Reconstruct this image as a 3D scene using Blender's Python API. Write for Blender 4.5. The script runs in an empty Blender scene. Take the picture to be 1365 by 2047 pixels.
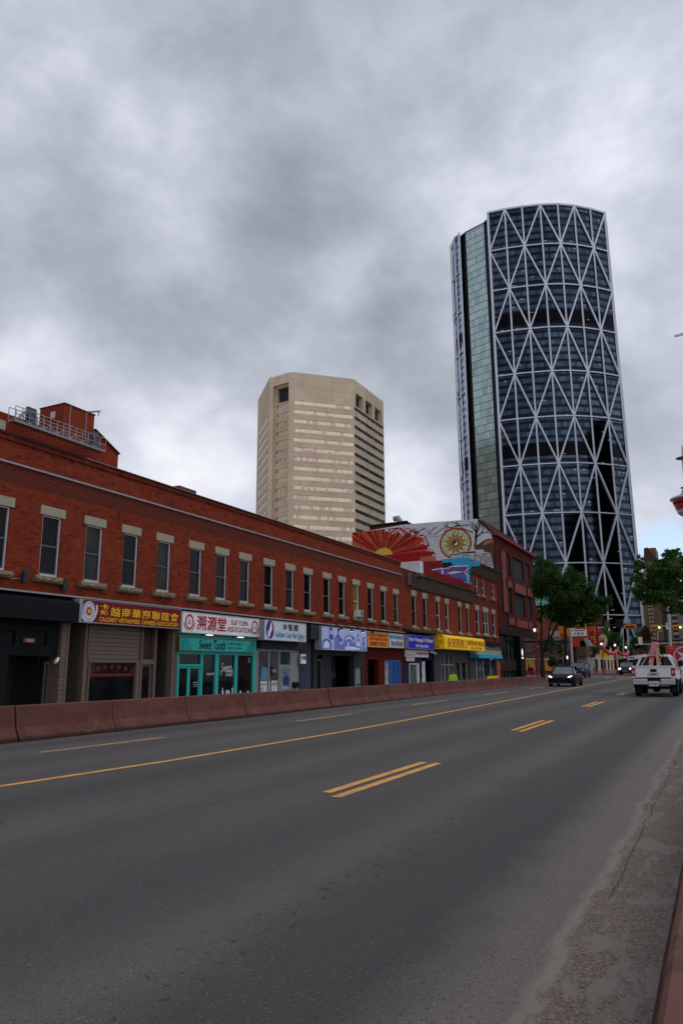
import bpy, math, random
from math import pi, sin, cos, sqrt, radians
from mathutils import Vector, Matrix, noise as mnoise
random.seed(7)
SC = bpy.context.scene
COL = SC.collection

# ------------------------------------------------------------------ camera geometry
FPX, CX, CY, EYE = 1450.0, 682.5, 1023.5, 1.48
_s = Vector((1440-CX, -(1333-CY), -FPX))
_u = Vector((-42.5, (FPX*FPX-42.5*757.5)/309.5, -FPX))
_s.normalize(); _u.normalize(); _r = _s.cross(_u)
CAM0 = Vector((0, 0, EYE))
def ray(x, y):
    d = Vector((x-CX, -(y-CY), -FPX))
    return Vector((_r.dot(d), _s.dot(d), _u.dot(d)))
def onX(x, y, X):
    d = ray(x, y); return CAM0+d*(X/d.x)
def onY(x, y, Y):
    d = ray(x, y); return CAM0+d*(Y/d.y)
def onZ(x, y, Z):
    d = ray(x, y); return CAM0+d*((Z-EYE)/d.z)
FX = -21.0
def fy(x, X=FX, y=1300): return onX(x, y, X).y
def fz(x, y, X=FX): return onX(x, y, X).z

# ------------------------------------------------------------------ ground levels
GY = [-60, 0, 20, 40, 55, 75, 105, 160, 230, 1600]
GZ = [0, 0, 0, .10, .15, .22, .35, .70, 1.2, 1.2]
LZ = [-.75, -.75, -.75, -.62, -.47, .22, .35, .70, 1.2, 1.2]
def interp(xs, zs, y):
    if y <= xs[0]: return zs[0]
    for i in range(1, len(xs)):
        if y <= xs[i]:
            t = (y-xs[i-1])/(xs[i]-xs[i-1]); return zs[i-1]+t*(zs[i]-zs[i-1])
    return zs[-1]
def g(y): return interp(GY, GZ, y)
def low(y): return interp(GY, LZ, y)

# ------------------------------------------------------------------ materials
def lin(c):
    return tuple(((v/255)/12.92 if v/255 <= .04045 else ((v/255+.055)/1.055)**2.4) for v in c)
MATS = {}
def newmat(name):
    m = bpy.data.materials.new(name); m.use_nodes = True
    nt = m.node_tree; b = nt.nodes['Principled BSDF']
    return m, nt, b
def N(nt, t, **kw):
    n = nt.nodes.new(t)
    for k, v in kw.items():
        if hasattr(n, k) and not isinstance(v, tuple): setattr(n, k, v)
        else: n.inputs[k].default_value = v
    return n
def L(nt, a, b): nt.links.new(a, b)
def math_(nt, op, a, b=None, c=None):
    n = nt.nodes.new('ShaderNodeMath'); n.operation = op
    for i, v in enumerate((a, b, c)):
        if v is None: continue
        if isinstance(v, (int, float)): n.inputs[i].default_value = v
        else: nt.links.new(v, n.inputs[i])
    return n.outputs[0]
def mixc(nt, fac, a, b, mode='MIX'):
    n = nt.nodes.new('ShaderNodeMix'); n.data_type = 'RGBA'; n.blend_type = mode
    for sock, v in ((n.inputs[0], fac), (n.inputs[6], a), (n.inputs[7], b)):
        if isinstance(v, (int, float)): sock.default_value = v
        elif isinstance(v, (tuple, list)): sock.default_value = (*v[:3], 1)
        else: nt.links.new(v, sock)
    return n.outputs[2]
def ramp(nt, fac, stops):
    n = nt.nodes.new('ShaderNodeValToRGB'); nt.links.new(fac, n.inputs[0])
    e = n.color_ramp.elements
    while len(e) < len(stops): e.new(.5)
    for el, (p, c) in zip(e, stops):
        el.position = p; el.color = (c, c, c, 1) if isinstance(c, (int, float)) else (*c, 1)
    return n.outputs[0]
def noise_(nt, vec, scale, detail=4, rough=.5):
    n = nt.nodes.new('ShaderNodeTexNoise'); n.inputs['Scale'].default_value = scale
    n.inputs['Detail'].default_value = detail; n.inputs['Roughness'].default_value = rough
    if vec is not None: nt.links.new(vec, n.inputs['Vector'])
    return n.outputs[0]
def objco(nt): return nt.nodes.new('ShaderNodeTexCoord').outputs['Object']
def bump(nt, b, h, dist=.02, st=.5):
    n = nt.nodes.new('ShaderNodeBump'); n.inputs['Strength'].default_value = st; n.inputs['Distance'].default_value = dist
    nt.links.new(h, n.inputs['Height']); nt.links.new(n.outputs[0], b.inputs['Normal'])
def M(name, col, rough=.6, metal=0, var=.18, scale=3.0, spec=None, coat=0, bumpd=0):
    """painted / plain material with uneven tone"""
    if name in MATS: return MATS[name]
    m, nt, b = newmat(name); c = lin(col)
    co = objco(nt)
    n = noise_(nt, co, scale, 5, .6)
    f = ramp(nt, n, [(.25, 0.), (.75, 1.)])
    dk = tuple(v*(1-var) for v in c); lt = tuple(min(1, v*(1+var*.6)) for v in c)
    L(nt, mixc(nt, f, dk, lt), b.inputs['Base Color'])
    b.inputs['Roughness'].default_value = rough; b.inputs['Metallic'].default_value = metal
    b.inputs['Specular IOR Level'].default_value = .22 if spec is None else spec
    if coat: b.inputs['Coat Weight'].default_value = coat; b.inputs['Coat Roughness'].default_value = .08
    if bumpd: bump(nt, b, noise_(nt, co, scale*8, 4, .6), bumpd, .6)
    MATS[name] = m; return m
def emis(name, col, st):
    if name in MATS: return MATS[name]
    m, nt, b = newmat(name); c = lin(col)
    b.inputs['Base Color'].default_value = (*c, 1)
    b.inputs['Emission Color'].default_value = (*c, 1); b.inputs['Emission Strength'].default_value = st
    MATS[name] = m; return m
def uvwall(nt):
    s = nt.nodes.new('ShaderNodeSeparateXYZ'); L(nt, objco(nt), s.inputs[0])
    c = nt.nodes.new('ShaderNodeCombineXYZ')
    L(nt, math_(nt, 'ADD', s.outputs[0], s.outputs[1]), c.inputs[0]); L(nt, s.outputs[2], c.inputs[1])
    return c.outputs[0], s
def brickmat(name, c1, c2, cm, w=.215, h=.075, mort=.008, band=None, dirt=.5, rough=.85, cd=(70, 26, 22)):
    m, nt, b = newmat(name); vec, sep = uvwall(nt)
    wob = noise_(nt, vec, 1.2, 2)
    def bt(ca, cb, cmm, off=0):
        t = nt.nodes.new('ShaderNodeTexBrick'); t.offset = .5
        L(nt, vec, t.inputs['Vector'])
        for k, v in (('Color1', ca), ('Color2', cb), ('Mortar', cmm)): t.inputs[k].default_value = (*v[:3], 1) if len(v) == 3 else v
        t.inputs['Scale'].default_value = 1; t.inputs['Mortar Size'].default_value = mort
        t.inputs['Mortar Smooth'].default_value = .2; t.inputs['Bias'].default_value = -.15
        t.inputs['Brick Width'].default_value = w; t.inputs['Row Height'].default_value = h
        return t
    t = bt(lin(c1), lin(c2), lin(cm))
    col = t.outputs['Color']
    # single odd dark / orange bricks
    br = nt.nodes.new('ShaderNodeVectorMath'); br.operation = 'DIVIDE'; L(nt, vec, br.inputs[0]); br.inputs[1].default_value = (w, h, 1)
    fl = nt.nodes.new('ShaderNodeVectorMath'); fl.operation = 'FLOOR'; L(nt, br.outputs[0], fl.inputs[0])
    wn = nt.nodes.new('ShaderNodeTexWhiteNoise'); wn.noise_dimensions = '2D'; L(nt, fl.outputs[0], wn.inputs['Vector'])
    col = mixc(nt, ramp(nt, wn.outputs['Value'], [(.93, 0.), (.95, .6)]), col, lin(cd))
    col = mixc(nt, ramp(nt, wn.outputs['Value'], [(.05, .5), (.09, 0.)]), col, tuple(min(1, v*1.35) for v in lin(c1)))
    n2 = noise_(nt, vec, .55, 6, .65)
    col = mixc(nt, ramp(nt, n2, [(.35, dirt), (.62, 0.)]), col, tuple(v*.42 for v in lin(c2)))
    mp = nt.nodes.new('ShaderNodeMapping'); mp.inputs['Scale'].default_value = (2.2, .25, 1); L(nt, vec, mp.inputs[0])
    n3 = noise_(nt, mp.outputs[0], 1.6, 4, .6)
    col = mixc(nt, ramp(nt, n3, [(.58, 0.), (.78, .35)]), col, lin((120, 72, 56)))
    n4 = noise_(nt, vec, 7, 3, .7)
    col = mixc(nt, ramp(nt, n4, [(.68, 0.), (.76, .45)]), col, lin((140, 96, 80)))
    if band:
        z0, z1, bc, bm = band
        t2 = bt(lin(bc), lin(tuple(v*.85 for v in bc)), lin(bm))
        zz = sep.outputs[2]
        f = math_(nt, 'MULTIPLY', math_(nt, 'GREATER_THAN', zz, z0), math_(nt, 'LESS_THAN', zz, z1))
        col = mixc(nt, math_(nt, 'MULTIPLY', f, .9), col, t2.outputs['Color'])
    L(nt, col, b.inputs['Base Color']); b.inputs['Roughness'].default_value = rough
    b.inputs['Specular IOR Level'].default_value = .1
    bump(nt, b, math_(nt, 'SUBTRACT', 1.0, t.outputs['Fac']), .01, .5)
    MATS[name] = m; return m
def siding(name, c, pitch=.16):
    m, nt, b = newmat(name); vec, sep = uvwall(nt)
    fr = math_(nt, 'FRACT', math_(nt, 'DIVIDE', sep.outputs[2], pitch))
    col = mixc(nt, ramp(nt, fr, [(.0, 0.), (.12, 0.), (.16, 1.)]), tuple(v*.12 for v in lin(c)), lin(c))
    n = noise_(nt, vec, 2, 4)
    col = mixc(nt, ramp(nt, n, [(.3, .35), (.6, 0.)]), col, tuple(v*.5 for v in lin(c)))
    L(nt, col, b.inputs['Base Color']); b.inputs['Roughness'].default_value = .6
    bump(nt, b, fr, .02, .8)
    MATS[name] = m; return m

# ------------------------------------------------------------------ mesh builder
class MB:
    def __init__(s): s.v = []; s.f = []; s.mi = []; s.cur = 0; s.uv = None
    def face(s, pts):
        n = len(s.v); s.v += [tuple(p) for p in pts]; s.f.append(list(range(n, n+len(pts)))); s.mi.append(s.cur)
    def box(s, x0, x1, y0, y1, z0, z1):
        if x0 > x1: x0, x1 = x1, x0
        if y0 > y1: y0, y1 = y1, y0
        if z0 > z1: z0, z1 = z1, z0
        n = len(s.v)
        s.v += [(x0,y0,z0),(x1,y0,z0),(x1,y1,z0),(x0,y1,z0),(x0,y0,z1),(x1,y0,z1),(x1,y1,z1),(x0,y1,z1)]
        for f in ((0,3,2,1),(4,5,6,7),(0,1,5,4),(1,2,6,5),(2,3,7,6),(3,0,4,7)): s.f.append([n+i for i in f]); s.mi.append(s.cur)
        return s
    def bar(s, a, b, w, h=None, up=(0,0,1)):
        """rectangular bar between two points"""
        a = Vector(a); b = Vector(b); h = h or w; d = (b-a)
        if d.length < 1e-6: return s
        d.normalize(); up = Vector(up)
        if abs(d.dot(up)) > .98: up = Vector((1, 0, 0)) if abs(d.x) < .9 else Vector((0, 1, 0))
        r = d.cross(up).normalized(); t = r.cross(d).normalized(); n = len(s.v)
        for p in (a, b):
            for i, j in ((-1,-1),(1,-1),(1,1),(-1,1)): s.v.append(tuple(p+r*(i*w/2)+t*(j*h/2)))
        for f in ((0,1,2,3),(7,6,5,4),(0,4,5,1),(1,5,6,2),(2,6,7,3),(3,7,4,0)): s.f.append([n+i for i in f]); s.mi.append(s.cur)
        return s
    def tube(s, pts, rad, k=8, cap=True):
        pts = [Vector(p) for p in pts]
        if isinstance(rad, (int, float)): rad = [rad]*len(pts)
        n0 = len(s.v); prev = None
        for i, p in enumerate(pts):
            d = (pts[min(i+1, len(pts)-1)]-pts[max(i-1, 0)]).normalized()
            ref = Vector((0, 0, 1)) if abs(d.z) < .9 else Vector((1, 0, 0))
            r = d.cross(ref).normalized()
            if prev is not None and r.dot(prev) < 0: r = -r
            prev = r; t = r.cross(d)
            for j in range(k):
                a = 2*pi*j/k; s.v.append(tuple(p+(r*cos(a)+t*sin(a))*rad[i]))
        for i in range(len(pts)-1):
            for j in range(k):
                a = n0+i*k+j; b = n0+i*k+(j+1) % k
                s.f.append([a, b, b+k, a+k]); s.mi.append(s.cur)
        if cap:
            s.f.append([n0+j for j in range(k)][::-1]); s.mi.append(s.cur)
            s.f.append([n0+(len(pts)-1)*k+j for j in range(k)]); s.mi.append(s.cur)
        return s
    def lathe(s, prof, c=(0,0,0), k=20, axis='z'):
        n0 = len(s.v)
        for r, h in prof:
            for j in range(k):
                a = 2*pi*j/k
                if axis == 'z': p = (c[0]+r*cos(a), c[1]+r*sin(a), c[2]+h)
                elif axis == 'x': p = (c[0]+h, c[1]+r*cos(a), c[2]+r*sin(a))
                else: p = (c[0]+r*sin(a), c[1]+h, c[2]+r*cos(a))
                s.v.append(p)
        for i in range(len(prof)-1):
            for j in range(k):
                a = n0+i*k+j; b = n0+i*k+(j+1) % k
                s.f.append([a, b, b+k, a+k]); s.mi.append(s.cur)
        s.f.append([n0+j for j in range(k)][::-1]); s.mi.append(s.cur)
        s.f.append([n0+(len(prof)-1)*k+j for j in range(k)]); s.mi.append(s.cur)
        return s
    def prism(s, poly, d):
        """polygon (3d pts) extruded by vector d"""
        d = Vector(d); n = len(s.v); k = len(poly)
        s.v += [tuple(p) for p in poly]+[tuple(Vector(p)+d) for p in poly]
        s.f.append([n+i for i in range(k)][::-1]); s.mi.append(s.cur)
        s.f.append([n+k+i for i in range(k)]); s.mi.append(s.cur)
        for i in range(k):
            j = (i+1) % k; s.f.append([n+i, n+j, n+k+j, n+k+i]); s.mi.append(s.cur)
        return s
    def loft(s, secs, close=True, caps=True):
        n0 = len(s.v); k = len(secs[0])
        for sec in secs: s.v += [tuple(p) for p in sec]
        for i in range(len(secs)-1):
            for j in range(k if close else k-1):
                a = n0+i*k+j; b = n0+i*k+(j+1) % k
                s.f.append([a, b, b+k, a+k]); s.mi.append(s.cur)
        if caps:
            s.f.append([n0+j for j in range(k)][::-1]); s.mi.append(s.cur)
            s.f.append([n0+(len(secs)-1)*k+j for j in range(k)]); s.mi.append(s.cur)
        return s
    def build(s, name, mat, parent=None, loc=None, smooth=False, fixn=True, bevel=0):
        me = bpy.data.meshes.new(name)
        off = Vector((0, 0, 0)); p = parent
        while p is not None: off += p.location; p = p.parent
        if loc is None: vs = [tuple(Vector(v)-off) for v in s.v]; ol = (0, 0, 0)
        else: vs = s.v; ol = Vector(loc)-off
        me.from_pydata(vs, [], s.f)
        ms = mat if isinstance(mat, (list, tuple)) else [mat]
        for m in ms: me.materials.append(m)
        if len(ms) > 1: me.polygons.foreach_set('material_index', s.mi)
        if s.uv:
            ul = me.uv_layers.new(name='UVMap')
            for poly in me.polygons:
                for li, vi in zip(poly.loop_indices, poly.vertices): ul.data[li].uv = s.uv[vi]
        if smooth:
            me.polygons.foreach_set('use_smooth', [True]*len(me.polygons))
        me.update()
        if fixn:
            import bmesh
            bm = bmesh.new(); bm.from_mesh(me); bmesh.ops.recalc_face_normals(bm, faces=bm.faces); bm.to_mesh(me); bm.free()
        o = bpy.data.objects.new(name, me); COL.objects.link(o)
        o.parent = parent; o.location = ol
        if bevel:
            bv = o.modifiers.new('bevel', 'BEVEL'); bv.width = bevel; bv.segments = 2; bv.limit_method = 'ANGLE'
        if smooth:
            try:
                md = o.modifiers.new('ws', 'WEIGHTED_NORMAL')
            except Exception: pass
        return o
def T(name, label, cat, loc=(0,0,0), group=None, rz=0):
    o = bpy.data.objects.new(name, None); COL.objects.link(o); o.location = loc; o.rotation_euler = (0, 0, rz)
    o.empty_display_size = .2
    return tag(o, label, cat, group)
def tag(o, label, cat, group=None, kind=None):
    if label: o['label'] = label
    if cat: o['category'] = cat
    if group: o['group'] = group
    if kind: o['kind'] = kind
    return o
def structure(o): o['kind'] = 'structure'; return o
def dup(o, parent=None):
    c = o.copy(); COL.objects.link(c); c.parent = parent
    for ch in list(o.children): dup(ch, c)
    return c

class Dr(MB):
    """flat drawing on a plane: kind 'X' faces +X at x=c, kind 'Y' faces -Y at y=c"""
    def __init__(s, kind, c, sc=1, ox=0, oy=0):
        super().__init__(); s.k = kind; s.c = c; s.sc = sc; s.ox = ox; s.oy = oy; s.h = 0
    def P(s, x, y):
        x = s.ox+x/s.sc; y = s.oy+y/s.sc
        p = onX(x, y, s.c) if s.k == 'X' else onY(x, y, s.c)
        return (p.y, p.z) if s.k == 'X' else (p.x, p.z)
    def w(s, u, v): return (s.c+s.h, u, v) if s.k == 'X' else (u, s.c-s.h, v)
    def poly(s, uv): s.face([s.w(*p) for p in uv]); return s
    def pp(s, pts): return s.poly([s.P(*p) for p in pts])
    def disc(s, u, v, r, ry=None, n=28, a0=0, a1=2*pi):
        ry = ry or r; return s.poly([(u+r*cos(a0+(a1-a0)*i/n), v+ry*sin(a0+(a1-a0)*i/n)) for i in range(n+(0 if a1-a0 > 6.28 else 1))])
    def ring(s, u, v, r0, r1, n=36, a0=0, a1=2*pi, e=1):
        for i in range(n):
            a, b = a0+(a1-a0)*i/n, a0+(a1-a0)*(i+1)/n
            s.poly([(u+r0*cos(a), v+e*r0*sin(a)), (u+r1*cos(a), v+e*r1*sin(a)), (u+r1*cos(b), v+e*r1*sin(b)), (u+r0*cos(b), v+e*r0*sin(b))])
        return s
    def stroke(s, uv, w, w1=None):
        w1 = w if w1 is None else w1; n = len(uv); L_ = []; R_ = []
        for i, (u, v) in enumerate(uv):
            a = uv[max(i-1, 0)]; b = uv[min(i+1, n-1)]; dx, dy = b[0]-a[0], b[1]-a[1]; l = sqrt(dx*dx+dy*dy) or 1
            ww = (w+(w1-w)*i/max(1, n-1))/2; L_.append((u-dy/l*ww, v+dx/l*ww)); R_.append((u+dy/l*ww, v-dx/l*ww))
        for i in range(n-1): s.poly([R_[i], R_[i+1], L_[i+1], L_[i]])
        return s
    def sp(s, pts, w, w1=None): return s.stroke([s.P(*p) for p in pts], w, w1)

DEPS = None
def text(name, body, rect, kind, c, mat, parent, bold=0, shear=0, ext=.012, space=1.0, align='FIT', line=1.0):
    """lettering fitted in rect=(u0,u1,v0,v1) on a plane; converted to mesh"""
    cu = bpy.data.curves.new('t', 'FONT'); cu.body = body; cu.size = 1; cu.offset = bold; cu.shear = shear; cu.extrude = 0
    cu.space_character = space; cu.align_x = 'CENTER'; cu.resolution_u = 3; cu.space_line = line
    ob = bpy.data.objects.new('t', cu); COL.objects.link(ob)
    dg = bpy.context.evaluated_depsgraph_get(); dg.update()
    me0 = bpy.data.meshes.new_from_object(ob.evaluated_get(dg))
    vs = [v.co.copy() for v in me0.vertices]; fs = [list(p.vertices) for p in me0.polygons]
    bpy.data.objects.remove(ob); bpy.data.curves.remove(cu)
    if not vs: return None
    x0 = min(v.x for v in vs); x1 = max(v.x for v in vs); y0 = min(v.y for v in vs); y1 = max(v.y for v in vs)
    u0, u1, v0, v1 = rect; m = MB()
    for v in vs:
        u = u0+(v.x-x0)/(x1-x0)*(u1-u0); w = v0+(v.y-y0)/(y1-y0)*(v1-v0)
        m.v.append((c+ext, u, w) if kind == 'X' else (u, c-ext, w))
    m.f = fs; m.mi = [0]*len(fs)
    bpy.data.meshes.remove(me0)
    return m.build(name, mat, parent, fixn=False)
def wallholes(m, kind, c, u0, u1, v0, v1, holes, depth=.22):
    """wall plane with rectangular openings and their reveals (into -X for 'X', into +Y for 'Y')"""
    us = sorted(set([u0, u1]+[h[0] for h in holes]+[h[1] for h in holes])); vs = sorted(set([v0, v1]+[h[2] for h in holes]+[h[3] for h in holes]))
    W = (lambda u, v, d=0: (c-d, u, v)) if kind == 'X' else (lambda u, v, d=0: (u, c+d, v))
    for i in range(len(us)-1):
        for j in range(len(vs)-1):
            um, vm = (us[i]+us[i+1])/2, (vs[j]+vs[j+1])/2
            if any(h[0] < um < h[1] and h[2] < vm < h[3] for h in holes): continue
            m.face([W(us[i], vs[j]), W(us[i+1], vs[j]), W(us[i+1], vs[j+1]), W(us[i], vs[j+1])])
    for a, b, lo, hi in holes:
        m.face([W(a, lo), W(a, lo, depth), W(a, hi, depth), W(a, hi)]); m.face([W(b, lo), W(b, hi), W(b, hi, depth), W(b, lo, depth)])
        m.face([W(a, hi), W(a, hi, depth), W(b, hi, depth), W(b, hi)]); m.face([W(a, lo), W(b, lo), W(b, lo, depth), W(a, lo, depth)])
    return m
# ================================================================== camera, sky, sun
cam = bpy.data.cameras.new('camera'); camo = bpy.data.objects.new('camera', cam); COL.objects.link(camo)
cam.sensor_fit = 'VERTICAL'; cam.sensor_height = 24; cam.lens = FPX/2047*24; cam.clip_start = .05; cam.clip_end = 6000
mw = Matrix((( _r[0], _r[1], _r[2], 0), (_s[0], _s[1], _s[2], 0), (_u[0], _u[1], _u[2], 0), (0, 0, 0, 1)))
mw.translation = CAM0; camo.matrix_world = mw; SC.camera = camo
SC.render.resolution_x = 682; SC.render.resolution_y = 1024
SC.view_settings.view_transform = 'Standard'; SC.view_settings.look = 'None'; SC.view_settings.exposure = 0; SC.view_settings.gamma = 1

SUN_EL, SUN_AZ = radians(52), radians(35)      # azimuth from +Y towards +X
w = bpy.data.worlds.new('World'); SC.world = w; w.use_nodes = True
nt = w.node_tree; bg = nt.nodes['Background']; out = nt.nodes['World Output']
sky = nt.nodes.new('ShaderNodeTexSky'); sky.sky_type = 'NISHITA'; sky.sun_disc = False
sky.sun_elevation = SUN_EL; sky.sun_rotation = SUN_AZ; sky.altitude = 1000; sky.dust_density = 1.5
L(nt, sky.outputs[0], bg.inputs[0]); bg.inputs[1].default_value = .15
tc = nt.nodes.new('ShaderNodeTexCoord'); gen = tc.outputs['Generated']
sp = nt.nodes.new('ShaderNodeSeparateXYZ'); L(nt, gen, sp.inputs[0])
den = math_(nt, 'ADD', math_(nt, 'MAXIMUM', sp.outputs[2], 0.0), .22)
cb = nt.nodes.new('ShaderNodeCombineXYZ')
L(nt, math_(nt, 'DIVIDE', sp.outputs[0], den), cb.inputs[0]); L(nt, math_(nt, 'DIVIDE', sp.outputs[1], den), cb.inputs[1])
pl = cb.outputs[0]
# domain warp
wn = nt.nodes.new('ShaderNodeTexNoise'); wn.inputs['Scale'].default_value = 1.7; wn.inputs['Detail'].default_value = 3; L(nt, pl, wn.inputs['Vector'])
vm = nt.nodes.new('ShaderNodeVectorMath'); vm.operation = 'MULTIPLY_ADD'; L(nt, wn.outputs['Color'], vm.inputs[0]); vm.inputs[1].default_value = (.3, .3, 0); L(nt, pl, vm.inputs[2])
q = vm.outputs[0]
wn2 = nt.nodes.new('ShaderNodeTexNoise'); wn2.inputs['Scale'].default_value = 2.2; wn2.inputs['Detail'].default_value = 3; L(nt, gen, wn2.inputs['Vector'])
vm2 = nt.nodes.new('ShaderNodeVectorMath'); vm2.operation = 'MULTIPLY_ADD'; L(nt, wn2.outputs['Color'], vm2.inputs[0]); vm2.inputs[1].default_value = (.09, .09, .09); L(nt, gen, vm2.inputs[2])
mp2 = nt.nodes.new('ShaderNodeMapping'); mp2.inputs['Scale'].default_value = (1, 1, 1.35); L(nt, vm2.outputs[0], mp2.inputs[0]); qd = mp2.outputs[0]
n1 = noise_(nt, qd, 2.1, 2, .45)          # big masses
n2 = noise_(nt, qd, 4.6, 9, .55)          # billows
n3 = noise_(nt, qd, 15.0, 6, .58)          # wisps
v = math_(nt, 'MULTIPLY', math_(nt, 'SUBTRACT', n1, .5), .35)
v = math_(nt, 'MULTIPLY_ADD', math_(nt, 'SUBTRACT', n2, .5), .80, v)
v = math_(nt, 'MULTIPLY_ADD', math_(nt, 'SUBTRACT', n3, .5), .22, v)
# broad bright and dark parts of the cloud deck, by direction
def dirn(px, py): return ray(px, py).normalized()
for (px, py, k, a) in [(345, 330, 200, .09), (380, 430, 400, .07), (690, 600, 600, .17), (655, 520, 800, .16), (730, 520, 900, .10), (560, 640, 500, .05), (1235, 300, 90, .12), (1215, 320, 400, .12),
                       (455, 970, 260, .36), (360, 880, 180, .17), (840, 980, 220, .30), (1300, 1040, 260, .30), (100, 200, 60, .10), (1000, 200, 90, .07), (60, 600, 120, .06), (870, 380, 260, .12), (60, 60, 60, .06), (30, 760, 120, .10),
                       (110, 440, 90, -.12), (620, 150, 60, -.07), (520, 640, 110, -.07), (800, 640, 170, -.07), (880, 830, 200, -.10), (1310, 870, 200, -.12), (240, 760, 160, -.05), (560, 420, 170, -.05)]:
    d = nt.nodes.new('ShaderNodeVectorMath'); d.operation = 'DOT_PRODUCT'; L(nt, gen, d.inputs[0]); d.inputs[1].default_value = dirn(px, py)
    e = math_(nt, 'EXPONENT', math_(nt, 'MULTIPLY', math_(nt, 'SUBTRACT', d.outputs['Value'], 1.0), float(k)))
    v = math_(nt, 'MULTIPLY_ADD', e, a, v)
v = math_(nt, 'ADD', v, .56)
lum = nt.nodes.new('ShaderNodeValToRGB'); L(nt, v, lum.inputs[0])
el = lum.color_ramp.elements
stops = [(.12, (124, 131, 144)), (.34, (147, 153, 166)), (.5, (168, 173, 186)), (.66, (190, 195, 208)), (.82, (220, 224, 236)), (1., (250, 251, 255))]
while len(el) < len(stops): el.new(.5)
for e_, (p_, c_) in zip(el, stops): e_.position = p_; e_.color = (*lin(c_), 1)
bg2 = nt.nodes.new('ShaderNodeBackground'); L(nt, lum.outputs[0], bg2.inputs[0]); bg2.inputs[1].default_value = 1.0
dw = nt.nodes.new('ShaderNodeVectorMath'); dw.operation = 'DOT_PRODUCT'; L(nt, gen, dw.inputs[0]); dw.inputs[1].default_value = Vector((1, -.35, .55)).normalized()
L(nt, math_(nt, 'MULTIPLY_ADD', math_(nt, 'EXPONENT', math_(nt, 'MULTIPLY', math_(nt, 'SUBTRACT', dw.outputs['Value'], 1.0), 2.6)), 1.5, 1.0), bg2.inputs[1])   # extra sky brightness added out of view on the west to light the facades
# a break in the deck low over the right of the street
d = nt.nodes.new('ShaderNodeVectorMath'); d.operation = 'DOT_PRODUCT'; L(nt, gen, d.inputs[0]); d.inputs[1].default_value = dirn(1335, 1095)
gap = math_(nt, 'EXPONENT', math_(nt, 'MULTIPLY', math_(nt, 'SUBTRACT', d.outputs['Value'], 1.0), 900.0))
gap = math_(nt, 'ADD', gap, math_(nt, 'MULTIPLY', math_(nt, 'SUBTRACT', n2, .5), 1.2))
gapf = ramp(nt, gap, [(.38, 0.), (.72, .8)])
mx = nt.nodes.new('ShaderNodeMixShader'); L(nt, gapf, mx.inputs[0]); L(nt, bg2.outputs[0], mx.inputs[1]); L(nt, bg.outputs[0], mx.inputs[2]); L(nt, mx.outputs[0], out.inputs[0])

sun = bpy.data.lights.new('sun', 'SUN'); sun.energy = .7; sun.angle = radians(25); sun.color = (1, .96, .9)
so = bpy.data.objects.new('sun', sun); COL.objects.link(so)
sd = Vector((sin(SUN_AZ)*cos(SUN_EL), cos(SUN_AZ)*cos(SUN_EL), sin(SUN_EL)))
so.rotation_euler = sd.to_track_quat('Z', 'Y').to_euler()

# ================================================================== ground
def sheet(name, mat, xs, ys, hf, dz, lab=None):
    m = MB(); nx = len(xs)
    for y in ys:
        for x in xs: m.v.append((x, y, hf(x, y)+dz))
    for j in range(len(ys)-1):
        for i in range(nx-1):
            a = j*nx+i; m.f.append([a, a+1, a+1+nx, a+nx]); m.mi.append(0)
    o = m.build(name, mat, fixn=False); structure(o)
    return o
def hgt(x, y): return low(y) if x < -13.85 else g(y)
YS = sorted(set(GY+[-10, 10, 30, 48, 64, 70, 98, 118, 300, 600]))
GXS = [-1500, -60, -21, -18, -13.9, -13.75, -9, -4, -.3, 4, 60, 800]
m_gr = M('ground_concrete', (118, 114, 110), .9, var=.2, scale=.3)
sheet('ground', m_gr, GXS, YS, hgt, -.006)

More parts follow.
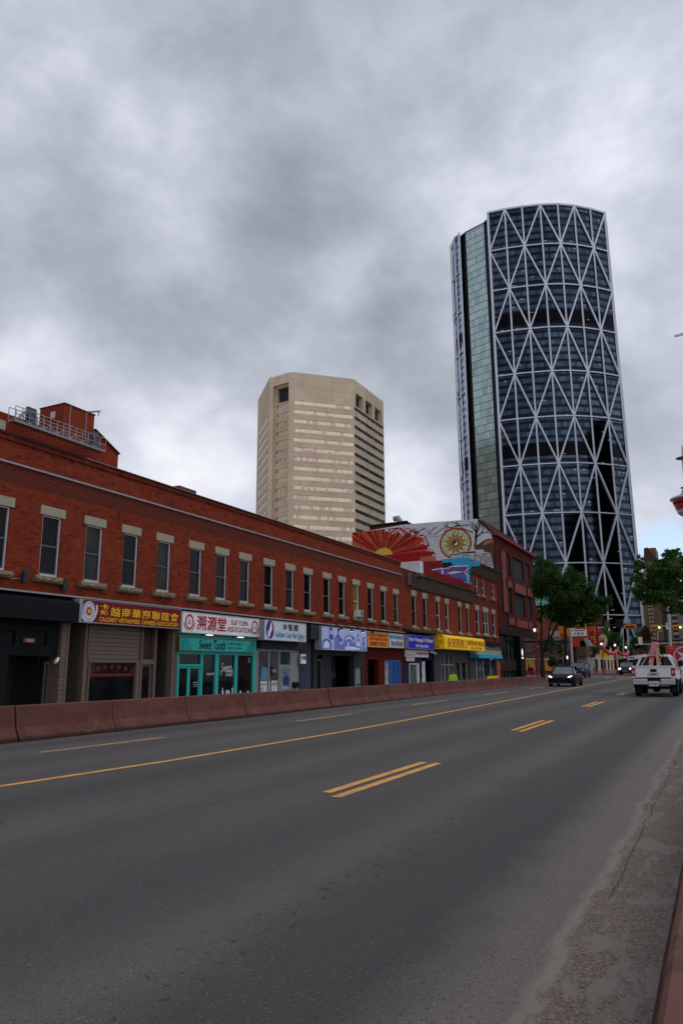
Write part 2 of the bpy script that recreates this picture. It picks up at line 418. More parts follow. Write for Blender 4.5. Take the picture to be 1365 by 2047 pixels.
def asphaltmat():
    m, nt, b = newmat('asphalt'); co = objco(nt)
    s = nt.nodes.new('ShaderNodeSeparateXYZ'); L(nt, co, s.inputs[0]); X = s.outputs[0]; Y = s.outputs[1]
    st = nt.nodes.new('ShaderNodeMapping'); st.inputs['Scale'].default_value = (1, .16, 1); L(nt, co, st.inputs[0])
    nb = noise_(nt, st.outputs[0], .55, 5, .55)          # streaks along traffic
    nm = noise_(nt, co, 1.3, 6, .6)
    nf = noise_(nt, co, 60, 4, .7)
    base = mixc(nt, ramp(nt, nb, [(.3, 0.), (.7, 1.)]), lin((82, 77, 74)), lin((102, 96, 91)))
    # wheel tracks polished darker
    bx = math_(nt, 'DIVIDE', math_(nt, 'ADD', math_(nt, 'MULTIPLY_ADD', nm, .5, X), 13.75), 14.0)
    stp = [(-13.6, .6), (-12.6, .2), (-11.6, .7), (-10.6, .25), (-9.6, .6), (-8.4, .5), (-7.4, .1), (-6.2, .65), (-5.4, .3), (-4.4, .45), (-3.7, .2), (-2.85, .75), (-2.3, .15), (-1.6, .12), (-1.2, .75), (-.9, 1.)]
    base = mixc(nt, ramp(nt, bx, [((x_+14)/14, v_) for x_, v_ in stp]), lin((68, 65, 64)), lin((106, 101, 97)))
    base = mixc(nt, ramp(nt, nb, [(.35, .0), (.7, .45)]), base, lin((62, 59, 60)))
    tr = math_(nt, 'SINE', math_(nt, 'MULTIPLY_ADD', X, 2*pi/1.85, math_(nt, 'MULTIPLY', nm, 1.2)))
    base = mixc(nt, ramp(nt, tr, [(.5, 0.), (.95, .12)]), base, lin((60, 58, 60)))
    base = mixc(nt, ramp(nt, nm, [(.52, 0.), (.72, .3)]), base, lin((60, 57, 58)))
    # lighter worn shoulder towards the right barrier and the far kerb
    sh = math_(nt, 'ADD', X, math_(nt, 'MULTIPLY', nm, .5))
    base = mixc(nt, ramp(nt, math_(nt, 'MULTIPLY_ADD', sh, .5, 1.12), [(.40, 0.), (.66, .55)]), base, lin((124, 115, 108)))
    # aggregate: pale stones and dark pits
    vo = nt.nodes.new('ShaderNodeTexVoronoi'); vo.inputs['Scale'].default_value = 62; L(nt, co, vo.inputs['Vector'])
    vs_ = nt.nodes.new('ShaderNodeSeparateColor'); L(nt, vo.outputs['Color'], vs_.inputs[0])
    spk = math_(nt, 'MULTIPLY', math_(nt, 'GREATER_THAN', vs_.outputs[0], .86), math_(nt, 'LESS_THAN', vo.outputs['Distance'], .27))
    base = mixc(nt, math_(nt, 'MULTIPLY', spk, math_(nt, 'MULTIPLY', nf, .8)), base, lin((170, 160, 152)))
    pit = math_(nt, 'MULTIPLY', math_(nt, 'LESS_THAN', vs_.outputs[0], .16), math_(nt, 'LESS_THAN', vo.outputs['Distance'], .4))
    base = mixc(nt, math_(nt, 'MULTIPLY', pit, .6), base, lin((36, 34, 35)))
    base = mixc(nt, ramp(nt, nf, [(.3, .45), (.65, 0.)]), base, lin((46, 44, 45)))
    # tar spots
    vt = nt.nodes.new('ShaderNodeTexVoronoi'); vt.inputs['Scale'].default_value = 1.1; L(nt, co, vt.inputs['Vector'])
    vts = nt.nodes.new('ShaderNodeSeparateColor'); L(nt, vt.outputs['Color'], vts.inputs[0])
    sp_ = math_(nt, 'MULTIPLY', math_(nt, 'GREATER_THAN', vts.outputs[1], .8), math_(nt, 'LESS_THAN', math_(nt, 'ADD', vt.outputs['Distance'], math_(nt, 'MULTIPLY', nf, .12)), .14))
    base = mixc(nt, math_(nt, 'MULTIPLY', sp_, .55), base, lin((42, 40, 41)))
    # oil drips and dark blotches along one wheel path
    ln = math_(nt, 'SUBTRACT', 1.0, math_(nt, 'MINIMUM', math_(nt, 'DIVIDE', math_(nt, 'ABSOLUTE', math_(nt, 'ADD', X, 2.55)), .38), 1.0))
    ob = math_(nt, 'ADD', noise_(nt, co, 11, 4, .55), math_(nt, 'MULTIPLY', ln, .13))
    base = mixc(nt, ramp(nt, ob, [(.715, 0.), (.745, .6)]), base, lin((34, 33, 34)))
    # gravel and silt washed against the right barrier (x > -0.9)
    edge = math_(nt, 'ADD', X, math_(nt, 'MULTIPLY', math_(nt, 'SUBTRACT', noise_(nt, st.outputs[0], 4.5, 5, .6), .5), .30))
    # silt reaches further out near the camera
    edge = math_(nt, 'ADD', edge, math_(nt, 'MULTIPLY', math_(nt, 'SUBTRACT', noise_(nt, co, 3.0, 5, .6), .5), .14))
    gm = ramp(nt, math_(nt, 'ADD', edge, 1.0), [(.10, 0.), (.135, 1.)])
    rim = math_(nt, 'MULTIPLY', ramp(nt, math_(nt, 'ADD', edge, 1.0), [(.02, 0.), (.12, 1.)]), math_(nt, 'SUBTRACT', 1.0, gm))
    base = mixc(nt, math_(nt, 'MULTIPLY', rim, .7), base, lin((140, 128, 118)))
    vg = nt.nodes.new('ShaderNodeTexVoronoi'); vg.inputs['Scale'].default_value = 120; L(nt, co, vg.inputs['Vector'])
    vgs = nt.nodes.new('ShaderNodeSeparateColor'); L(nt, vg.outputs['Color'], vgs.inputs[0])
    gcol = nt.nodes.new('ShaderNodeValToRGB'); L(nt, vgs.outputs[0], gcol.inputs[0]); ge = gcol.color_ramp.elements
    for i_, (p_, c_) in enumerate([(0., (50, 42, 39)), (.12, (94, 83, 77)), (.6, (110, 98, 91)), (.9, (126, 113, 106)), (1., (156, 143, 134))]):
        if i_ < 2: e_ = ge[i_]; e_.position = p_
        else: e_ = ge.new(p_)
        e_.color = (*lin(c_), 1)
    mpn = nt.nodes.new('ShaderNodeMapping'); mpn.inputs['Scale'].default_value = (1, .38, 1); L(nt, co, mpn.inputs[0]); npt = noise_(nt, mpn.outputs[0], 4.2, 4, .6)
    grav = mixc(nt, ramp(nt, npt, [(.52, 0.), (.58, .9)]), gcol.outputs[0], lin((124, 113, 107)))
    grav = mixc(nt, ramp(nt, noise_(nt, co, 18, 3, .6), [(.6, 0.), (.7, .6)]), grav, lin((62, 54, 51)))
    base = mixc(nt, gm, base, grav)
    # longitudinal crack by the gutter and one in the second lane
    for x0, wd, amp in ((-.80, .007, .10), (-6.9, .010, .25)):
        cx_ = math_(nt, 'ADD', math_(nt, 'SUBTRACT', X, x0), math_(nt, 'MULTIPLY', math_(nt, 'SUBTRACT', noise_(nt, co, 1.5, 7, .7), .5), amp*2))
        ck = math_(nt, 'LESS_THAN', math_(nt, 'ABSOLUTE', cx_), wd)
        ck = math_(nt, 'MULTIPLY', ck, math_(nt, 'GREATER_THAN', Y, 5.4))
        if x0 < -2: ck = math_(nt, 'MULTIPLY', ck, ramp(nt, nm, [(.5, 0.), (.56, .6)]))
        base = mixc(nt, math_(nt, 'MULTIPLY', ck, .6), base, lin((30, 28, 28)))
    L(nt, base, b.inputs['Base Color']); b.inputs['Roughness'].default_value = .85; b.inputs['Specular IOR Level'].default_value = .22
    hgt_ = math_(nt, 'ADD', math_(nt, 'MULTIPLY', nf, .6), math_(nt, 'MULTIPLY', math_(nt, 'MULTIPLY', vg.outputs['Distance'], gm), 1.5))
    bump(nt, b, math_(nt, 'MULTIPLY_ADD', vo.outputs['Distance'], .5, hgt_), .008, .55)
    return m
m_as = asphaltmat()
sheet('road', m_as, [-13.75, -9, -4, -.3, .2], [y for y in YS if y <= 98]+[98], lambda x, y: g(y), -.002)
sheet('cross_road', m_as, [-60, -21, -14, -4, 20, 60], [98.0, 105, 118], lambda x, y: g(y), -.002)
sheet('far_road', m_as, [-14.2, -9, -4, 1.2], [118, 160, 230, 300, 600], lambda x, y: g(y), -.002)
sheet('service_lane', m_as, [-18, -13.95], [y for y in YS if y <= 64]+[64], lambda x, y: low(y), -.002)
def slab(name, mat, x0, x1, ys, hf, th=.13):
    m = MB(); secs = [[(x0, y, hf(y)-.2), (x1, y, hf(y)-.2), (x1, y, hf(y)+th), (x0, y, hf(y)+th)] for y in ys]
    m.loft(secs); return structure(m.build(name, mat))
m_pav = M('pavement', (140, 134, 128), .85, var=.15, scale=1.2, bumpd=.004)
m_bpave = brickmat('brick_paving', (128, 62, 54), (110, 50, 46), (92, 72, 66), w=.2, h=.1, mort=.01)
slab('sidewalk', m_pav, -24, -18.0, [-30, 20, 40, 55, 64], low)
def bulb():
    m = MB(); pts = [(-24, 64), (-18, 64), (-14.6, 67), (-14.0, 75), (-14.0, 94), (-16, 98), (-24, 98)]
    pts = [(x, y) for x, y in pts]
    m.prism([(x, y, hgt(-20, y)-.1) for x, y in pts], (0, 0, .24)); o = m.build('corner_pavement', m_bpavz); return structure(o)
def flatbrick():
    m, nt, b = newmat('brick_paving_flat'); co = objco(nt)
    t = nt.nodes.new('ShaderNodeTexBrick'); L(nt, co, t.inputs['Vector'])
    for k, c_ in (('Color1', (126, 62, 54)), ('Color2', (104, 48, 44)), ('Mortar', (80, 60, 56))): t.inputs[k].default_value = (*lin(c_), 1)
    t.inputs['Scale'].default_value = 1; t.inputs['Brick Width'].default_value = .3; t.inputs['Row Height'].default_value = .15; t.inputs['Mortar Size'].default_value = .012
    L(nt, t.outputs[0], b.inputs['Base Color']); b.inputs['Roughness'].default_value = .8; return m
m_bpavz = flatbrick(); bulb()
slab('far_sidewalk', m_bpavz, -40, -14.2, [118, 160, 230, 300], g, .14)
slab('right_sidewalk', m_pav, .05, 6, [-10, 20, 40, 55, 75, 98], g, .12)
slab('far_right_sidewalk', m_pav, 1.2, 12, [118, 160, 230, 300], g, .12)

# painted markings: thin sheets following the road
m_yel = None
def paint(name, col, wear):
    m, nt, b = newmat(name); co = objco(nt)
    n = noise_(nt, co, 14, 6, .7); n2 = noise_(nt, co, 2.5, 4, .6)
    f = math_(nt, 'ADD', math_(nt, 'MULTIPLY', n, .6), math_(nt, 'MULTIPLY', n2, .4))
    L(nt, mixc(nt, ramp(nt, f, [(wear-.06, .0), (wear+.04, .8)]), lin(col), lin((105, 98, 92))), b.inputs['Base Color'])
    b.inputs['Roughness'].default_value = .6; return m
m_yel = paint('yellow_paint', (206, 146, 52), .56); m_yel2 = paint('worn_yellow_paint', (196, 146, 70), .47); m_whp = paint('white_paint', (190, 190, 186), .52)
def marking(name, pts, wd, mat):
    """pts: centreline points (x,y)"""
    m = MB(); ys = []
    for (xa, ya), (xb, yb) in zip(pts, pts[1:]):
        k = max(1, int((yb-ya)/4))
        for i in range(k): ys.append((xa+(xb-xa)*i/k, ya+(yb-ya)*i/k))
    ys.append(pts[-1])
    extra = []
    for i, (x, y) in enumerate(ys):
        extra.append((x, y))
        if i < len(ys)-1:
            y2 = ys[i+1][1]
            for gy in GY:
                if y < gy < y2: extra.append((x+(ys[i+1][0]-x)*(gy-y)/(y2-y), gy))
    for (xa, ya), (xb, yb) in zip(extra, extra[1:]):
        m.face([(xa-wd/2, ya, g(ya)+.004), (xa+wd/2, ya, g(ya)+.004), (xb+wd/2, yb, g(yb)+.004), (xb-wd/2, yb, g(yb)+.004)])
    return m.build(name, mat)
structure(marking('centre_line', [(-8.66, -2), (-8.6, 6.9), (-8.37, 10), (-8.3, 16), (-8.6, 30), (-8.9, 48), (-9.3, 70), (-9.7, 97)], .145, m_yel))
for ya, yb, xa, xb in [(8.2, 11.7, -4.46, -4.43), (18.1, 22.0, -4.66, -4.68), (29.2, 33.3, -4.8, -4.82), (40.5, 44.5, -4.95, -5.0), (51, 55, -5.1, -5.15), (-2.3, 1.3, -4.4, -4.4)]:
    m = MB()
    for dx in (0, .25): 
        m.face([(xa+dx-.066, ya+.1-.25*(dx > 0), g(ya)+.004), (xa+dx+.066, ya+.1-.25*(dx > 0), g(ya)+.004), (xb+dx+.066, yb-.12, g(yb)+.004), (xb+dx-.066, yb-.12, g(yb)+.004)])
    structure(m.build('lane_dashes', m_yel))
for ya, yb, x in [(10.0, 13.4, -11.42), (19, 22.5, -11.2), (28.5, 32.5, -11.35), (39, 43.5, -11.4), (50, 54, -11.5), (0, 3.4, -11.5)]:
    structure(marking('worn_lane_dash', [(x, ya), (x+.08, yb)], .2, m_yel2))
for x in (-13, -11.4, -9.8, -8.2, -6.6, -5, -3.4, -1.8):
    m = MB(); m.face([(x, 95.2, g(96)+.006), (x+.8, 95.2, g(96)+.006), (x+.8, 97.6, g(97)+.012), (x, 97.6, g(97)+.012)]); structure(m.build('crosswalk_bar', m_whp))

# ================================================================== concrete barriers
def concrete_red():
    m, nt, b = newmat('tinted_concrete'); co = objco(nt); s = nt.nodes.new('ShaderNodeSeparateXYZ'); L(nt, co, s.inputs[0])
    n = noise_(nt, co, 2.2, 7, .65)
    c = mixc(nt, ramp(nt, n, [(.3, 0.), (.7, 1.)]), lin((84, 48, 41)), lin((106, 66, 57)))
    # streaky dirt along the face
    mp = nt.nodes.new('ShaderNodeMapping'); mp.inputs['Scale'].default_value = (1, .35, 7); L(nt, co, mp.inputs[0])
    c = mixc(nt, ramp(nt, noise_(nt, mp.outputs[0], 1.5, 5, .6), [(.5, 0.), (.75, .4)]), c, lin((58, 35, 31)))
    # grimy foot with a ragged edge
    e = math_(nt, 'ADD', s.outputs[2], math_(nt, 'MULTIPLY', math_(nt, 'SUBTRACT', noise_(nt, co, 5, 5, .7), .5), .12))
    c = mixc(nt, ramp(nt, e, [(.09, .75), (.13, 0.)]), c, lin((40, 25, 23)))
    # worn pale top and edges
    c = mixc(nt, ramp(nt, math_(nt, 'ADD', s.outputs[2], math_(nt, 'MULTIPLY', noise_(nt, co, 9, 4, .7), .06)), [(.76, 0.), (.78, .45)]), c, lin((112, 80, 72)))
    vo = nt.nodes.new('ShaderNodeTexVoronoi'); vo.inputs['Scale'].default_value = 60; L(nt, co, vo.inputs['Vector'])
    c = mixc(nt, math_(nt, 'MULTIPLY', math_(nt, 'LESS_THAN', vo.outputs['Distance'], .18), .35), c, lin((90, 60, 56)))
    c = mixc(nt, ramp(nt, noise_(nt, co, 1.1, 4, .7), [(.66, 0.), (.74, .5)]), c, lin((112, 76, 68)))
    oi = nt.nodes.new('ShaderNodeObjectInfo'); c = mixc(nt, math_(nt, 'MULTIPLY', oi.outputs['Random'], .28), c, lin((58, 38, 32)))
    # tyre scuffs and rain streaks
    mp_ = nt.nodes.new('ShaderNodeMapping'); mp_.inputs['Scale'].default_value = (1, 5, .5); L(nt, co, mp_.inputs[0])
    c = mixc(nt, ramp(nt, noise_(nt, mp_.outputs[0], 1.6, 5, .65), [(.56, 0.), (.72, .5)]), c, lin((52, 33, 29)))
    mp3 = nt.nodes.new('ShaderNodeMapping'); mp3.inputs['Scale'].default_value = (1, .8, 9); L(nt, co, mp3.inputs[0])
    c = mixc(nt, ramp(nt, noise_(nt, mp3.outputs[0], 2.6, 4, .7), [(.66, 0.), (.74, .55)]), c, lin((120, 90, 80)))
    L(nt, c, b.inputs['Base Color']); b.inputs['Roughness'].default_value = .85; b.inputs['Specular IOR Level'].default_value = .2
    bump(nt, b, noise_(nt, co, 24, 6, .7), .012, .6); return m
m_bar = concrete_red(); m_chalk = M('yellow_chalk', (132, 118, 78), .9)
def jersey(mir=1, L_=2.83, h0=1, h1=1):
    """profile across: base half .30, foot .08, slope to .25 then to .81"""
    prof = [(.30, -.05), (.30, .07), (.17, .31), (.10, .745), (.08, .76)]
    secs = []
    n = 8
    for i in range(n+1):
        y = L_*i/n; h = h0+(h1-h0)*i/n; j = lambda: random.uniform(-.004, .004)
        secs.append([(x+j(), y, z*h) for x, z in prof]+[(-x+j(), y, z*h) for x, z in reversed(prof)])
    m = MB(); m.loft(secs); return m
near = ['below the folding gate of the black shop, cut by the left edge', 'below the left siding post and brown siding shop window', 'below the brown siding shop door', 'below the teal framed shop',
        'below the hair salon windows', 'below the recessed doorway beside the hair salon', 'below the right half of the blue figure mural sign', 'below the dark red doorway and blue door frames',
        'below the white framed door of the navy shop', 'below the white brick pillar of the navy shop', 'just left of the worker in lime', 'just right of the worker in lime', 'below the drug store sliding doors',
        'below the dark windows of the end shop', 'below the small yellow board', 'below the green lit ground floor glass', 'below the red brown panels of the dark red building', 'below the glowing white column sign', 'just before the sloping end piece']
nb = 19; step = 2.87
zbar = lambda y: g(y)
for k in range(nb):
    y0 = 8.38+step*k
    m = jersey(); lab = near[k]
    o = m.build('concrete_barrier', m_bar, None, loc=(-13.78+random.uniform(-.02, .02), y0+random.uniform(0, .03), .4*g(y0+1.4)-.01))
    o.rotation_euler = (0, 0, random.uniform(-.006, .006))
    tag(o, 'reddish barrier segment '+lab, 'barrier', 'barrier segments along the far side of the road')
y0 = 8.38+step*nb
m = jersey(L_=6.5, h0=1, h1=.22); o = m.build('concrete_barrier', m_bar, None, loc=(-13.78, y0, .5*g(y0+3)-.01))
tag(o, 'sloping end piece of the reddish concrete barrier line beside the brick pavement', 'barrier', 'barrier segments along the far side of the road')
# chalk scribbles on the foot slope
def scrib(yc, s):
    def q(u, t): # u along, t 0..1 up the foot slope
        return (-13.78+.30-.13*t+.008, yc+u*s, .4*g(yc)-.01+.07+.24*t+.004)
    pts = [(-.42, .05), (-.6, .95), (-.2, .25), (.05, .05), (.35, .3), (.5, 1.0), (.75, .2)]
    m = MB(); m.tube([q(*p) for p in pts], .0055, k=4); return m
for yc, s, t_ in ((13.2, .75, 'on the barrier under the brown siding shop'), (27.1, .9, 'on the barrier under the blue figure mural sign'), (32.0, .8, 'on the barrier under the red doorway'), (35.0, .7, 'on the barrier under the navy shop')):
    tag(scrib(yc, s).build('chalk_scribble', m_chalk), 'pale yellow chalk zigzag mark '+t_, 'graffiti', 'chalk marks on the barriers')
# the barrier beside the camera
for k in range(-1, 2):
    lab = {-1: 'beside the viewer, beyond the lower right corner', 0: 'in the lower right corner, its worn top edge cracked', 1: 'rising at the right edge above the gravel'}[k]
    o = jersey(L_=4.0).build('concrete_barrier', m_bar, None, loc=(-.10, .9+4.03*k, 0))
    tag(o, 'pinkish concrete road barrier '+lab, 'barrier', 'barrier segments beside the gravel')
for k in range(2, 9):
    o = jersey(L_=4.0).build('concrete_barrier', m_bar, None, loc=(-.12+.03*k, .9+4.03*k, g(4*k)))
    tag(o, 'pinkish concrete road barrier continuing beyond the right photo edge', 'barrier', 'barrier segments out of sight to the right')

# ================================================================== The crescent glass tower
def bow():
    m_fr = M('white_steel', (198, 202, 210), .4, .1, .06, .05)
    def glass(name, c1, c2, cd, fl, pw, spand, band=()):
        m, nt, b = newmat(name); uv = nt.nodes.new('ShaderNodeTexCoord').outputs['UV']
        s = nt.nodes.new('ShaderNodeSeparateXYZ'); L(nt, uv, s.inputs[0])
        fu = math_(nt, 'DIVIDE', s.outputs[0], pw); fv = math_(nt, 'DIVIDE', s.outputs[1], fl)
        c = nt.nodes.new('ShaderNodeCombineXYZ'); L(nt, math_(nt, 'FLOOR', fu), c.inputs[0]); L(nt, math_(nt, 'FLOOR', fv), c.inputs[1])
        w_ = nt.nodes.new('ShaderNodeTexWhiteNoise'); w_.noise_dimensions = '2D'; L(nt, c.outputs[0], w_.inputs['Vector'])
        big = noise_(nt, uv, .035, 3, .5)
        f = math_(nt, 'ADD', math_(nt, 'MULTIPLY', w_.outputs['Value'], .5), math_(nt, 'MULTIPLY', big, .6))
        col = mixc(nt, ramp(nt, f, [(.3, 0.), (.8, 1.)]), lin(c1), lin(c2))
        ff = math_(nt, 'FRACT', fv)
        col = mixc(nt, ramp(nt, ff, [(spand-.02, 1.), (spand+.02, 0.)]), col, lin(cd))
        lf = math_(nt, 'FRACT', fu); col = mixc(nt, ramp(nt, lf, [(.05, .6), (.1, 0.)]), col, lin(cd))
        for z0, z1 in band:
            zz = s.outputs[1]; bm = math_(nt, 'MULTIPLY', math_(nt, 'GREATER_THAN', zz, z0), math_(nt, 'LESS_THAN', zz, z1))
            col = mixc(nt, bm, col, lin((16, 16, 18)))
        L(nt, col, b.inputs['Base Color']); b.inputs['Roughness'].default_value = .06
        b.inputs['Metallic'].default_value = 1
        # slight pane-to-pane tilt
        bump(nt, b, w_.outputs['Value'], .02, .12)
        return m, nt, b, w_, s
    bands = ((170, 177), (101, 108))
    mg, nt_, b_, w_, s_ = glass('dark_tower_glass', (38, 46, 54), (66, 79, 90), (27, 31, 39), 3.92, 1.5, .42, bands)
    # lit ceilings glimpsed behind a few panes
    lit = math_(nt_, 'GREATER_THAN', w_.outputs['Value'], .97)
    fvz = math_(nt_, 'FRACT', math_(nt_, 'DIVIDE', s_.outputs[1], 3.92)); lit = math_(nt_, 'MULTIPLY', lit, math_(nt_, 'GREATER_THAN', fvz, .93))
    b_.inputs['Emission Color'].default_value = (1, .8, .55, 1); L(nt_, math_(nt_, 'MULTIPLY', lit, .28), b_.inputs['Emission Strength'])
    mt = glass('teal_tower_glass', (150, 170, 170), (184, 202, 198), (88, 104, 106), 3.92, 1.75, .10); mt[2].inputs['Roughness'].default_value = .22; mt[2].inputs['Metallic'].default_value = .75; mt = mt[0]  # pale colour for the double skin, with its brighter reflection painted in
    ml = glass('pale_tower_glass', (150, 158, 180), (184, 192, 210), (110, 116, 140), 3.92, 1.5, .38, bands)[0]
    m_dk = M('dark_slot_panel', (20, 22, 27), .5)
    root = T('glass_tower', 'tall curved dark glass tower with white diagonal steel lattice on the right', 'tower', (-60, 345, 0))
    P = [onZ(x, y, 236) for x, y in ((975.4, 426), (1009, 419), (1043, 414), (1078.5, 410), (1113, 409), (1145, 412), (1177, 418), (1206, 426.5))]
    P = [(p.x, p.y) for p in P]
    Z = [236, 213.3, 190.6, 167.3, 144.0, 120.6, 97.0, 72.9, 49, 25.1, 1.2]
    def skin(name, pts, mat, inset=0, z0=0, z1=235.6):
        m = MB(); m.uv = []; u = 0
        for (xa, ya), (xb, yb) in zip(pts, pts[1:]):
            l = sqrt((xb-xa)**2+(yb-ya)**2)
            m.face([(xa, ya, z0), (xb, yb, z0), (xb, yb, z1), (xa, ya, z1)]); m.uv += [(u, z0), (u+l, z0), (u+l, z1), (u, z1)]; u += l
        return m.build(name, mat, root, fixn=False)
    skin('curved_glass_front', P, mg)
    cen = (-70, 380)
    def outw(p, d=.5):
        v = Vector((p[0]-cen[0], p[1]-cen[1])).normalized(); return (p[0]+v.x*d, p[1]+v.y*d)
    O = [outw(p) for p in P]
    for i, p in enumerate(O):
        m = MB(); m.bar((*p, 0), (*p, 236.3), .7 if i not in (0, 7) else 1.1, .8, up=(0, 1, 0)); m.build('lattice_column', m_fr, root)
    for k, z in enumerate(Z[:-1]):
        m = MB()
        for a, b in zip(O, O[1:]): m.bar((*a, z), (*b, z), .8, .52 if k else .9)
        m.build('ring_beam', m_fr, root)
    for k in range(10):
        zt, zb = Z[k], Z[k+1]
        for i in range(7):
            top = (i if i % 2 == 1 else i+1) if k % 2 == 0 else (i if i % 2 == 0 else i+1)
            bot = i+1 if top == i else i
            m = MB(); m.bar((*O[top], zt), (*O[bot], zb), .72, .7); m.build('diagonal_brace', m_fr, root)
    # recess, flat teal strip, recess, narrow pale lattice wing
    G = lambda x, y: (lambda p: (p.x, p.y))(onZ(x, y, 236))
    a0 = P[0]; s0 = G(965.5, 436); s1 = G(929.5, 455); w0 = G(917.5, 464.5); w1 = G(909, 473); w2 = G(902, 490); w3 = (w2[0]-.8, w2[1]+10)
    m = MB(); m.box(a0[0]-.3, s0[0]+1.5, a0[1]+3, a0[1]+8, 0, 234); m.build('dark_slot', m_dk, root)
    m = MB(); m.prism([(a0[0]-.7, a0[1]+.5, 0), (a0[0]-.7, a0[1]+9, 0), (a0[0]-.35, a0[1]+9, 0), (a0[0]-.35, a0[1]+.5, 0)], (0, 0, 236)); m.build('edge_fin', M('grey_edge_panel', (120, 118, 134), .5), root)
    m = MB(); m.prism([(s0[0]+.2, s0[1], 0), (s0[0]+2.2, s0[1]+.4, 0), (s0[0]+1.8, s0[1]+6, 0), (s0[0], s0[1]+6, 0)], (0, 0, 233.5)); m.build('dark_slot', m_dk, root)
    skin('flat_teal_glass', [s1, s0], mt, z1=233.5)
    m = MB(); m.prism([(w0[0], w0[1]+2.5, 0), (s1[0], s1[1]+.6, 0), (s1[0], s1[1]+8, 0), (w0[0], w0[1]+8, 0)], (0, 0, 233)); m.build('dark_slot', m_dk, root)
    skin('curved_glass_wing', [w3, w2, w1, w0], ml, z1=235)
    OW = [(w3[0]-.6, w3[1]), (w2[0]-.5, w2[1]-.4), (w1[0]-.3, w1[1]-.5), (w0[0], w0[1]-.4)]
    for i, p in enumerate(OW):
        m = MB(); m.bar((*p, 0), (*p, 235.6), .5 if i < 3 else 1.0, .6, up=(0, 1, 0)); m.build('lattice_column', m_fr, root)
    for k, z in enumerate(Z[:-1]):
        if k % 1 == 0:
            m = MB(); zz = z-1.2
            for a, b in zip(OW[1:], OW[2:]): m.bar((*a, zz), (*b, zz), .5, .5)
            m.build('ring_beam', m_fr, root)
    for k in range(10):
        m = MB(); a, b = (OW[1], OW[3]) if k % 2 == 0 else (OW[3], OW[1]); m.bar((*a, Z[k]-1.2), (*b, Z[k+1]-1.2), .5, .5); m.build('diagonal_brace', m_fr, root)
    # back of the crescent and the roof
    back = [P[7], (P[7][0]-.6, P[7][1]+7), (-52, 392), (-84, 396), (-108, 382), w3]
    skin('rear_glass', back, mg, z1=234)
    m = MB(); m.bar((P[7][0]+.3, P[7][1]+5, 0), (P[7][0]+.3, P[7][1]+5, 233), .9, .9, up=(0, 1, 0)); m.build('lattice_column', m_fr, root)
    poly = [w3, w2, w1, w0, s1, s0]+P+back[1:-1]
    m = MB(); m.prism([(x, y, 232.5) for x, y in poly], (0, 0, 1)); m.build('roof', m_dk, root)
bow()

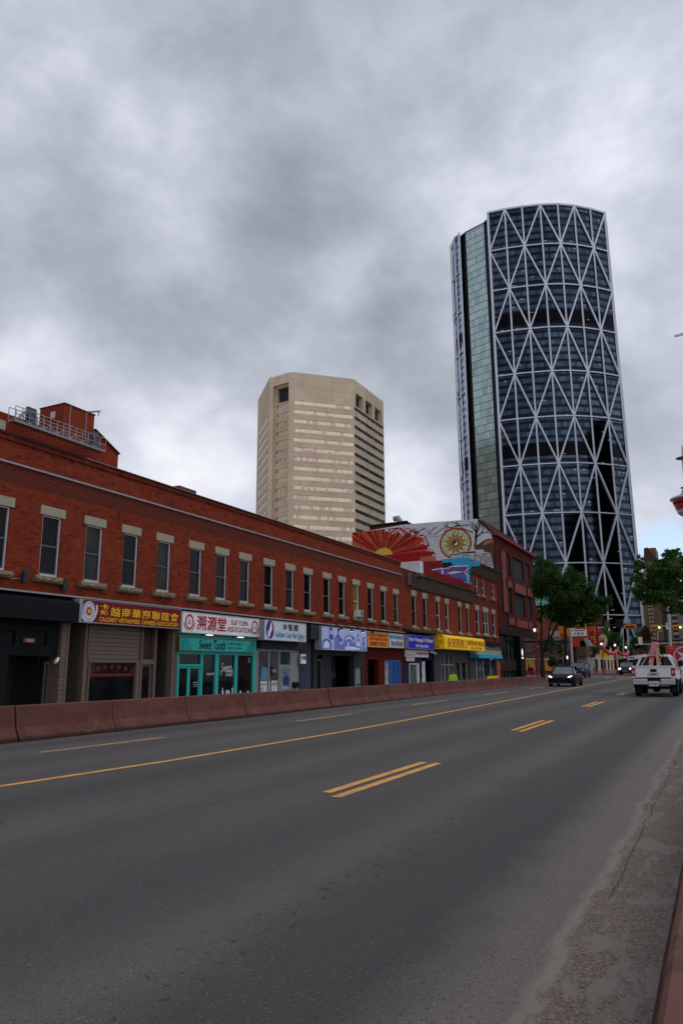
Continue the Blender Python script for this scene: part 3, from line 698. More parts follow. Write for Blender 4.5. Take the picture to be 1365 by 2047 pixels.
# ================================================================== beige faceted office tower
def beige():
    H = 130.0
    m_c = None
    m, nt, b = newmat('beige_precast'); co = objco(nt); s = nt.nodes.new('ShaderNodeSeparateXYZ'); L(nt, co, s.inputs[0])
    n = noise_(nt, co, .12, 5, .6); c = mixc(nt, ramp(nt, n, [(.3, 0.), (.7, 1.)]), lin((186, 166, 136)), lin((208, 188, 157)))
    u = math_(nt, 'ADD', s.outputs[0], math_(nt, 'MULTIPLY', s.outputs[1], .2))
    j1 = math_(nt, 'LESS_THAN', math_(nt, 'FRACT', math_(nt, 'DIVIDE', math_(nt, 'ADD', s.outputs[2], 1.0), 4.27)), .03)
    j3 = math_(nt, 'LESS_THAN', math_(nt, 'FRACT', math_(nt, 'DIVIDE', math_(nt, 'ADD', s.outputs[2], 3.6), 4.27)), .02)
    j2 = math_(nt, 'LESS_THAN', math_(nt, 'FRACT', math_(nt, 'DIVIDE', u, 5.9)), .022)
    c = mixc(nt, math_(nt, 'MULTIPLY', math_(nt, 'MAXIMUM', math_(nt, 'MAXIMUM', j1, j2), j3), .45), c, lin((120, 104, 86)))
    mp = nt.nodes.new('ShaderNodeMapping'); mp.inputs['Scale'].default_value = (1, 1, .05); L(nt, co, mp.inputs[0])
    c = mixc(nt, ramp(nt, noise_(nt, mp.outputs[0], .5, 5, .6), [(.55, 0.), (.8, .35)]), c, lin((150, 130, 106)))
    L(nt, c, b.inputs['Base Color']); b.inputs['Roughness'].default_value = .8; m_c = m
    def pane(name, stops_, rough, dark):
        m, nt, b = newmat(name); uv = nt.nodes.new('ShaderNodeTexCoord').outputs['UV']; s = nt.nodes.new('ShaderNodeSeparateXYZ'); L(nt, uv, s.inputs[0])
        fu = math_(nt, 'DIVIDE', s.outputs[0], 1.35); cc = nt.nodes.new('ShaderNodeCombineXYZ'); L(nt, math_(nt, 'FLOOR', fu), cc.inputs[0]); L(nt, math_(nt, 'FLOOR', s.outputs[1]), cc.inputs[1])
        w_ = nt.nodes.new('ShaderNodeTexWhiteNoise'); w_.noise_dimensions = '2D'; L(nt, cc.outputs[0], w_.inputs['Vector'])
        big = noise_(nt, uv, .08, 2, .5)
        f = math_(nt, 'ADD', math_(nt, 'MULTIPLY', w_.outputs['Value'], .4), math_(nt, 'MULTIPLY', big, .65))
        r_ = nt.nodes.new('ShaderNodeValToRGB'); L(nt, f, r_.inputs[0]); r_.color_ramp.interpolation = 'CONSTANT' if not dark else 'LINEAR'
        e = r_.color_ramp.elements
        while len(e) < len(stops_): e.new(.5)
        for e1, (p_, c_) in zip(e, stops_): e1.position = p_; e1.color = (*lin(c_), 1)
        col = mixc(nt, math_(nt, 'LESS_THAN', math_(nt, 'FRACT', fu), .07), r_.outputs[0], lin((110, 92, 80) if not dark else (30, 30, 30)))
        L(nt, col, b.inputs['Base Color']); b.inputs['Roughness'].default_value = rough; b.inputs['Metallic'].default_value = 0 if dark else .8; return m
    m_pk = pane('pink_mirror_pane', [(0, (170, 144, 126)), (.42, (194, 166, 146)), (.56, (196, 176, 146)), (.66, (198, 172, 150)), (.8, (204, 186, 150))], .16, False)
    m_dk = pane('dark_pane', [(0, (26, 28, 32)), (.5, (52, 54, 58)), (.8, (120, 112, 98))], .12, True)  # dark reflections on the right face are painted into these pane colours
    m_lv = M('dark_louvre', (52, 52, 52), .6)
    root = T('office_tower', 'beige precast office tower with faceted sides and pink ribbon windows', 'tower', (-155, 275, 0))
    G = lambda x, y: (lambda p: Vector((p.x, p.y)))(onZ(x, y, H))
    A, B, B2, C, C2, D, E_ = [G(*p) for p in ((516, 799.5), (540, 753.4), (546.8, 754), (577.5, 744.5), (589, 744), (707, 757.5), (765.7, 803))]
    F_ = E_+Vector((-14, 10)); back = [Vector((-155, 330)), Vector((-175, 335)), Vector((-192, 310))]
    def face(a, b, holes, depth=1.2):
        """wall with openings from a to b (u from a)"""
        d = b-a; l = d.length; d.normalize(); nrm = Vector((d.y, -d.x)); m = MB()
        def W(u, z, dd=0): q = a+d*u-nrm*dd; return (q.x, q.y, z)
        us = sorted(set([0, l]+[h[0] for h in holes]+[h[1] for h in holes])); zs = sorted(set([0, H]+[h[2] for h in holes]+[h[3] for h in holes]))
        for i in range(len(us)-1):
            for j in range(len(zs)-1):
                um, zm = (us[i]+us[i+1])/2, (zs[j]+zs[j+1])/2
                if any(h[0] < um < h[1] and h[2] < zm < h[3] for h in holes): continue
                m.face([W(us[i], zs[j]), W(us[i+1], zs[j]), W(us[i+1], zs[j+1]), W(us[i], zs[j+1])])
        for u0, u1, z0, z1, dp, mt, kind in holes:
            for q in ([(u0, z0), (u0, z1)], [(u1, z1), (u1, z0)], [(u0, z1), (u1, z1)], [(u1, z0), (u0, z0)]):
                m.face([W(*q[0]), W(*q[0], dp), W(*q[1], dp), W(*q[1])])
        m.build('wall', m_c, root, fixn=False)
        for u0, u1, z0, z1, dp, mt, kind in holes:
            mm = MB(); mm.face([W(u0, z0, dp-.01), W(u1, z0, dp-.01), W(u1, z1, dp-.01), W(u0, z1, dp-.01)]); mm.uv = [(u0+z0*3, z0), (u1+z0*3, z0), (u1+z0*3, z0+.3), (u0+z0*3, z0+.3)]
            if kind == 'louvre':
                n = int((u1-u0)/1.1)
                for q in range(1, n):
                    uu = u0+(u1-u0)*q/n; p0 = W(uu, z0, dp-.15); p1 = W(uu, z1, dp-.15); k0 = len(mm.v); mm.bar(p0, p1, .18, .18, up=(0, 1, 0)); mm.uv += [(0, 0)]*(len(mm.v)-k0)
            mm.build('louvre' if kind == 'louvre' else 'ribbon_window', mt, root, fixn=False)
    rows = [116.9-4.27*k for k in range(17)]
    rib = lambda l, mt, dp, m0=.4, m1=.4, r=rows: [(m0, l-m1, z-1.7, z, dp, mt, 'w') for z in r]
    face(A, B, rib((B-A).length, m_pk, .15, .8, 3.0, rows[1:]))
    face(B, B2, [])
    l = (C-B2).length
    face(B2+Vector((.0, 1.6)), C+Vector((0, 1.6)), rib(l, m_pk, .25, .9, .2)+[(1.2, l-.2, 117.6, 124.6, 1.6, m_lv, 'louvre')])
    m = MB(); m.prism([(B2.x, B2.y, 125.5), (C.x, C.y, 125.5), (C.x, C.y+1.7, 125.5), (B2.x, B2.y+1.7, 125.5)], (0, 0, H-125.5)); m.build('parapet_panel', m_c, root)
    for p, sgn in ((B2, 1), (C, -1)):
        m = MB(); m.face([(p.x, p.y, 0), (p.x, p.y+1.7, 0), (p.x, p.y+1.7, H), (p.x, p.y, H)]); m.build('wall', m_c, root, fixn=False)
    face(C, C2, [])
    face(C2, D, rib((D-C2).length, m_pk, .2, .0, .4))
    l = (E_-D).length
    face(D, E_, rib(l, m_dk, .5, .4, .15)+[(l*.06+i*l*.315, l*.06+i*l*.315+l*.23, 117.6, 124.0, 2.2, m_lv, 'louvre') for i in range(3)])
    m = MB(); pts = [E_, F_]+back+[A]
    for a, b in zip(pts, pts[1:]): m.face([(a.x, a.y, 0), (b.x, b.y, 0), (b.x, b.y, H), (a.x, a.y, H)])
    m.build('wall', m_c, root, fixn=False)
    m = MB(); m.face([(p.x, p.y, H-.6) for p in [A, B, B2, C, C2, D, E_, F_]+back]); m.build('roof', m_c, root, fixn=False)
beige()
# ================================================================== the long brick building
m_brick = brickmat('red_brick', (132, 49, 26), (108, 39, 22), (86, 50, 38), band=(7.78, 8.44, (80, 28, 19), (108, 66, 52)), dirt=.35, cd=(60, 26, 20))
m_brick2 = brickmat('red_brick_cap', (112, 41, 25), (90, 33, 22), (80, 48, 38), dirt=.6)
m_lint = M('cut_stone', (146, 138, 118), .8, var=.14, scale=2, bumpd=.004)
m_sill = M('rough_stone', (124, 110, 84), .9, var=.45, scale=9, bumpd=.03)
m_wfr = M('white_window_frame', (176, 174, 172), .5, var=.06)
m_gfr = M('grey_sash', (82, 82, 84), .5, var=.08)
m_metal = M('grey_flashing', (138, 137, 139), .5, .1, .12, 2)
m_blk = M('black_panel', (9, 11, 14), .6, var=.25, spec=.15)
def glassmat(name, col, rough=.06, spec=.5, stripes=0, wob=.0):
    m, nt, b = newmat(name); co = objco(nt); c = lin(col)
    n = noise_(nt, co, 1.3, 3, .5)
    cc = mixc(nt, ramp(nt, n, [(.35, 0.), (.65, 1.)]), tuple(v*.6 for v in c), tuple(v*1.3 for v in c))
    if stripes:
        s = nt.nodes.new('ShaderNodeSeparateXYZ'); L(nt, co, s.inputs[0])
        f = math_(nt, 'FRACT', math_(nt, 'DIVIDE', s.outputs[2], stripes)); cc = mixc(nt, ramp(nt, f, [(.2, .7), (.5, 0.)]), cc, tuple(v*.4 for v in c))
    L(nt, cc, b.inputs['Base Color']); b.inputs['Roughness'].default_value = rough; b.inputs['Specular IOR Level'].default_value = spec
    bump(nt, b, noise_(nt, co, .9, 2, .5), .02, .15)
    MATS[name] = m; return m
m_gl = glassmat('dark_glass', (13, 14, 15), .06, .14); m_gl2 = glassmat('shop_glass', (20, 22, 23), .05, .25); m_glb = glassmat('blind_glass', (44, 46, 42), .12, .15, .06); m_gly = glassmat('yellow_curtain_glass', (120, 104, 40), .12, .3)

b1 = T('brick_building', 'long two-storey red brick building with a row of narrow sash windows over shops', 'building', (FX-5, 33, 0))
Y0, Y1 = 4.0, 51.1
WZ = (4.78, 6.96)      # window opening bottom / top
wx = [(75, 126), (164.5, 210), (243, 279.6), (312.6, 345), (376, 409), (429, 459), (477, 504), (527, 549.2), (570, 590), (606, 624.7), (644.9, 661.7), (675, 690.6), (703.5, 718), (732, 745.7), (758, 770.8), (783, 794.7)]
wy = [12.1, 14.2, 15.98]+[(fy(a, y=1100)+fy(b, y=1100))/2 for a, b in wx]
HW = .42
m = wallholes(MB(), 'X', FX, Y0, Y1, 4.16, 9.26, [(y-HW, y+HW, *WZ) for y in wy], .2); m.build('wall', m_brick, b1, fixn=False)
m = MB(); m.box(-36, FX-.24, Y0, Y1, 4.1, 8.9); m.build('upper_core', m_brick2, b1); m = MB(); m.box(-36, FX-3.2, Y0, Y1, -1, 4.098); m.build('lower_core', m_brick2, b1)
m = MB(); m.box(FX-.3, FX+.06, Y0, Y1-.02, 9.262, 9.44); m.box(FX-.3, FX+.11, Y0, Y1-.02, 9.442, 9.47); m.build('parapet_cap', m_brick2, b1)
m = MB(); m.box(FX-.45, FX+.0, 19.6, Y1, 9.472, 9.53); m.build('coping', m_metal, b1)
m = MB(); m.box(FX-.5, FX+.0, Y0, 19.6, 9.472, 9.56); m.build('coping', m_blk, b1)
m = MB(); m.box(FX, FX+.07, Y0, Y1, 8.45, 8.5); m.face([(FX+.07, Y0, 8.5), (FX+.07, Y1, 8.5), (FX, Y1, 8.54), (FX, Y0, 8.54)]); m.build('drip_ledge', m_metal, b1)
m = MB(); m.box(FX, FX+.3, Y0, 51.0, 4.10, 4.16); m.build('sign_flashing', m_metal, b1)
def sillmesh(wd, h=.23, d=.16):
    m = MB(); n = 9; secs = []
    for i in range(n+1):
        y = -wd/2+wd*i/n; secs.append([(-.02, y, 0), (d*random.uniform(.75, 1.05), y, random.uniform(.0, .03)), (d*random.uniform(1.0, 1.5), y, h*random.uniform(.3, .5)), (d*random.uniform(.95, 1.2), y, h*random.uniform(.75, .9)), (d*.9, y, h), (-.02, y, h)])
    m.loft(secs); return m
def window_unit(root, yc, z0, z1, hw=.42, lint=.33, lw=.56, sillw=1.3, gl=None, mull=False, X=FX, sill=True, low_sash=m_gfr, first=None):
    """sash window: frame mesh with pane, sashes, lintel, sill under it"""
    fr = MB(); t = .055; d0, d1 = -.16, -.05; h = z1-z0
    fr.box(d0, d1, -hw, -hw+t, 0, h); fr.box(d0, d1, hw-t, hw, 0, h); fr.box(d0, d1, -hw+t, hw-t, h-t, h); fr.box(d0, d1+.05, -hw+t, hw-t, 0, t*1.2)
    if mull: fr.box(d0, d1, -t/2, t/2, t, h-t)
    w_ = fr.build('window', m_wfr, root, loc=(X, yc, z0))
    def sub(nm, mb, mt):
        o = mb.build(nm, mt, None, loc=(0, 0, 0)); o.parent = w_; return o
    s = MB(); zc = h*.5
    for a, b in ([(-hw+t, -t/2), (t/2, hw-t)] if mull else [(-hw+t, hw-t)]):
        s.box(-.13, -.075, a, b, zc-.03, zc+.03)
        for (y_a, y_b) in ((a, a+.035), (b-.035, b)): s.box(-.128, -.08, y_a, y_b, t*1.2, zc-.03)
        s.box(-.128, -.08, a+.035, b-.035, t*1.2, t*1.2+.06)
        for (y_a, y_b) in ((a, a+.03), (b-.03, b)): s.box(-.128, -.095, y_a, y_b, zc+.03, h-t)
    sub('sash', s, low_sash)
    g_ = MB(); g_.box(-.15, -.12, -hw+t, hw-t, t, h-t); sub('pane', g_, gl or m_gl)
    if lint:
        l_ = MB(); l_.box(-.1, .025, -lw, lw, h+.0, h+lint); sub('lintel', l_, m_lint)
    if sill: 
        sm = sillmesh(sillw); o = sub('sill', sm, m_sill); o.location = (0, 0, -.25)
    return w_
random.seed(11)
for i, y in enumerate(wy):
    gl = {4: m_glb, 6: m_glb, 15: m_gly}.get(i) or (m_glb if random.random() < .15 else m_gl)
    w_ = window_unit(b1, y, *WZ, gl=gl, low_sash=m_wfr if i == 15 else m_gfr)
# air conditioner hanging in the curtained window
yac = wy[15]
ac = T('air_conditioner', 'small white air conditioner box in the yellow curtained window', 'air conditioner', (FX, yac, 4.83))
m = MB(); m.box(-.1, .36, -.2, .36, 0, .44); m.build('casing', M('white_plastic', (200, 200, 196), .5), ac, loc=(FX, yac, 4.83), bevel=.02)
m = MB(); 
for q in range(7): m.box(.362, .375, -.15, .31, .05+q*.055, .08+q*.055)
m.build('grille', m_gfr, ac, loc=(FX, yac, 4.83))
# wall downlights over the black shop
for (px, t_) in ((44, 'leftmost dark cylinder wall light above the black awning'), (124.5, 'dark cylinder wall light above the right end of the black awning')):
    y = fy(px, y=1160); tl = T('wall_light', t_, 'wall light', (FX, y, 4.4), 'dark wall lights above the black awning')
    z = 4.3 if px > 100 else 4.42
    MB().lathe([(.09, 0), (.1, .02), (.1, .42), (.09, .44)], (FX+.16, y, z), 14).build('lamp_body', M('dark_grey_metal', (48, 50, 56), .5, .3), tl)
    MB().box(FX, FX+.08, y-.05, y+.05, z+.15, z+.3).build('bracket', MATS['dark_grey_metal'], tl)

# ------------------------------------------------------------------ shop fronts (parts of the brick building)
S0 = -1.0
def px_y(*xs, X=FX): return [fy(x, X=X) for x in xs]
def fb(m, xa, xb, z0, z1, X0, X1):
    """box between pixel columns xa..xb (read on the wall plane)"""
    return m.box(X0, X1, fy(xa), fy(xb), z0, z1)
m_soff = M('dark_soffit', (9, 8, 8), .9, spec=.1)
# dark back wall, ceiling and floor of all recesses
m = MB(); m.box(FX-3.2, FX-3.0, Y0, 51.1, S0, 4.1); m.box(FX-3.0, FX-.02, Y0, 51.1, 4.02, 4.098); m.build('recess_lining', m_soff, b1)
# --- black shop
sf = MB(); fb(sf, 100, 119, S0, 3.0, FX-2.4, FX-2.2)
za = onX(60, 1182, FX+.5).z
aw = MB(); ya, yb = Y0, fy(132)
aw.prism([(FX, ya, 4.08), (FX+.55, ya, 3.86), (FX+.55, ya, 3.2), (FX, ya, 3.2)], (0, yb-ya, 0)); o = aw.build('black_awning', m_blk, b1)
e = MB(); e.box(FX+.0, FX+.50, fy(132)+.02, fy(140), 3.2, 4.06); e.build('awning_end_box', m_metal, b1)
f1 = MB()
f1.box(FX-.25, FX-.1, Y0, fy(119), 2.0, 2.35); f1.box(FX-.25, FX-.1, Y0, fy(119), 2.85, 4.02)
for a, b in ((33, 58), (97, 119)): f1.box(FX-.25, FX-.1, fy(a), fy(b), 2.35, 2.85)
f1.box(FX-.25, FX-.1, Y0, fy(8), 2.35, 2.85); f1.box(FX-.3, FX-.1, Y0, fy(-8), S0, 2.0); f1.box(FX-.25, FX-.1, fy(2), fy(24), S0, 2.0)
f1.build('black_shop_front', m_blk, b1)
p_ = MB(); p_.box(FX-.24, FX-.2, fy(-20), fy(119), 2.3, 2.9); p_.box(FX-.24, FX-.2, fy(-8), fy(2), S0, 2.0); p_.build('brown_transom_panel', M('brown_board', (26, 22, 19), .7, spec=.15), b1)
# folding security gate
gt = MB(); ya, yb = fy(26), fy(118); n = 22
for i in range(n+1):
    y = ya+(yb-ya)*i/n
    if i < n:
        for z in [S0+.2+.42*k for k in range(7)]:
            y2 = y+(yb-ya)/n; gt.bar((FX-.9, y, z), (FX-.9, y2, z+.42), .014); gt.bar((FX-.88, y, z+.42), (FX-.88, y2, z), .014)
gt.build('folding_gate', M('gate_steel', (38, 34, 32), .5, .5), b1)
m = MB(); m.box(FX-1.9, FX-1.8, fy(26), fy(100), S0, 2.0); m.build('brown_inner_door', M('dark_brown_board', (52, 36, 30), .7), b1)
# siding posts
m_sid = siding('brown_siding', (104, 86, 74)); m_sidd = siding('brown_siding_dark', (66, 56, 50), .14)
m_brn = M('brown_trim', (98, 82, 72), .6, var=.1)
m = MB(); m.box(FX-.5, FX-.0, fy(122.5), fy(133), S0, 3.2); m.build('siding_post', m_sid, b1)
m = MB(); m.box(FX-.5, FX+.02, fy(133), fy(137), S0, 3.2); m.box(FX-.5, FX+.03, fy(121.2), fy(122.5), S0, 3.2); m.build('post_trim', m_brn, b1)
cam1 = T('security_camera', 'white bullet security camera on the siding post beside the folding gate', 'camera', (FX+.05, fy(118), 2.0), 'white security cameras on the shop fronts')
MB().tube([(FX+.02, fy(117.5), 1.92), (FX+.10, fy(112), 1.84), (FX+.16, fy(107), 1.78)], [.05, .06, .06], 10).build('camera_body', M('white_plastic', (200, 200, 196), .5), cam1)
MB().box(FX-.05, FX+.04, fy(116), fy(119), 1.8, 1.98).build('camera_mount', m_brn, cam1)
# --- brown siding shop
fr = FX-1.5
m = MB(); m.box(FX-3, fr, fy(137), fy(139), S0, 4); 
yL = fy(180); m.face([(FX-2.9, fy(150), S0), (FX-.3, yL, S0), (FX-.3, yL, 4), (FX-2.9, fy(150), 4)]); m.build('recess_siding', m_sidd, b1); m = MB(); m.face([(FX-2.2, fy(345), S0), (FX-2.2, fy(345), 4), (FX-.3, fy(345)+.01, 4), (FX-.3, fy(345)+.01, S0)])
m.build('recess_siding', m_sidd, b1)
zt = fz(250, 1321); zw = zt
m = MB(); m.box(FX-.5, FX-.3, fy(188), fy(293), zw, 4.0); m.box(FX-.5, FX-.3, fy(182), fy(190), S0, zw); m.box(FX-.5, FX-.3, fy(190), fy(291), S0, -.35); m.build('siding_wall', m_sid, b1)
m = MB(); m.box(FX-.5, FX-.22, fy(178), fy(183), S0, 4.0); m.box(FX-.5, FX-.25, fy(190), fy(291), zw-.07, zw+.02); m.box(FX-.5, FX-.25, fy(190), fy(193), S0, zw-.07); m.box(FX-.5, FX-.25, fy(284), fy(291), S0, zw-.07)
m.box(FX-.5, FX-.22, fy(291), fy(295), S0, 4.0); m.box(FX-.5, FX-.25, fy(319), fy(323), S0, 4.0); zd = fz(300, 1322); m.box(FX-.5, FX-.26, fy(295), fy(319), zd, zd+.08); m.box(FX-.5, FX-.26, fy(295), fy(319), zd-.12, zd)
m.box(FX-.3, FX-.0, fy(345), fy(348), S0, 4.0); m.build('shop_frame', m_brn, b1)
m = MB(); m.box(FX-.35, FX-.05, fy(348), fy(353), S0, 4.0); m.build('siding_post', m_sid, b1); m = MB(); m.box(FX-.35, FX-.03, fy(353), fy(356), S0, 4.0); m.build('post_trim', m_brn, b1)
m = MB(); m.box(FX-.42, FX-.38, fy(193), fy(284), S0, zw-.07); o = m.build('shop_window', m_gl2, b1)
ar = Dr('X', FX-.37)
for i in range(7):
    u = fy(200+13.5*i); v = fz(200+13.5*i, [1341, 1336, 1333, 1332, 1333, 1336, 1341][i]); ar.disc(u, v, .13, .11, 7)
ar.poly([(fy(194), fz(240, 1352)), (fy(283), fz(240, 1352)), (fy(283), fz(240, 1346)), (fy(194), fz(240, 1346))])
a_ = ar.build('window_decal', M('faded_red_vinyl', (96, 26, 26), .6), None); a_.parent = o; 
off = Vector((0, 0, 0)); p = o
while p is not None: off += p.location; p = p.parent
a_.location = -off
m = MB(); m.box(FX-.45, FX-.42, fy(295), fy(319), zd+.08, 4.0); m.build('transom_panel', M('dark_red_board', (58, 36, 32), .7), b1)
def gdoor(nm, xa, xb, zt_, X, frm, glm=m_gl2, zb=S0, st=.09, handle=True, shade=None):
    y_a, y_b = fy(xa), fy(xb); m = MB(); m.box(X-.03, X+.03, y_a, y_a+st, zb, zt_); m.box(X-.03, X+.03, y_b-st, y_b, zb, zt_); m.box(X-.03, X+.03, y_a+st, y_b-st, zt_-st, zt_); m.box(X-.03, X+.03, y_a+st, y_b-st, .1, .17)
    d = m.build(nm, frm, b1)
    off = d.parent.location.copy()
    def sb(n2, mm, mt):
        c = mm.build(n2, mt, b1); c.parent = d; return c
    m = MB(); m.box(X-.015, X+.005, y_a+st, y_b-st, zb, zt_-st); sb('door_glass', m, glm)
    if handle: m = MB(); m.box(X+.03, X+.08, y_a+.04, y_a+.07, -.05, .35); sb('handle', m, m_metal)
    return d
gdoor('shop_door', 296, 318, zd-.12, FX-.4, m_brn)
gdoor('side_door', 137.5, 148, fz(140, 1322), FX-1.2, m_gfr, handle=False)

# --- sign helper
def sign(name, label, xa, xb, yt, yb_, face, frame=None, X=FX+.25, back=FX+.0, cat='sign', fw=.03, ref=None, group=None):
    """box sign between pixel columns; yt, yb_ are top and bottom rows at column xa"""
    a, b = onX(xa, 1280, X).y, onX(xb, 1280, X).y
    z1, z0 = onX(xa, yt, X).z, onX(xa, yb_, X).z
    r = T(name, label, cat, (X, a, z0), group)
    MB().box(back, X-.03, a, b, z0, z1).build('sign_box', frame or m_metal, r)
    MB().box(X-.03, X, a+fw, b-fw, z0+fw, z1-fw).build('sign_face', face, r)
    m = MB(); m.box(X-.03, X+.02, a, b, z0, z0+fw); m.box(X-.03, X+.02, a, b, z1-fw, z1); m.box(X-.03, X+.02, a, a+fw, z0+fw, z1-fw); m.box(X-.03, X+.02, b-fw, b, z0+fw, z1-fw); m.build('sign_frame', frame or m_metal, r)
    return r, a+fw, b-fw, z0+fw, z1-fw, X
def rc(a, b, z0, z1, u0, u1, v0, v1): return (a+(b-a)*u0, a+(b-a)*u1, z0+(z1-z0)*v0, z0+(z1-z0)*v1)
m_maroon = M('maroon_acrylic', (112, 4, 10), .4, var=.08); m_gold = M('gold_letter', (222, 172, 30), .5, var=.08); m_white = M('white_acrylic', (212, 208, 206), .4, var=.06, scale=.8)
m_redl = M('red_letter', (160, 10, 18), .5); m_blkl = M('black_letter', (16, 16, 18), .5); m_blul = M('blue_letter', (40, 70, 150), .5)
# 1 maroon association sign
r, a, b, z0, z1, X = sign('shop_sign', 'maroon shop sign with gold Chinese characters and a leaf emblem over the brown siding shop', 149, 360, 1195.5, 1243, m_maroon)
W = b-a; H = z1-z0
u, v = a+W*.098, z0+H*.5
d = Dr('X', X+.008); d.disc(u, v, .31, .37, 32); 
for s_ in (-1, 1): d.stroke([(u+s_*(.36+.02), v+.26), (u+s_*.39, v+.02), (u+s_*.30, v-.22), (u+s_*.14, v-.38), (u+s_*.02, v-.42)], .09, .05)
em = d.build('emblem', M('pale_grey_print', (190, 192, 196), .5), r)
def child(par, mb, nm, mt):
    off = Vector((0, 0, 0)); p = par
    while p is not None: off += p.location; p = p.parent
    o = mb.build(nm, mt, None, fixn=False); o.parent = par; o.location = -off; return o
d = Dr('X', X+.012); d.ring(u, v, .235, .26, e=1.2); child(em, d, 'emblem_ring', M('slate_blue_print', (92, 112, 168), .5))
d = Dr('X', X+.014); pts = []
for i in range(22): rr = .19 if i % 2 == 0 else .11; pts.append((u+rr*sin(2*pi*i/22), v+rr*1.15*cos(2*pi*i/22)))
d.poly(pts); child(em, d, 'maple_leaf', m_redl)
d = Dr('X', X+.018)
for k in range(5): d.disc(u+.05*sin(2*pi*k/5), v+.05*cos(2*pi*k/5), .035, n=10)
child(em, d, 'flower', m_gold)
text('lettering', '卡', rc(a, b, z0, z1, .195, .265, .64, .90), 'X', X, m_gold, r, .02)
text('lettering', '城', rc(a, b, z0, z1, .195, .265, .36, .62), 'X', X, m_gold, r, .02)
text('lettering', '越南華裔聯誼會', rc(a, b, z0, z1, .285, .975, .34, .80), 'X', X, m_gold, r, .012, space=1.12)
text('lettering', 'CALGARY VIETNAMESE  CHINESE ASSOCIATION', rc(a, b, z0, z1, .19, .97, .07, .28), 'X', X, m_gold, r, .012)
r_, a__, b__, z0__, z1__, X__ = sign('notice_plate', 'small orange notice plate above the folding gate of the black shop', 52.5, 69, 1276, 1283.5, M('orange_plate', (190, 92, 62), .6), X=FX+.02, back=FX-.1, fw=.01)
d = Dr('X', X__+.006); zc__ = (z0__+z1__)/2
for i in range(7): u_ = a__+.06+(b__-a__-.12)*i/7; d.stroke([(u_, zc__-.03), (u_+.02, zc__+.03), (u_+.045, zc__-.02)], .012)
d.build('worn_print', M('plate_print', (226, 168, 140), .6), r_)
cb_ = T('wall_cable', 'thin grey cable looping along the brick wall to the left wall light', 'cable', (FX, 15, 4.4))
MB().tube([(FX+.02, fy(-60), 4.62), (FX+.02, fy(-20), 4.56), (FX+.02, fy(8), 4.53), (FX+.03, fy(36), 4.6)], .012, 5).build('cable_run', m_metal, cb_)
# 2 white association sign
r, a, b, z0, z1, X = sign('shop_sign', 'white shop sign with three red Chinese characters and two round emblems above the teal shop', 361.5, 519.5, 1220.5, 1264.5, m_white)
W = b-a; H = z1-z0
m_grn = M('dark_green_print', (40, 84, 52), .6)
for uu in (.085, .925):
    u, v = a+W*uu, z0+H*.52
    d = Dr('X', X+.008); d.ring(u, v, .215, .30, e=1.15); em = d.build('emblem', M('brick_red_print', (168, 48, 44), .5), r)
    d = Dr('X', X+.010); d.ring(u, v, .06, .08, n=14); 
    for k in range(3): d.ring(u+.09*sin(2*pi*k/3), v+.1*cos(2*pi*k/3), .045, .06, n=12)
    child(em, d, 'inner_rings', M('grey_print', (120, 112, 116), .5))
    for s_ in (-1, 1):
        d = Dr('X', X+.010); d.stroke([(u+s_*.37*cos(t_), v+.42*sin(t_)) for t_ in [-.1-k*.2 for k in range(7)]], .05, .02)
        child(em, d, 'laurel_branch', m_grn)
text('lettering', '溯源堂', rc(a, b, z0, z1, .165, .53, .14, .9), 'X', X, m_redl, r, .016)
text('lettering', 'SUE YUEN', rc(a, b, z0, z1, .595, .825, .55, .82), 'X', X, M('dark_red_letter', (120, 30, 34), .5), r, .006)
text('lettering', 'ASSOCIATION', rc(a, b, z0, z1, .545, .865, .17, .45), 'X', X, MATS['dark_red_letter'], r, .006)
# --- teal shop
m_teal = M('teal_paint', (44, 152, 144), .45, var=.07)
r, a, b, z0, z1, X = sign('shop_sign', 'teal shop sign with black brush lettering over the teal framed window', 358.5, 507.5, 1272, 1300.5, m_teal, M('brass_trim', (110, 92, 44), .4, .5), X=FX+.12, fw=.03)
W = b-a; H = z1-z0
m_dteal = M('dark_teal_print', (26, 118, 114), .5)
d = Dr('X', X+.008)
for uu, vv, rr in ((.06, .75, .22), (.10, .12, .26), (.02, .1, .2), (.93, .12, .26), (.98, .7, .2)):
    for k in range(1, 5):
        for i in range(26):
            a0_, a1_ = 2*pi*i/26, 2*pi*(i+1)/26; r0_, r1_ = rr*k/4-.02, rr*k/4
            q = [(a+W*uu+r_*cos(t_), z0+H*vv+r_*sin(t_)) for r_, t_ in ((r0_, a0_), (r1_, a0_), (r1_, a1_), (r0_, a1_))]
            if all(a < x_ < b and z0 < y_ < z1 for x_, y_ in q): d.poly(q)
d.build('swirl_pattern', m_dteal, r)
text('lettering', 'Sweet', rc(a, b, z0, z1, .235, .40, .12, .86), 'X', X, m_blkl, r, .012, shear=.25)
text('lettering', 'Tooth', rc(a, b, z0, z1, .425, .585, .10, .90), 'X', X, m_blkl, r, .012, shear=.25)
text('lettering', 'GOURMET ARTISAN\nROLLED ICE CREAM', rc(a, b, z0, z1, .615, .82, .2, .74), 'X', X, m_blkl, r, 0, line=1.5)
m_lamp = emis('lamp_glow', (235, 232, 225), 1.2)
for px, py, t_ in ((419, 1269.5, 'left'), (481, 1274, 'right')):
    p = onX(px, py, FX+.5); l_ = T('sign_lamp', 'slim %s-hand sign lamp above the teal shop sign' % t_, 'lamp', p, 'slim lamps above the teal shop sign')
    MB().box(p.x-.05, p.x+.05, p.y-.2, p.y+.2, p.z-.02, p.z+.02).build('light_bar', m_lamp, l_)
    MB().box(FX+.0, p.x-.05, p.y-.02, p.y+.02, p.z+.02, p.z+.05).build('arm', m_blk, l_)
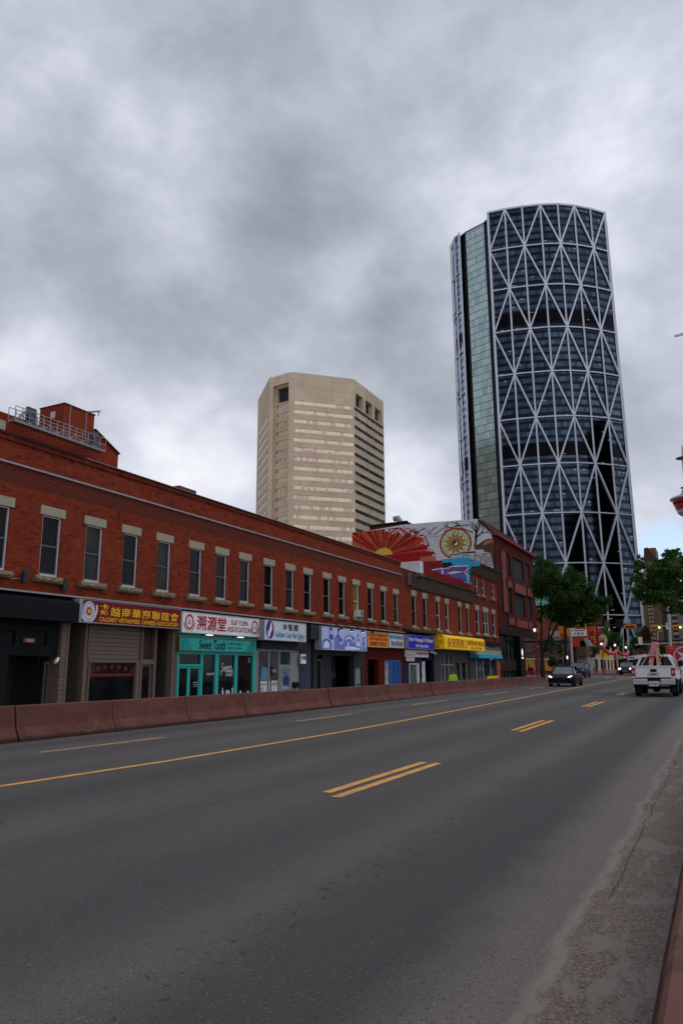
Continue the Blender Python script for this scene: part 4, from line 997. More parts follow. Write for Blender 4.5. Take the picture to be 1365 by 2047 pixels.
ts = MB(); zb = fz(430, 1306); TX = FX-.05
for a_, b_ in ((356.5, 359.5), (403, 407), (432, 438.5), (471, 476), (506.5, 511)): ts.box(TX-.1, TX+.05, fy(a_), fy(b_), S0, zb)
ts.box(TX-.1, TX+.045, fy(359.5), fy(506.5), zb-.06, zb); zdt = fz(390, 1332)
ts.box(TX-.1, TX+.045, fy(359.5), fy(403), zdt, zdt+.09)
ts.box(FX-.3, FX+.03, fy(356), fy(511.5), zb, 3.2); ts.build('teal_shop_frame', m_teal, b1)
m = MB(); m.box(TX-.06, TX-.04, fy(359.5), fy(403), zdt+.09, zb-.06); m.box(TX-.06, TX-.04, fy(407), fy(432), S0, zb-.06); sw = m.build('shop_window', m_gl2, b1)
m = MB(); m.box(TX-.06, TX-.04, fy(438.5), fy(471), S0, zb-.06); m.box(TX-.06, TX-.04, fy(476), fy(506.5), S0, zb-.06); sw = m.build('shop_window', m_gl2, b1)
gdoor('teal_door', 359.5, 381, zdt, TX-.03, m_teal); gdoor('teal_door', 381.3, 403, zdt, TX-.03, m_teal)
def ptext(body, xa, xb, yt, yb_, X, mat, par, **k):
    a, b = onX(xa, 1300, X).y, onX(xb, 1300, X).y; return (text('window_lettering', body, (a, b, onX(xa, yb_, X).z, onX(xa, yt, X).z), 'X', X, mat, par, **k))
def reparent(o, par):
    """part -> sub-part of a part that sits at its thing's origin"""
    o.parent = par; return o
m_wv = M('white_vinyl', (188, 190, 188), .5)
for body, q in (('Sweet', (443, 463, 1325, 1343)), ('Tooth', (451, 466, 1334, 1352)), ('open', (414, 429, 1345, 1352)), ('sweet tooth\nmon fri 12-8\nsat sun 1-8', (388, 399, 1362, 1373))):
    o = ptext(body, *q, TX-.03, m_wv, b1, shear=.2)
m = Dr('X', TX-.028)
for x_, y_, r_ in ((446, 1345, .11), (501.5, 1319.5, .12), (399, 1355, .13), (478, 1388, .1)): m.disc(fy(x_), fz(x_, y_), r_, r_*1.25, 16)
m.build('teal_sticker', m_dteal, b1)
m = Dr('X', TX-.028)
for xa, xb, ya, yb_ in ((371, 377.5, 1360, 1373), (359.5, 365, 1360, 1372), (463.5, 470, 1375, 1388)): m.pp([(xa, yb_), (xb, yb_), (xb, ya), (xa, ya)])
m.build('notice', m_wv, b1)
# things on the shop's counter, seen through the pane plane's front ledge are part of the display
for x_, hh in ((449, .3), (457, .22), (461, .2), (484, .15), (499, .18)): MB().lathe([(.05, 0), (.06, .1), (.03, .18), (.02, hh)], (TX+.0, fy(x_), fz(x_, 1388)), 8).build('display_bottle', m_wv, b1)
# --- hair salon
m_lg = M('light_grey_stucco', (124, 121, 124), .85, var=.12, scale=3, bumpd=.006); m_dg = M('dark_grey_paint', (42, 42, 45), .7, var=.15); m_bg = M('blue_grey_paint', (78, 86, 100), .7, var=.12)
r, a, b, z0, z1, X = sign('shop_sign', 'pale hair salon sign with a purple oval woman profile', 527.5, 612, 1237.7, 1279, M('pale_grey_acrylic', (186, 192, 196), .4, var=.05), X=FX+.55)
W = b-a; H = z1-z0
m_pur = M('purple_print', (66, 34, 118), .5)
u, v = a+W*.125, z0+H*.52; d = Dr('X', X+.008); d.disc(u, v, .37, .47); em = d.build('emblem', m_pur, r)
d = Dr('X', X+.014); d.poly([(u+.10, v+.40), (u+.16, v+.22), (u+.21, v+.05), (u+.14, v-.02), (u+.13, v-.12), (u+.05, v-.12), (u+.02, v-.3), (u-.1, v-.42), (u-.2, v-.33), (u-.22, v-.12), (u-.1, v-.02), (u-.02, v+.15), (u+.02, v+.32)]); child(em, d, 'face_profile', m_white)
text('lettering', '金髮廊', rc(a, b, z0, z1, .41, .80, .53, .92), 'X', X, m_blkl, r, .012, space=1.15)
m_cy = M('cyan_letter', (40, 130, 180), .5)
text('lettering', 'Golden Cuts Hair Salon', rc(a, b, z0, z1, .25, .955, .16, .46), 'X', X, m_cy, r, .018, shear=.2)
d = Dr('X', X+.008); d.stroke([(a+W*.76, z0+H*.16), (a+W*.82, z0+H*.12), (a+W*.88, z0+H*.14), (a+W*.96, z0+H*.08)], .02); d.stroke([(a+W*.79, z0+H*.1), (a+W*.85, z0+H*.06), (a+W*.93, z0+H*.07)], .015); d.build('flourish', M('magenta_print', (170, 60, 120), .5), r)
sal = MB(); SX = FX-.1
zt = fz(530, 1301)
sal.box(FX-.3, SX, fy(511.5), fy(519.5), S0, zt); sal.box(FX-.3, SX, fy(585), fy(600), S0, zt); sal.box(FX-.3, SX, fy(519.5), fy(600), zt-.01, 4.0)
sal.build('salon_wall', m_lg, b1)
m = MB(); m.box(FX-.2, FX+.05, fy(519), fy(612), zt+.12, 4.0); m.box(FX-.4, FX+.3, fy(612), fy(640), fz(612, 1277.5), 4.02); m.build('black_fascia', m_dg, b1)
m = MB()
for a_, b_ in ((519.5, 520.5), (540, 542.5), (560.5, 563), (583, 585.5)): m.box(SX-.1, SX+.02, fy(a_), fy(b_), S0, zt)
zsd = fz(565, 1333); m.box(SX-.1, SX+.015, fy(563), fy(583), zsd-.02, zsd+.12); m.build('salon_window_frame', m_lg, b1)
m = MB(); m.box(SX-.08, SX-.05, fy(520.5), fy(540), S0, zt); m.box(SX-.08, SX-.05, fy(542.5), fy(560.5), S0, zt); m.build('shop_window', glassmat('salon_glass', (66, 72, 72), .08), b1)
m = MB(); m.box(SX-.08, SX-.05, fy(563), fy(583), zsd+.12, zt); m.build('transom_pane', glassmat('green_film_glass', (30, 62, 56), .1), b1)
gdoor('salon_door', 563.5, 582.5, zsd-.02, SX-.02, m_lg, glassmat('frosted_glass', (110, 116, 118), .3))
m = Dr('X', SX-.04)
m.pp([(520.5, 1390), (540, 1390), (540, 1361.5), (520.5, 1361.5)]); m.pp([(542.5, 1390), (560.5, 1390), (560.5, 1360.5), (542.5, 1360.5)]); pz = m.build('poster', m_wv, b1)
m = Dr('X', SX-.035)
for x0_, dx in ((522, 6), (534, 4), (545, 5), (553, 5)):
    m.sp([(x0_, 1387), (x0_+dx*.5, 1378), (x0_+dx, 1374)], .03); 
m.ring(fy(527), fz(527, 1380), .1, .14, 16); m.build('poster_drawing', m_dg, b1)
ptext('Golden Cuts Hair Salon', 521, 538, 1366, 1370, SX-.035, m_blkl, b1); ptext('金髮廊', 543.5, 558, 1362.5, 1371.5, SX-.035, M('olive_print', (128, 128, 44), .6), b1)
m = Dr('X', SX-.035); m.pp([(521, 1360), (538, 1360), (538, 1334), (524, 1334)]); m.build('blue_photo_poster', M('faded_blue_print', (78, 126, 146), .6), b1)
m = Dr('X', SX+.012); m.pp([(567, 1368), (577, 1370), (579, 1356), (573, 1350), (567, 1355)]); m.build('door_poster', M('navy_print', (34, 52, 110), .6), b1); ptext('金髮', 570, 575.5, 1340, 1352, SX+.012, m_blul, b1); ptext('OPEN', 566, 577, 1374, 1378, SX+.012, m_wv, b1)
m = Dr('X', SX-.035); m.disc(fy(548), fz(548, 1341), .2, .24); m.build('round_sticker', m_blk, b1); ptext('OPEN', 544.5, 551.5, 1338, 1344, SX-.033, m_wv, b1)
mb_ = T('mailbox', 'black wall mailbox beside the hair salon door', 'mailbox', (SX, fy(592), .6)); ya, yb = fy(587.5), fy(597.5); za_, zb_ = fz(590, 1374.5), fz(590, 1364)
MB().box(SX, SX+.16, ya, yb, za_, zb_-.06).build('box_body', m_blk, mb_, bevel=.01); MB().prism([(SX, ya-.01, zb_-.06), (SX+.2, ya-.01, zb_-.08), (SX+.18, ya-.01, zb_-.03), (SX, ya-.01, zb_+.02)], (0, yb-ya+.02, 0)).build('lid', m_blk, mb_)
# recessed doorway with blue-grey side wall
m = MB(); m.face([(FX-2.8, fy(612), S0), (FX-.3, fy(630), S0), (FX-.3, fy(630), 4), (FX-2.8, fy(612), 4)]); m.build('recess_side_wall', m_bg, b1)
m = MB(); m.box(FX-2.9, FX-2.6, fy(600), fy(612), fz(606, 1301), 4); m.build('dark_red_transom', M('dark_red_board', (58, 36, 32), .7), b1)
r, a, b, z0, z1, X = sign('hanging_sign', 'small white square sign with two black characters beside the recessed doorway', 600.5, 612, 1307, 1327, m_white, X=FX+.08, fw=.01)
text('lettering', '光福', rc(a, b, z0, z1, .1, .95, .42, .82), 'X', X, m_blkl, r, .02)
# --- blue figure mural shop
r, a, b, z0, z1, X = sign('mural_sign', 'blue and white painted sign of reclining figures above the dark grey shop', 642, 733, 1250.5, 1298.7, M('pale_blue_print', (172, 186, 224), .5, var=.25, scale=1.6), X=FX+.45)
W = b-a; H = z1-z0
def uvf(x, y): return (a+W*(x-195)/405, z1-H*(y-330)/215)
m_b1 = M('mid_blue_print', (112, 122, 192), .5, var=.35, scale=5); m_b2 = M('deep_blue_print', (64, 62, 140), .5, var=.2, scale=5); m_b3 = M('white_blue_print', (206, 212, 236), .5, var=.12, scale=4)
d = Dr('X', X+.008)
d.poly([uvf(*p) for p in ((380, 545), (382, 470), (385, 430), (420, 410), (460, 430), (480, 470), (500, 500), (520, 545))])   # centre body
d.poly([uvf(*p) for p in ((198, 540), (200, 470), (230, 440), (262, 462), (280, 540))]); d.poly([uvf(*p) for p in ((300, 540), (305, 430), (320, 400), (350, 405), (370, 460), (385, 540))])
d.poly([uvf(*p) for p in ((490, 545), (505, 450), (525, 430), (540, 460), (545, 545))]); d.poly([uvf(*p) for p in ((550, 545), (555, 480), (575, 470), (592, 500), (597, 545))])
d.poly([uvf(*p) for p in ((250, 440), (258, 405), (290, 400), (300, 445))]); d.build('painted_bodies', m_b1, r)
d = Dr('X', X+.011)
for x_, y_, rx, ry in ((272, 372, .21, .34), (338, 378, .17, .34), (275, 455, .17, .25), (358, 470, .17, .28), (515, 405, .12, .22), (570, 440, .14, .28), (470, 435, .12, .22)): d.disc(*uvf(x_, y_), rx, ry, 16)
d.sp; d.stroke([uvf(*p) for p in ((385, 445), (400, 405), (440, 395), (470, 430), (485, 480), (500, 510))], .05, .02); d.stroke([uvf(*p) for p in ((200, 470), (240, 445), (270, 470), (285, 520))], .04, .02); d.build('painted_hair', m_b2, r)
d = Dr('X', X+.014)
for x_, y_, rx, ry in ((272, 380, .10, .15), (341, 385, .09, .15), (276, 468, .10, .13), (356, 480, .10, .14), (516, 410, .07, .12), (571, 436, .06, .12), (420, 485, .11, .17), (468, 450, .06, .10)): d.disc(*uvf(x_, y_), rx, ry, 14)
d.poly([uvf(*p) for p in ((210, 530), (215, 480), (240, 462), (262, 500), (250, 535))]); d.poly([uvf(*p) for p in ((390, 540), (395, 510), (470, 505), (530, 520), (530, 538))]); d.poly([uvf(*p) for p in ((498, 500), (502, 455), (530, 450), (536, 500))])
d.stroke([uvf(*p) for p in ((395, 440), (420, 420), (450, 430), (470, 470))], .09, .05); d.stroke([uvf(*p) for p in ((560, 545), (566, 500), (585, 490))], .07, .05); d.build('painted_faces', m_b3, r)
z_ = fz(650, 1301)
m = MB(); m.box(FX-.4, FX-.1, fy(630), fy(637), S0, 4); m.box(FX-.4, FX-.1, fy(637), fy(728), z_-.25, 4); m.box(FX-.6, FX-.3, fy(653), fy(671), S0, 4); m.box(FX-.4, FX-.05, fy(708), fy(729), fz(712, 1334), z_); m.box(FX-.4, FX-.05, fy(724), fy(729), S0, fz(712, 1334)); m.box(FX-.4, FX-.05, fy(708), fy(711), S0, fz(712, 1334))
m.build('dark_grey_front', m_dg, b1)
gdoor('shop_door', 638, 652.5, fz(640, 1318), FX-.35, m_gfr)
m = MB(); m.box(FX-.5, FX-.45, fy(671), fy(683), S0, 3.0); m.box(FX-1.6, FX-1.5, fy(683), fy(708), S0, 3.5); m.build('dark_pane', m_gl2, b1)
m = MB(); m.box(FX-.3, FX-.15, fy(711), fy(724), S0, fz(712, 1334)); m.build('grey_door', M('grey_door_paint', (120, 120, 120), .6), b1); m = Dr('X', FX-.14); m.pp([(713, 1370), (719, 1370), (719, 1367), (713, 1367)]); m.build('mail_slot', m_blk, b1)
# gooseneck lamps
for i, (wx_, hx, hy) in enumerate(((649, 682, 1257), (670, 703, 1259.5), (691, 725, 1261.5), (711, 744, 1263))):
    ya = fy(wx_, y=1245); yb = onX(hx, hy, FX+1.3).y; z_t = fz(wx_, 1241.5+(wx_-649)*.12); zl = onX(hx, hy, FX+1.3).z
    nm = ('first', 'second', 'third', 'fourth')[i]
    l_ = T('gooseneck_lamp', nm+' black gooseneck lamp from the left above the blue figure mural sign', 'lamp', (FX, ya, z_t), 'gooseneck lamps over the mural sign')
    MB().tube([(FX, ya, z_t-.45), (FX+.04, ya, z_t-.05), (FX+.1, ya, z_t), (FX+.5, (ya*2+yb)/3, z_t-.0), (FX+1.3, yb, zl+.02)], .022, 6).build('arm', m_blk, l_)
    MB().lathe([(.03, .06), (.06, .04), (.13, -.06), (.12, -.07)], (FX+1.3, yb, zl), 12).build('lamp_shade', m_blk, l_)
    if i < 3: MB().lathe([(.05, -.1), (.08, -.075)], (FX+1.3, yb, zl), 10).build('bulb', m_lamp, l_)
# --- yellow and white pair of signs
r, a, b, z0, z1, X = sign('shop_sign', 'amber shop sign with red lettering to the right of the blue figure mural', 733.8, 776.5, 1261, 1293, M('amber_acrylic', (200, 134, 34), .45, var=.12), X=FX+.3, fw=.03)
text('lettering', 'CALGARY HARMONY OF', rc(a, b, z0, z1, .02, .98, .70, .92), 'X', X, m_redl, r, .03); text('lettering', 'ARTS ASSOCIATION', rc(a, b, z0, z1, .10, .93, .44, .64), 'X', X, m_redl, r, .03); text('lettering', '禧福群音樂社', rc(a, b, z0, z1, .1, .93, .08, .36), 'X', X, m_redl, r, .02)
r, a, b, z0, z1, X = sign('shop_sign', 'white shop sign with black lettering between the amber sign and the blue massage sign', 777, 806.5, 1265, 1294.5, M('pale_green_acrylic', (176, 186, 184), .45), X=FX+.3, fw=.03)
text('lettering', 'WAY VAN SALON', rc(a, b, z0, z1, .05, .96, .62, .90), 'X', X, m_blul, r, .03); text('lettering', '美欣髮廊', rc(a, b, z0, z1, .12, .92, .08, .48), 'X', X, m_blkl, r, .0)
m = MB(); z_ = fz(735, 1318); RX = FX-.05
m.box(FX-.4, RX, fy(729), fy(736.5), S0, z_); m.box(FX-.4, RX, fy(757), fy(769.5), S0, z_); m.box(FX-.4, RX, fy(801.5), fy(808), S0, z_); m.box(FX-.4, RX, fy(788), fy(790), S0, z_); m.box(FX-.4, RX, fy(729), fy(808), z_, 4); m.build('red_painted_front', brickmat('painted_brick', (88, 22, 14), (76, 19, 13), (60, 18, 13)), b1)
m = MB(); m.box(FX-.2, FX-.15, fy(769.5), fy(780), S0, z_-.08); m.build('poster_door', M('grey_poster', (140, 140, 136), .5, var=.6, scale=4), b1)
m = MB(); m.box(FX-.2, FX-.06, fy(769.5), fy(788), z_-.1, z_-.01)
for a_, b_ in ((780, 784.5), (786, 788), (790, 793), (794.5, 796), (798, 801.5)): m.box(FX-.2, FX-.06, fy(a_), fy(b_), S0, z_-.1)
m.box(FX-.2, FX-.06, fy(790), fy(801.5), z_-.1, z_-.01); m.build('blue_door_frame', M('bright_blue_paint', (30, 86, 150), .5), b1)
m = MB(); m.box(FX-.25, FX-.2, fy(784), fy(802), S0, z_); m.build('dark_pane', m_gl2, b1)
# ================================================================== second brick building with wooden cornice
B2a, B2b = 51.1, 69.25
m_wood = M('weathered_wood', (80, 68, 60), .85, var=.5, scale=2.5, bumpd=.02)
m_woodd = M('dark_weathered_wood', (44, 37, 33), .85, var=.5, scale=3)
b2 = T('brick_building', 'two-storey red brick building with grey wooden cornice over the navy shop and drug store', 'building', (FX-5, 60, 0))
w2 = [(820, 833.4), (842, 854.7), (868.8, 880), (887, 897), (912, 922.4), (928, 937)]
wy2 = [(fy(a, y=1190)+fy(b, y=1190))/2 for a, b in w2]
zt2 = fz(826, 1190.7); zb2 = fz(826, 1252.5)
m = wallholes(MB(), 'X', FX-.01, B2a, B2b, 4.1, 8.78, [(y-.43, y+.43, zb2, zt2) for y in wy2], .2); m.build('wall', m_brick, b2, fixn=False)
m = MB(); m.box(-30, FX-.25, B2a+.01, B2b, 4.0, 8.5); m.box(-30, FX-3, B2a+.01, B2b, -1, 4.0); m.build('building_core', m_brick2, b2)
for i, y in enumerate(wy2): window_unit(b2, y, zb2, zt2, hw=.43, lint=.42, lw=.56, low_sash=m_wfr if i in (2, 3) else m_gfr, sillw=1.3)
# cornice: cove board and crown
ya = fy(811, y=1150)
zc0, zc1 = 7.75, 8.62
m = MB(); m.prism([(FX, ya+.9, zc0), (FX+.06, ya+.9, zc0), (FX+.5, ya+.9, zc1), (FX, ya+.9, zc1)], (0, B2b-ya-.9, 0)); m.build('cornice_cove', m_wood, b2)
m = MB(); m.box(FX, FX+.16, ya, ya+.9, zc0+.1, zc1+.2); m.build('bare_boards', m_wood, b2)
m = MB(); m.box(FX, FX+.66, ya+1.1, B2b+.15, zc1, zc1+.13); m.box(FX, FX+.52, ya+1.1, B2b, zc1+.13, zc1+.24); m.box(FX, FX+.09, ya+.9, B2b, zc0-.08, zc0+.03); m.build('cornice_crown', m_woodd, b2)
m = MB(); m.box(FX, FX+.85, ya+1.0, ya+1.9, zc1-.05, zc1+.2); m.build('cornice_end_block', m_wood, b2)
m = MB(); m.box(FX-.35, FX-.02, B2a, B2b, 8.78, 9.0); m.build('parapet', m_brick2, b2); m = MB(); m.box(FX-.4, FX+.0, B2a, B2b, 9.0, 9.05); m.build('coping', m_woodd, b2)
# --- navy massage shop
m_navy = M('navy_paint', (16, 18, 44), .7, var=.2)
aw = MB(); z_ = fz(806, 1262); aw.prism([(FX, fy(806), z_+.25), (FX+.75, fy(806), z_+.05), (FX+.75, fy(806), z_-.05), (FX, fy(806), z_-.1)], (0, fy(868)-fy(806), 0)); aw.build('tattered_canopy', m_woodd, b2)
r, a, b, z0, z1, X = sign('shop_sign', 'royal blue massage shop sign with white lettering under the tattered canopy', 815, 867, 1268, 1296, M('royal_blue_acrylic', (34, 34, 172), .4, var=.1), X=FX+.55, fw=.03)
text('lettering', 'River Massage & Wellness', rc(a, b, z0, z1, .03, .97, .44, .86), 'X', X, m_wv, r, .03, shear=.15); text('lettering', '403-460-6880', rc(a, b, z0, z1, .27, .76, .10, .34), 'X', X, m_wv, r, .02)
r, a, b, z0, z1, X = sign('hanging_sign', 'white acupuncture sign with red lettering beneath the royal blue sign', 808.5, 855, 1297.5, 1313, m_white, X=FX+.1, fw=.02)
text('lettering', 'Acupuncture', rc(a, b, z0, z1, .45, .98, .15, .85), 'X', X, m_redl, r, .015); text('lettering', 'MASSAGE  WELLNESS\nDEEP TISSUE  RELAX', rc(a, b, z0, z1, .04, .38, .1, .45), 'X', X, m_dg, r)
r, a, b, z0, z1, X = sign('hanging_sign', 'small white notice with red print below the acupuncture sign', 811, 827, 1313.6, 1321.5, m_white, X=FX+.1, fw=.01)
text('lettering', 'REGISTERED\nACUPUNCTURE', rc(a, b, z0, z1, .1, .9, .15, .85), 'X', X, m_redl, r)
zd2 = fz(826, 1328.5)
m = MB(); m.box(FX-.4, FX-.05, fy(808.5), fy(817), S0, 3.9); m.box(FX-.4, FX-.05, fy(817), fy(837), zd2+.1, 3.9); m.box(FX-.4, FX-.05, fy(837), fy(843), S0, 3.9); m.box(FX-.4, FX-.05, fy(849), fy(868), fz(855, 1320), 3.9); m.box(FX-.4, FX-.05, fy(865.5), fy(868), S0, 3.0); m.build('navy_front', m_navy, b2)
m = MB(); m.box(FX-.4, FX-.02, fy(843), fy(849), S0, fz(846, 1322)); m.build('white_brick_pillar', brickmat('white_painted_brick', (190, 190, 194), (176, 178, 182), (120, 120, 126), w=.4, h=.2, cd=(150, 150, 156), dirt=.2), b2)
m = MB(); m.box(FX-.2, FX+.0, fy(832.5), fy(836.5), S0, zd2+.1); m.box(FX-.2, FX+.0, fy(817), fy(832.5), zd2, zd2+.1); m.box(FX-.2, FX+.0, fy(817), fy(818), S0, zd2); m.build('white_door_frame', m_wfr, b2)
m = MB(); m.box(FX-.2, FX-.1, fy(818), fy(832.5), S0, zd2); m.build('green_glass_door', glassmat('green_grey_glass', (64, 84, 82), .15), b2)
m = Dr('X', FX-.01); m.pp([(842.5, 1362), (846, 1362), (847, 1352), (844, 1352)]); m.build('taped_notice', m_wv, b2)
c2_ = T('security_camera', 'white security camera at the right end of the acupuncture sign', 'camera', (FX, fy(860), 2.7), 'white security cameras on the shop fronts')
zz = fz(861, 1305); MB().tube([(FX+.0, fy(858), zz+.08), (FX+.2, fy(860), zz+.06), (FX+.3, fy(864), zz-.08)], [.08, .1, .1], 10).build('camera_body', MATS['white_plastic'], c2_)
# --- drug store awning
m_yaw = M('yellow_awning_vinyl', (246, 200, 10), .45, var=.07); AX = FX+1.35
ya, yb = onX(888, 1280, AX).y, onX(968, 1280, AX).y; zt = onX(888, 1268, AX).z; zb_ = onX(888, 1296.5, AX).z
aw_ = T('shop_awning', 'bright yellow rounded awning with red lettering over the drug store', 'awning', (FX, ya, zb_))
prof = [(FX, zb_), (AX, zb_), (AX, zt-.25)]+[(AX-.25+.25*cos(t), zt-.25+.25*sin(t)) for t in (.4, .8, 1.2, pi/2)]+[(FX, zt+.06)]
m = MB(); m.prism([(x, ya, z) for x, z in prof], (0, yb-ya, 0)); m.build('awning_shell', m_yaw, aw_)
H_ = zt-zb_; Wd = yb-ya
text('lettering', '永安药房', (ya+Wd*.06, ya+Wd*.44, zb_+H_*.1, zt-H_*.2), 'X', AX, m_redl, aw_, .012); text('lettering', 'SUPER M DRUGS', (ya+Wd*.53, ya+Wd*.98, zb_+H_*.38, zt-H_*.25), 'X', AX, m_redl, aw_, .02); text('lettering', '403-233-7788', (ya+Wd*.62, ya+Wd*.90, zb_+H_*.08, zb_+H_*.28), 'X', AX, m_redl, aw_, .01)
text('lettering', '中\n西\n藥', (ya+Wd*.47, ya+Wd*.505, zb_+H_*.08, zt-H_*.2), 'X', AX, m_redl, aw_, 0)
sx0, sx1 = FX+.1, AX-.1; sw_ = sx1-sx0
for body, v0, v1 in (('SUPER', .82, .95), ('M', .66, .78), ('DRUGS', .50, .62), ('403-233-7788', .34, .44), ('永安\n药房', .04, .30)):
    q = .42 if body == 'M' else (.3 if '永' in body else .06)
    text('lettering', body, (sx0+sw_*q, sx1-sw_*q, zb_+H_*v0, zb_+H_*v1), 'Y', ya, m_redl, aw_, .01)
m_gst = M('grey_shop_paint', (68, 66, 66), .7, var=.12)
m = MB(); z_ = fz(880, 1302)
m.box(FX-.4, FX-.05, fy(868), fy(881), S0, 3.9); m.box(FX-.4, FX-.1, fy(881), fy(908), fz(890, 1311), 3.9); m.box(FX-.5, FX-.1, fy(908), fy(950), fz(920, 1325), 3.9); m.box(FX-.4, FX-.05, fy(907), fy(912), S0, 3.9); m.box(FX-.4, FX-.05, fy(938), fy(950), S0, 3.9); m.build('grey_front', m_gst, b2)
m = MB()
for x_ in (881.5, 889, 898, 906.5): m.box(FX-.2, FX-.08, fy(x_), fy(x_)+.12, S0, 2.9)
m.box(FX-.2, FX-.09, fy(881), fy(907), 1.75, 1.85)
for x_ in (912.5, 924, 936): m.box(FX-.4, FX-.2, fy(x_), fy(x_)+.13, S0, 2.5)
m.build('aluminium_mullions', m_metal, b2)
m = MB(); m.box(FX-.25, FX-.2, fy(881), fy(907), S0, 3); m.build('shop_window', M('goods_behind_glass', (60, 64, 56), .15, var=.8, scale=5), b2)
m = MB(); m.box(FX-.4, FX-.35, fy(912), fy(938), S0, 3); m.build('sliding_door_glass', m_gl2, b2)
# ================================================================== third brick building, three storeys
b3a, b3b = 69.3, 78.6
b3 = T('brick_building', 'narrow three-storey red brick building with a turquoise painted cornice end', 'building', (FX-5, 74, 0))
lw = [(950, 958.5, 0), (964, 977, 1), (983, 990, 0)]; uw = [(948.6, 954.7), (961.5, 968), (981, 987)]
zl1, zl0 = fz(954, 1219.5), fz(954, 1267); zu1, zu0 = fz(951, 1156), fz(951, 1187)
Hs = [((fy(a, y=1240)+fy(b, y=1240))/2, .95 if d_ else .55, zl0, zl1) for a, b, d_ in lw]+[((fy(a, y=1170)+fy(b, y=1170))/2, .5, zu0, zu1) for a, b in uw]
m = wallholes(MB(), 'X', FX-.02, b3a, b3b, 3.9, 11.75, [(y-h_, y+h_, a, b) for y, h_, a, b in Hs], .2); m.build('wall', m_brick, b3, fixn=False)
m = MB(); m.box(-30, FX-.26, b3a+.15, b3b, -1, 11.5); m.build('building_core', m_brick2, b3)
for i, (y, h_, a, b) in enumerate(Hs): window_unit(b3, y, a, b, hw=h_, lint=.45 if i < 3 else 0, lw=h_+.1, mull=(h_ > .8), low_sash=m_wfr, sillw=h_*2+.3)
m = MB(); m.prism([(FX, b3a, 10.7), (FX+.1, b3a, 10.7), (FX+.65, b3a, 11.55), (FX, b3a, 11.55)], (0, b3b-b3a, 0)); m.build('cornice_cove', m_wood, b3); m = MB(); m.box(FX, FX+.8, b3a, b3b+.1, 11.55, 11.75); m.build('cornice_crown', m_woodd, b3)
m = MB(); m.box(FX-.3, FX, b3a+.05, b3b, 11.75, 12.1); m.build('parapet', m_brick2, b3)
m_tq = M('turquoise_paint', (52, 150, 188), .6, var=.12, scale=1.5)
# painted side wall seen over the roof of the lower building
m_pb = brickmat('painted_side_brick', (150, 44, 44), (130, 38, 40), (110, 40, 40), dirt=.3)
m = MB(); m.box(-27.5, FX, b3a-.12, b3a, 8.6, 12.15); m.build('painted_side_wall', m_pb, b3)
m = MB(); m.box(FX, FX+.95, b3a-.14, b3a-.02, 11.3, 11.85); m.prism([(FX-.1, b3a-.135, 11.9), (FX-2.9, b3a-.135, 11.9), (FX-2.9, b3a-.135, 12.25), (FX-.1, b3a-.135, 12.25)], (0, .5, 0)); m.build('turquoise_cornice_end', m_tq, b3)
Z6 = dict(sc=4.403, ox=690, oy=1030)
d = Dr('Y', b3a-.13, **Z6); d.pp([(870, 392), (1105, 378), (1112, 610), (1040, 590), (1075, 440), (950, 446), (930, 415), (860, 408)]); d.build('turquoise_panel', m_tq, b3)
m_gr1 = M('graffiti_purple', (116, 78, 132), .6, var=.4, scale=3); m_gr2 = M('graffiti_blue', (84, 92, 158), .6, var=.4, scale=3); m_grw = M('graffiti_white', (204, 204, 210), .6); m_grk = M('graffiti_black', (26, 24, 28), .6)
d = Dr('Y', b3a-.14, **Z6); d.pp([(760, 480), (850, 466), (846, 520), (760, 484)]); d.pp([(856, 470), (915, 466), (915, 540), (858, 522)]); d.pp([(925, 452), (1075, 446), (1040, 500), (1080, 590), (985, 560), (920, 545)]); d.build('graffiti_letters', m_gr1, b3)
d = Dr('Y', b3a-.145, **Z6); d.pp([(985, 555), (1000, 500), (1040, 505), (1078, 592)]); d.pp([(925, 500), (925, 460), (985, 455)]); d.build('graffiti_shading', m_gr2, b3)
d = Dr('Y', b3a-.15, **Z6)
for pts in ([(760, 482), (850, 466), (848, 515)], [(858, 520), (856, 470), (915, 464), (917, 452), (1080, 444), (1076, 475), (1042, 500), (1080, 530), (1080, 592)]): d.sp(pts, .11)
d.pp([(893, 508), (950, 493), (975, 509), (935, 520)]); d.pp([(950, 493), (1045, 497), (975, 511)]); d.build('graffiti_outline', m_grw, b3)
d = Dr('Y', b3a-.14, **Z6); d.pp([(855, 420), (930, 418), (955, 446), (858, 462)]); d.build('dark_patch', m_grk, b3)
d = Dr('Y', b3a-.15, **Z6)
for i in range(6):
    u, v = d.P(1100, 480+i*20); d.ring(u, v, .07, .13, 8)
d.build('side_tag', m_grk, b3)
# --- the end shop under it
r, a, b, z0, z1, X = sign('shop_sign', 'faded cream sign with brown lettering under a black cornice at the end shop', 969, 998, 1287, 1297, M('faded_cream', (150, 138, 120), .7, var=.4, scale=3), X=FX+.2, fw=.02)
text('lettering', 'Y Mark St', rc(a, b, z0, z1, .05, .8, .2, .85), 'X', X, m_woodd, r, .01)
m = MB(); z_ = fz(968, 1283); m.box(FX-.1, FX+.55, fy(950), fy(1001), z_-.35, z_); m.build('black_shop_cornice', m_blk, b3)
m = MB(); m.box(FX-.1, FX+.16, fy(950), fy(998), fz(950, 1308), fz(950, 1297)); m.build('pale_green_fascia', M('pale_green_paint', (150, 168, 148), .7, var=.25, scale=3), b3)
m = MB(); q = onX(956, 1308, FX+.9); m.box(FX, FX+.9, q.y, onX(1004, 1310, FX+.9).y, onX(956, 1315, FX+.9).z, q.z); m.build('blue_strip_canopy', m_tq, b3)
z_ = fz(955, 1316)
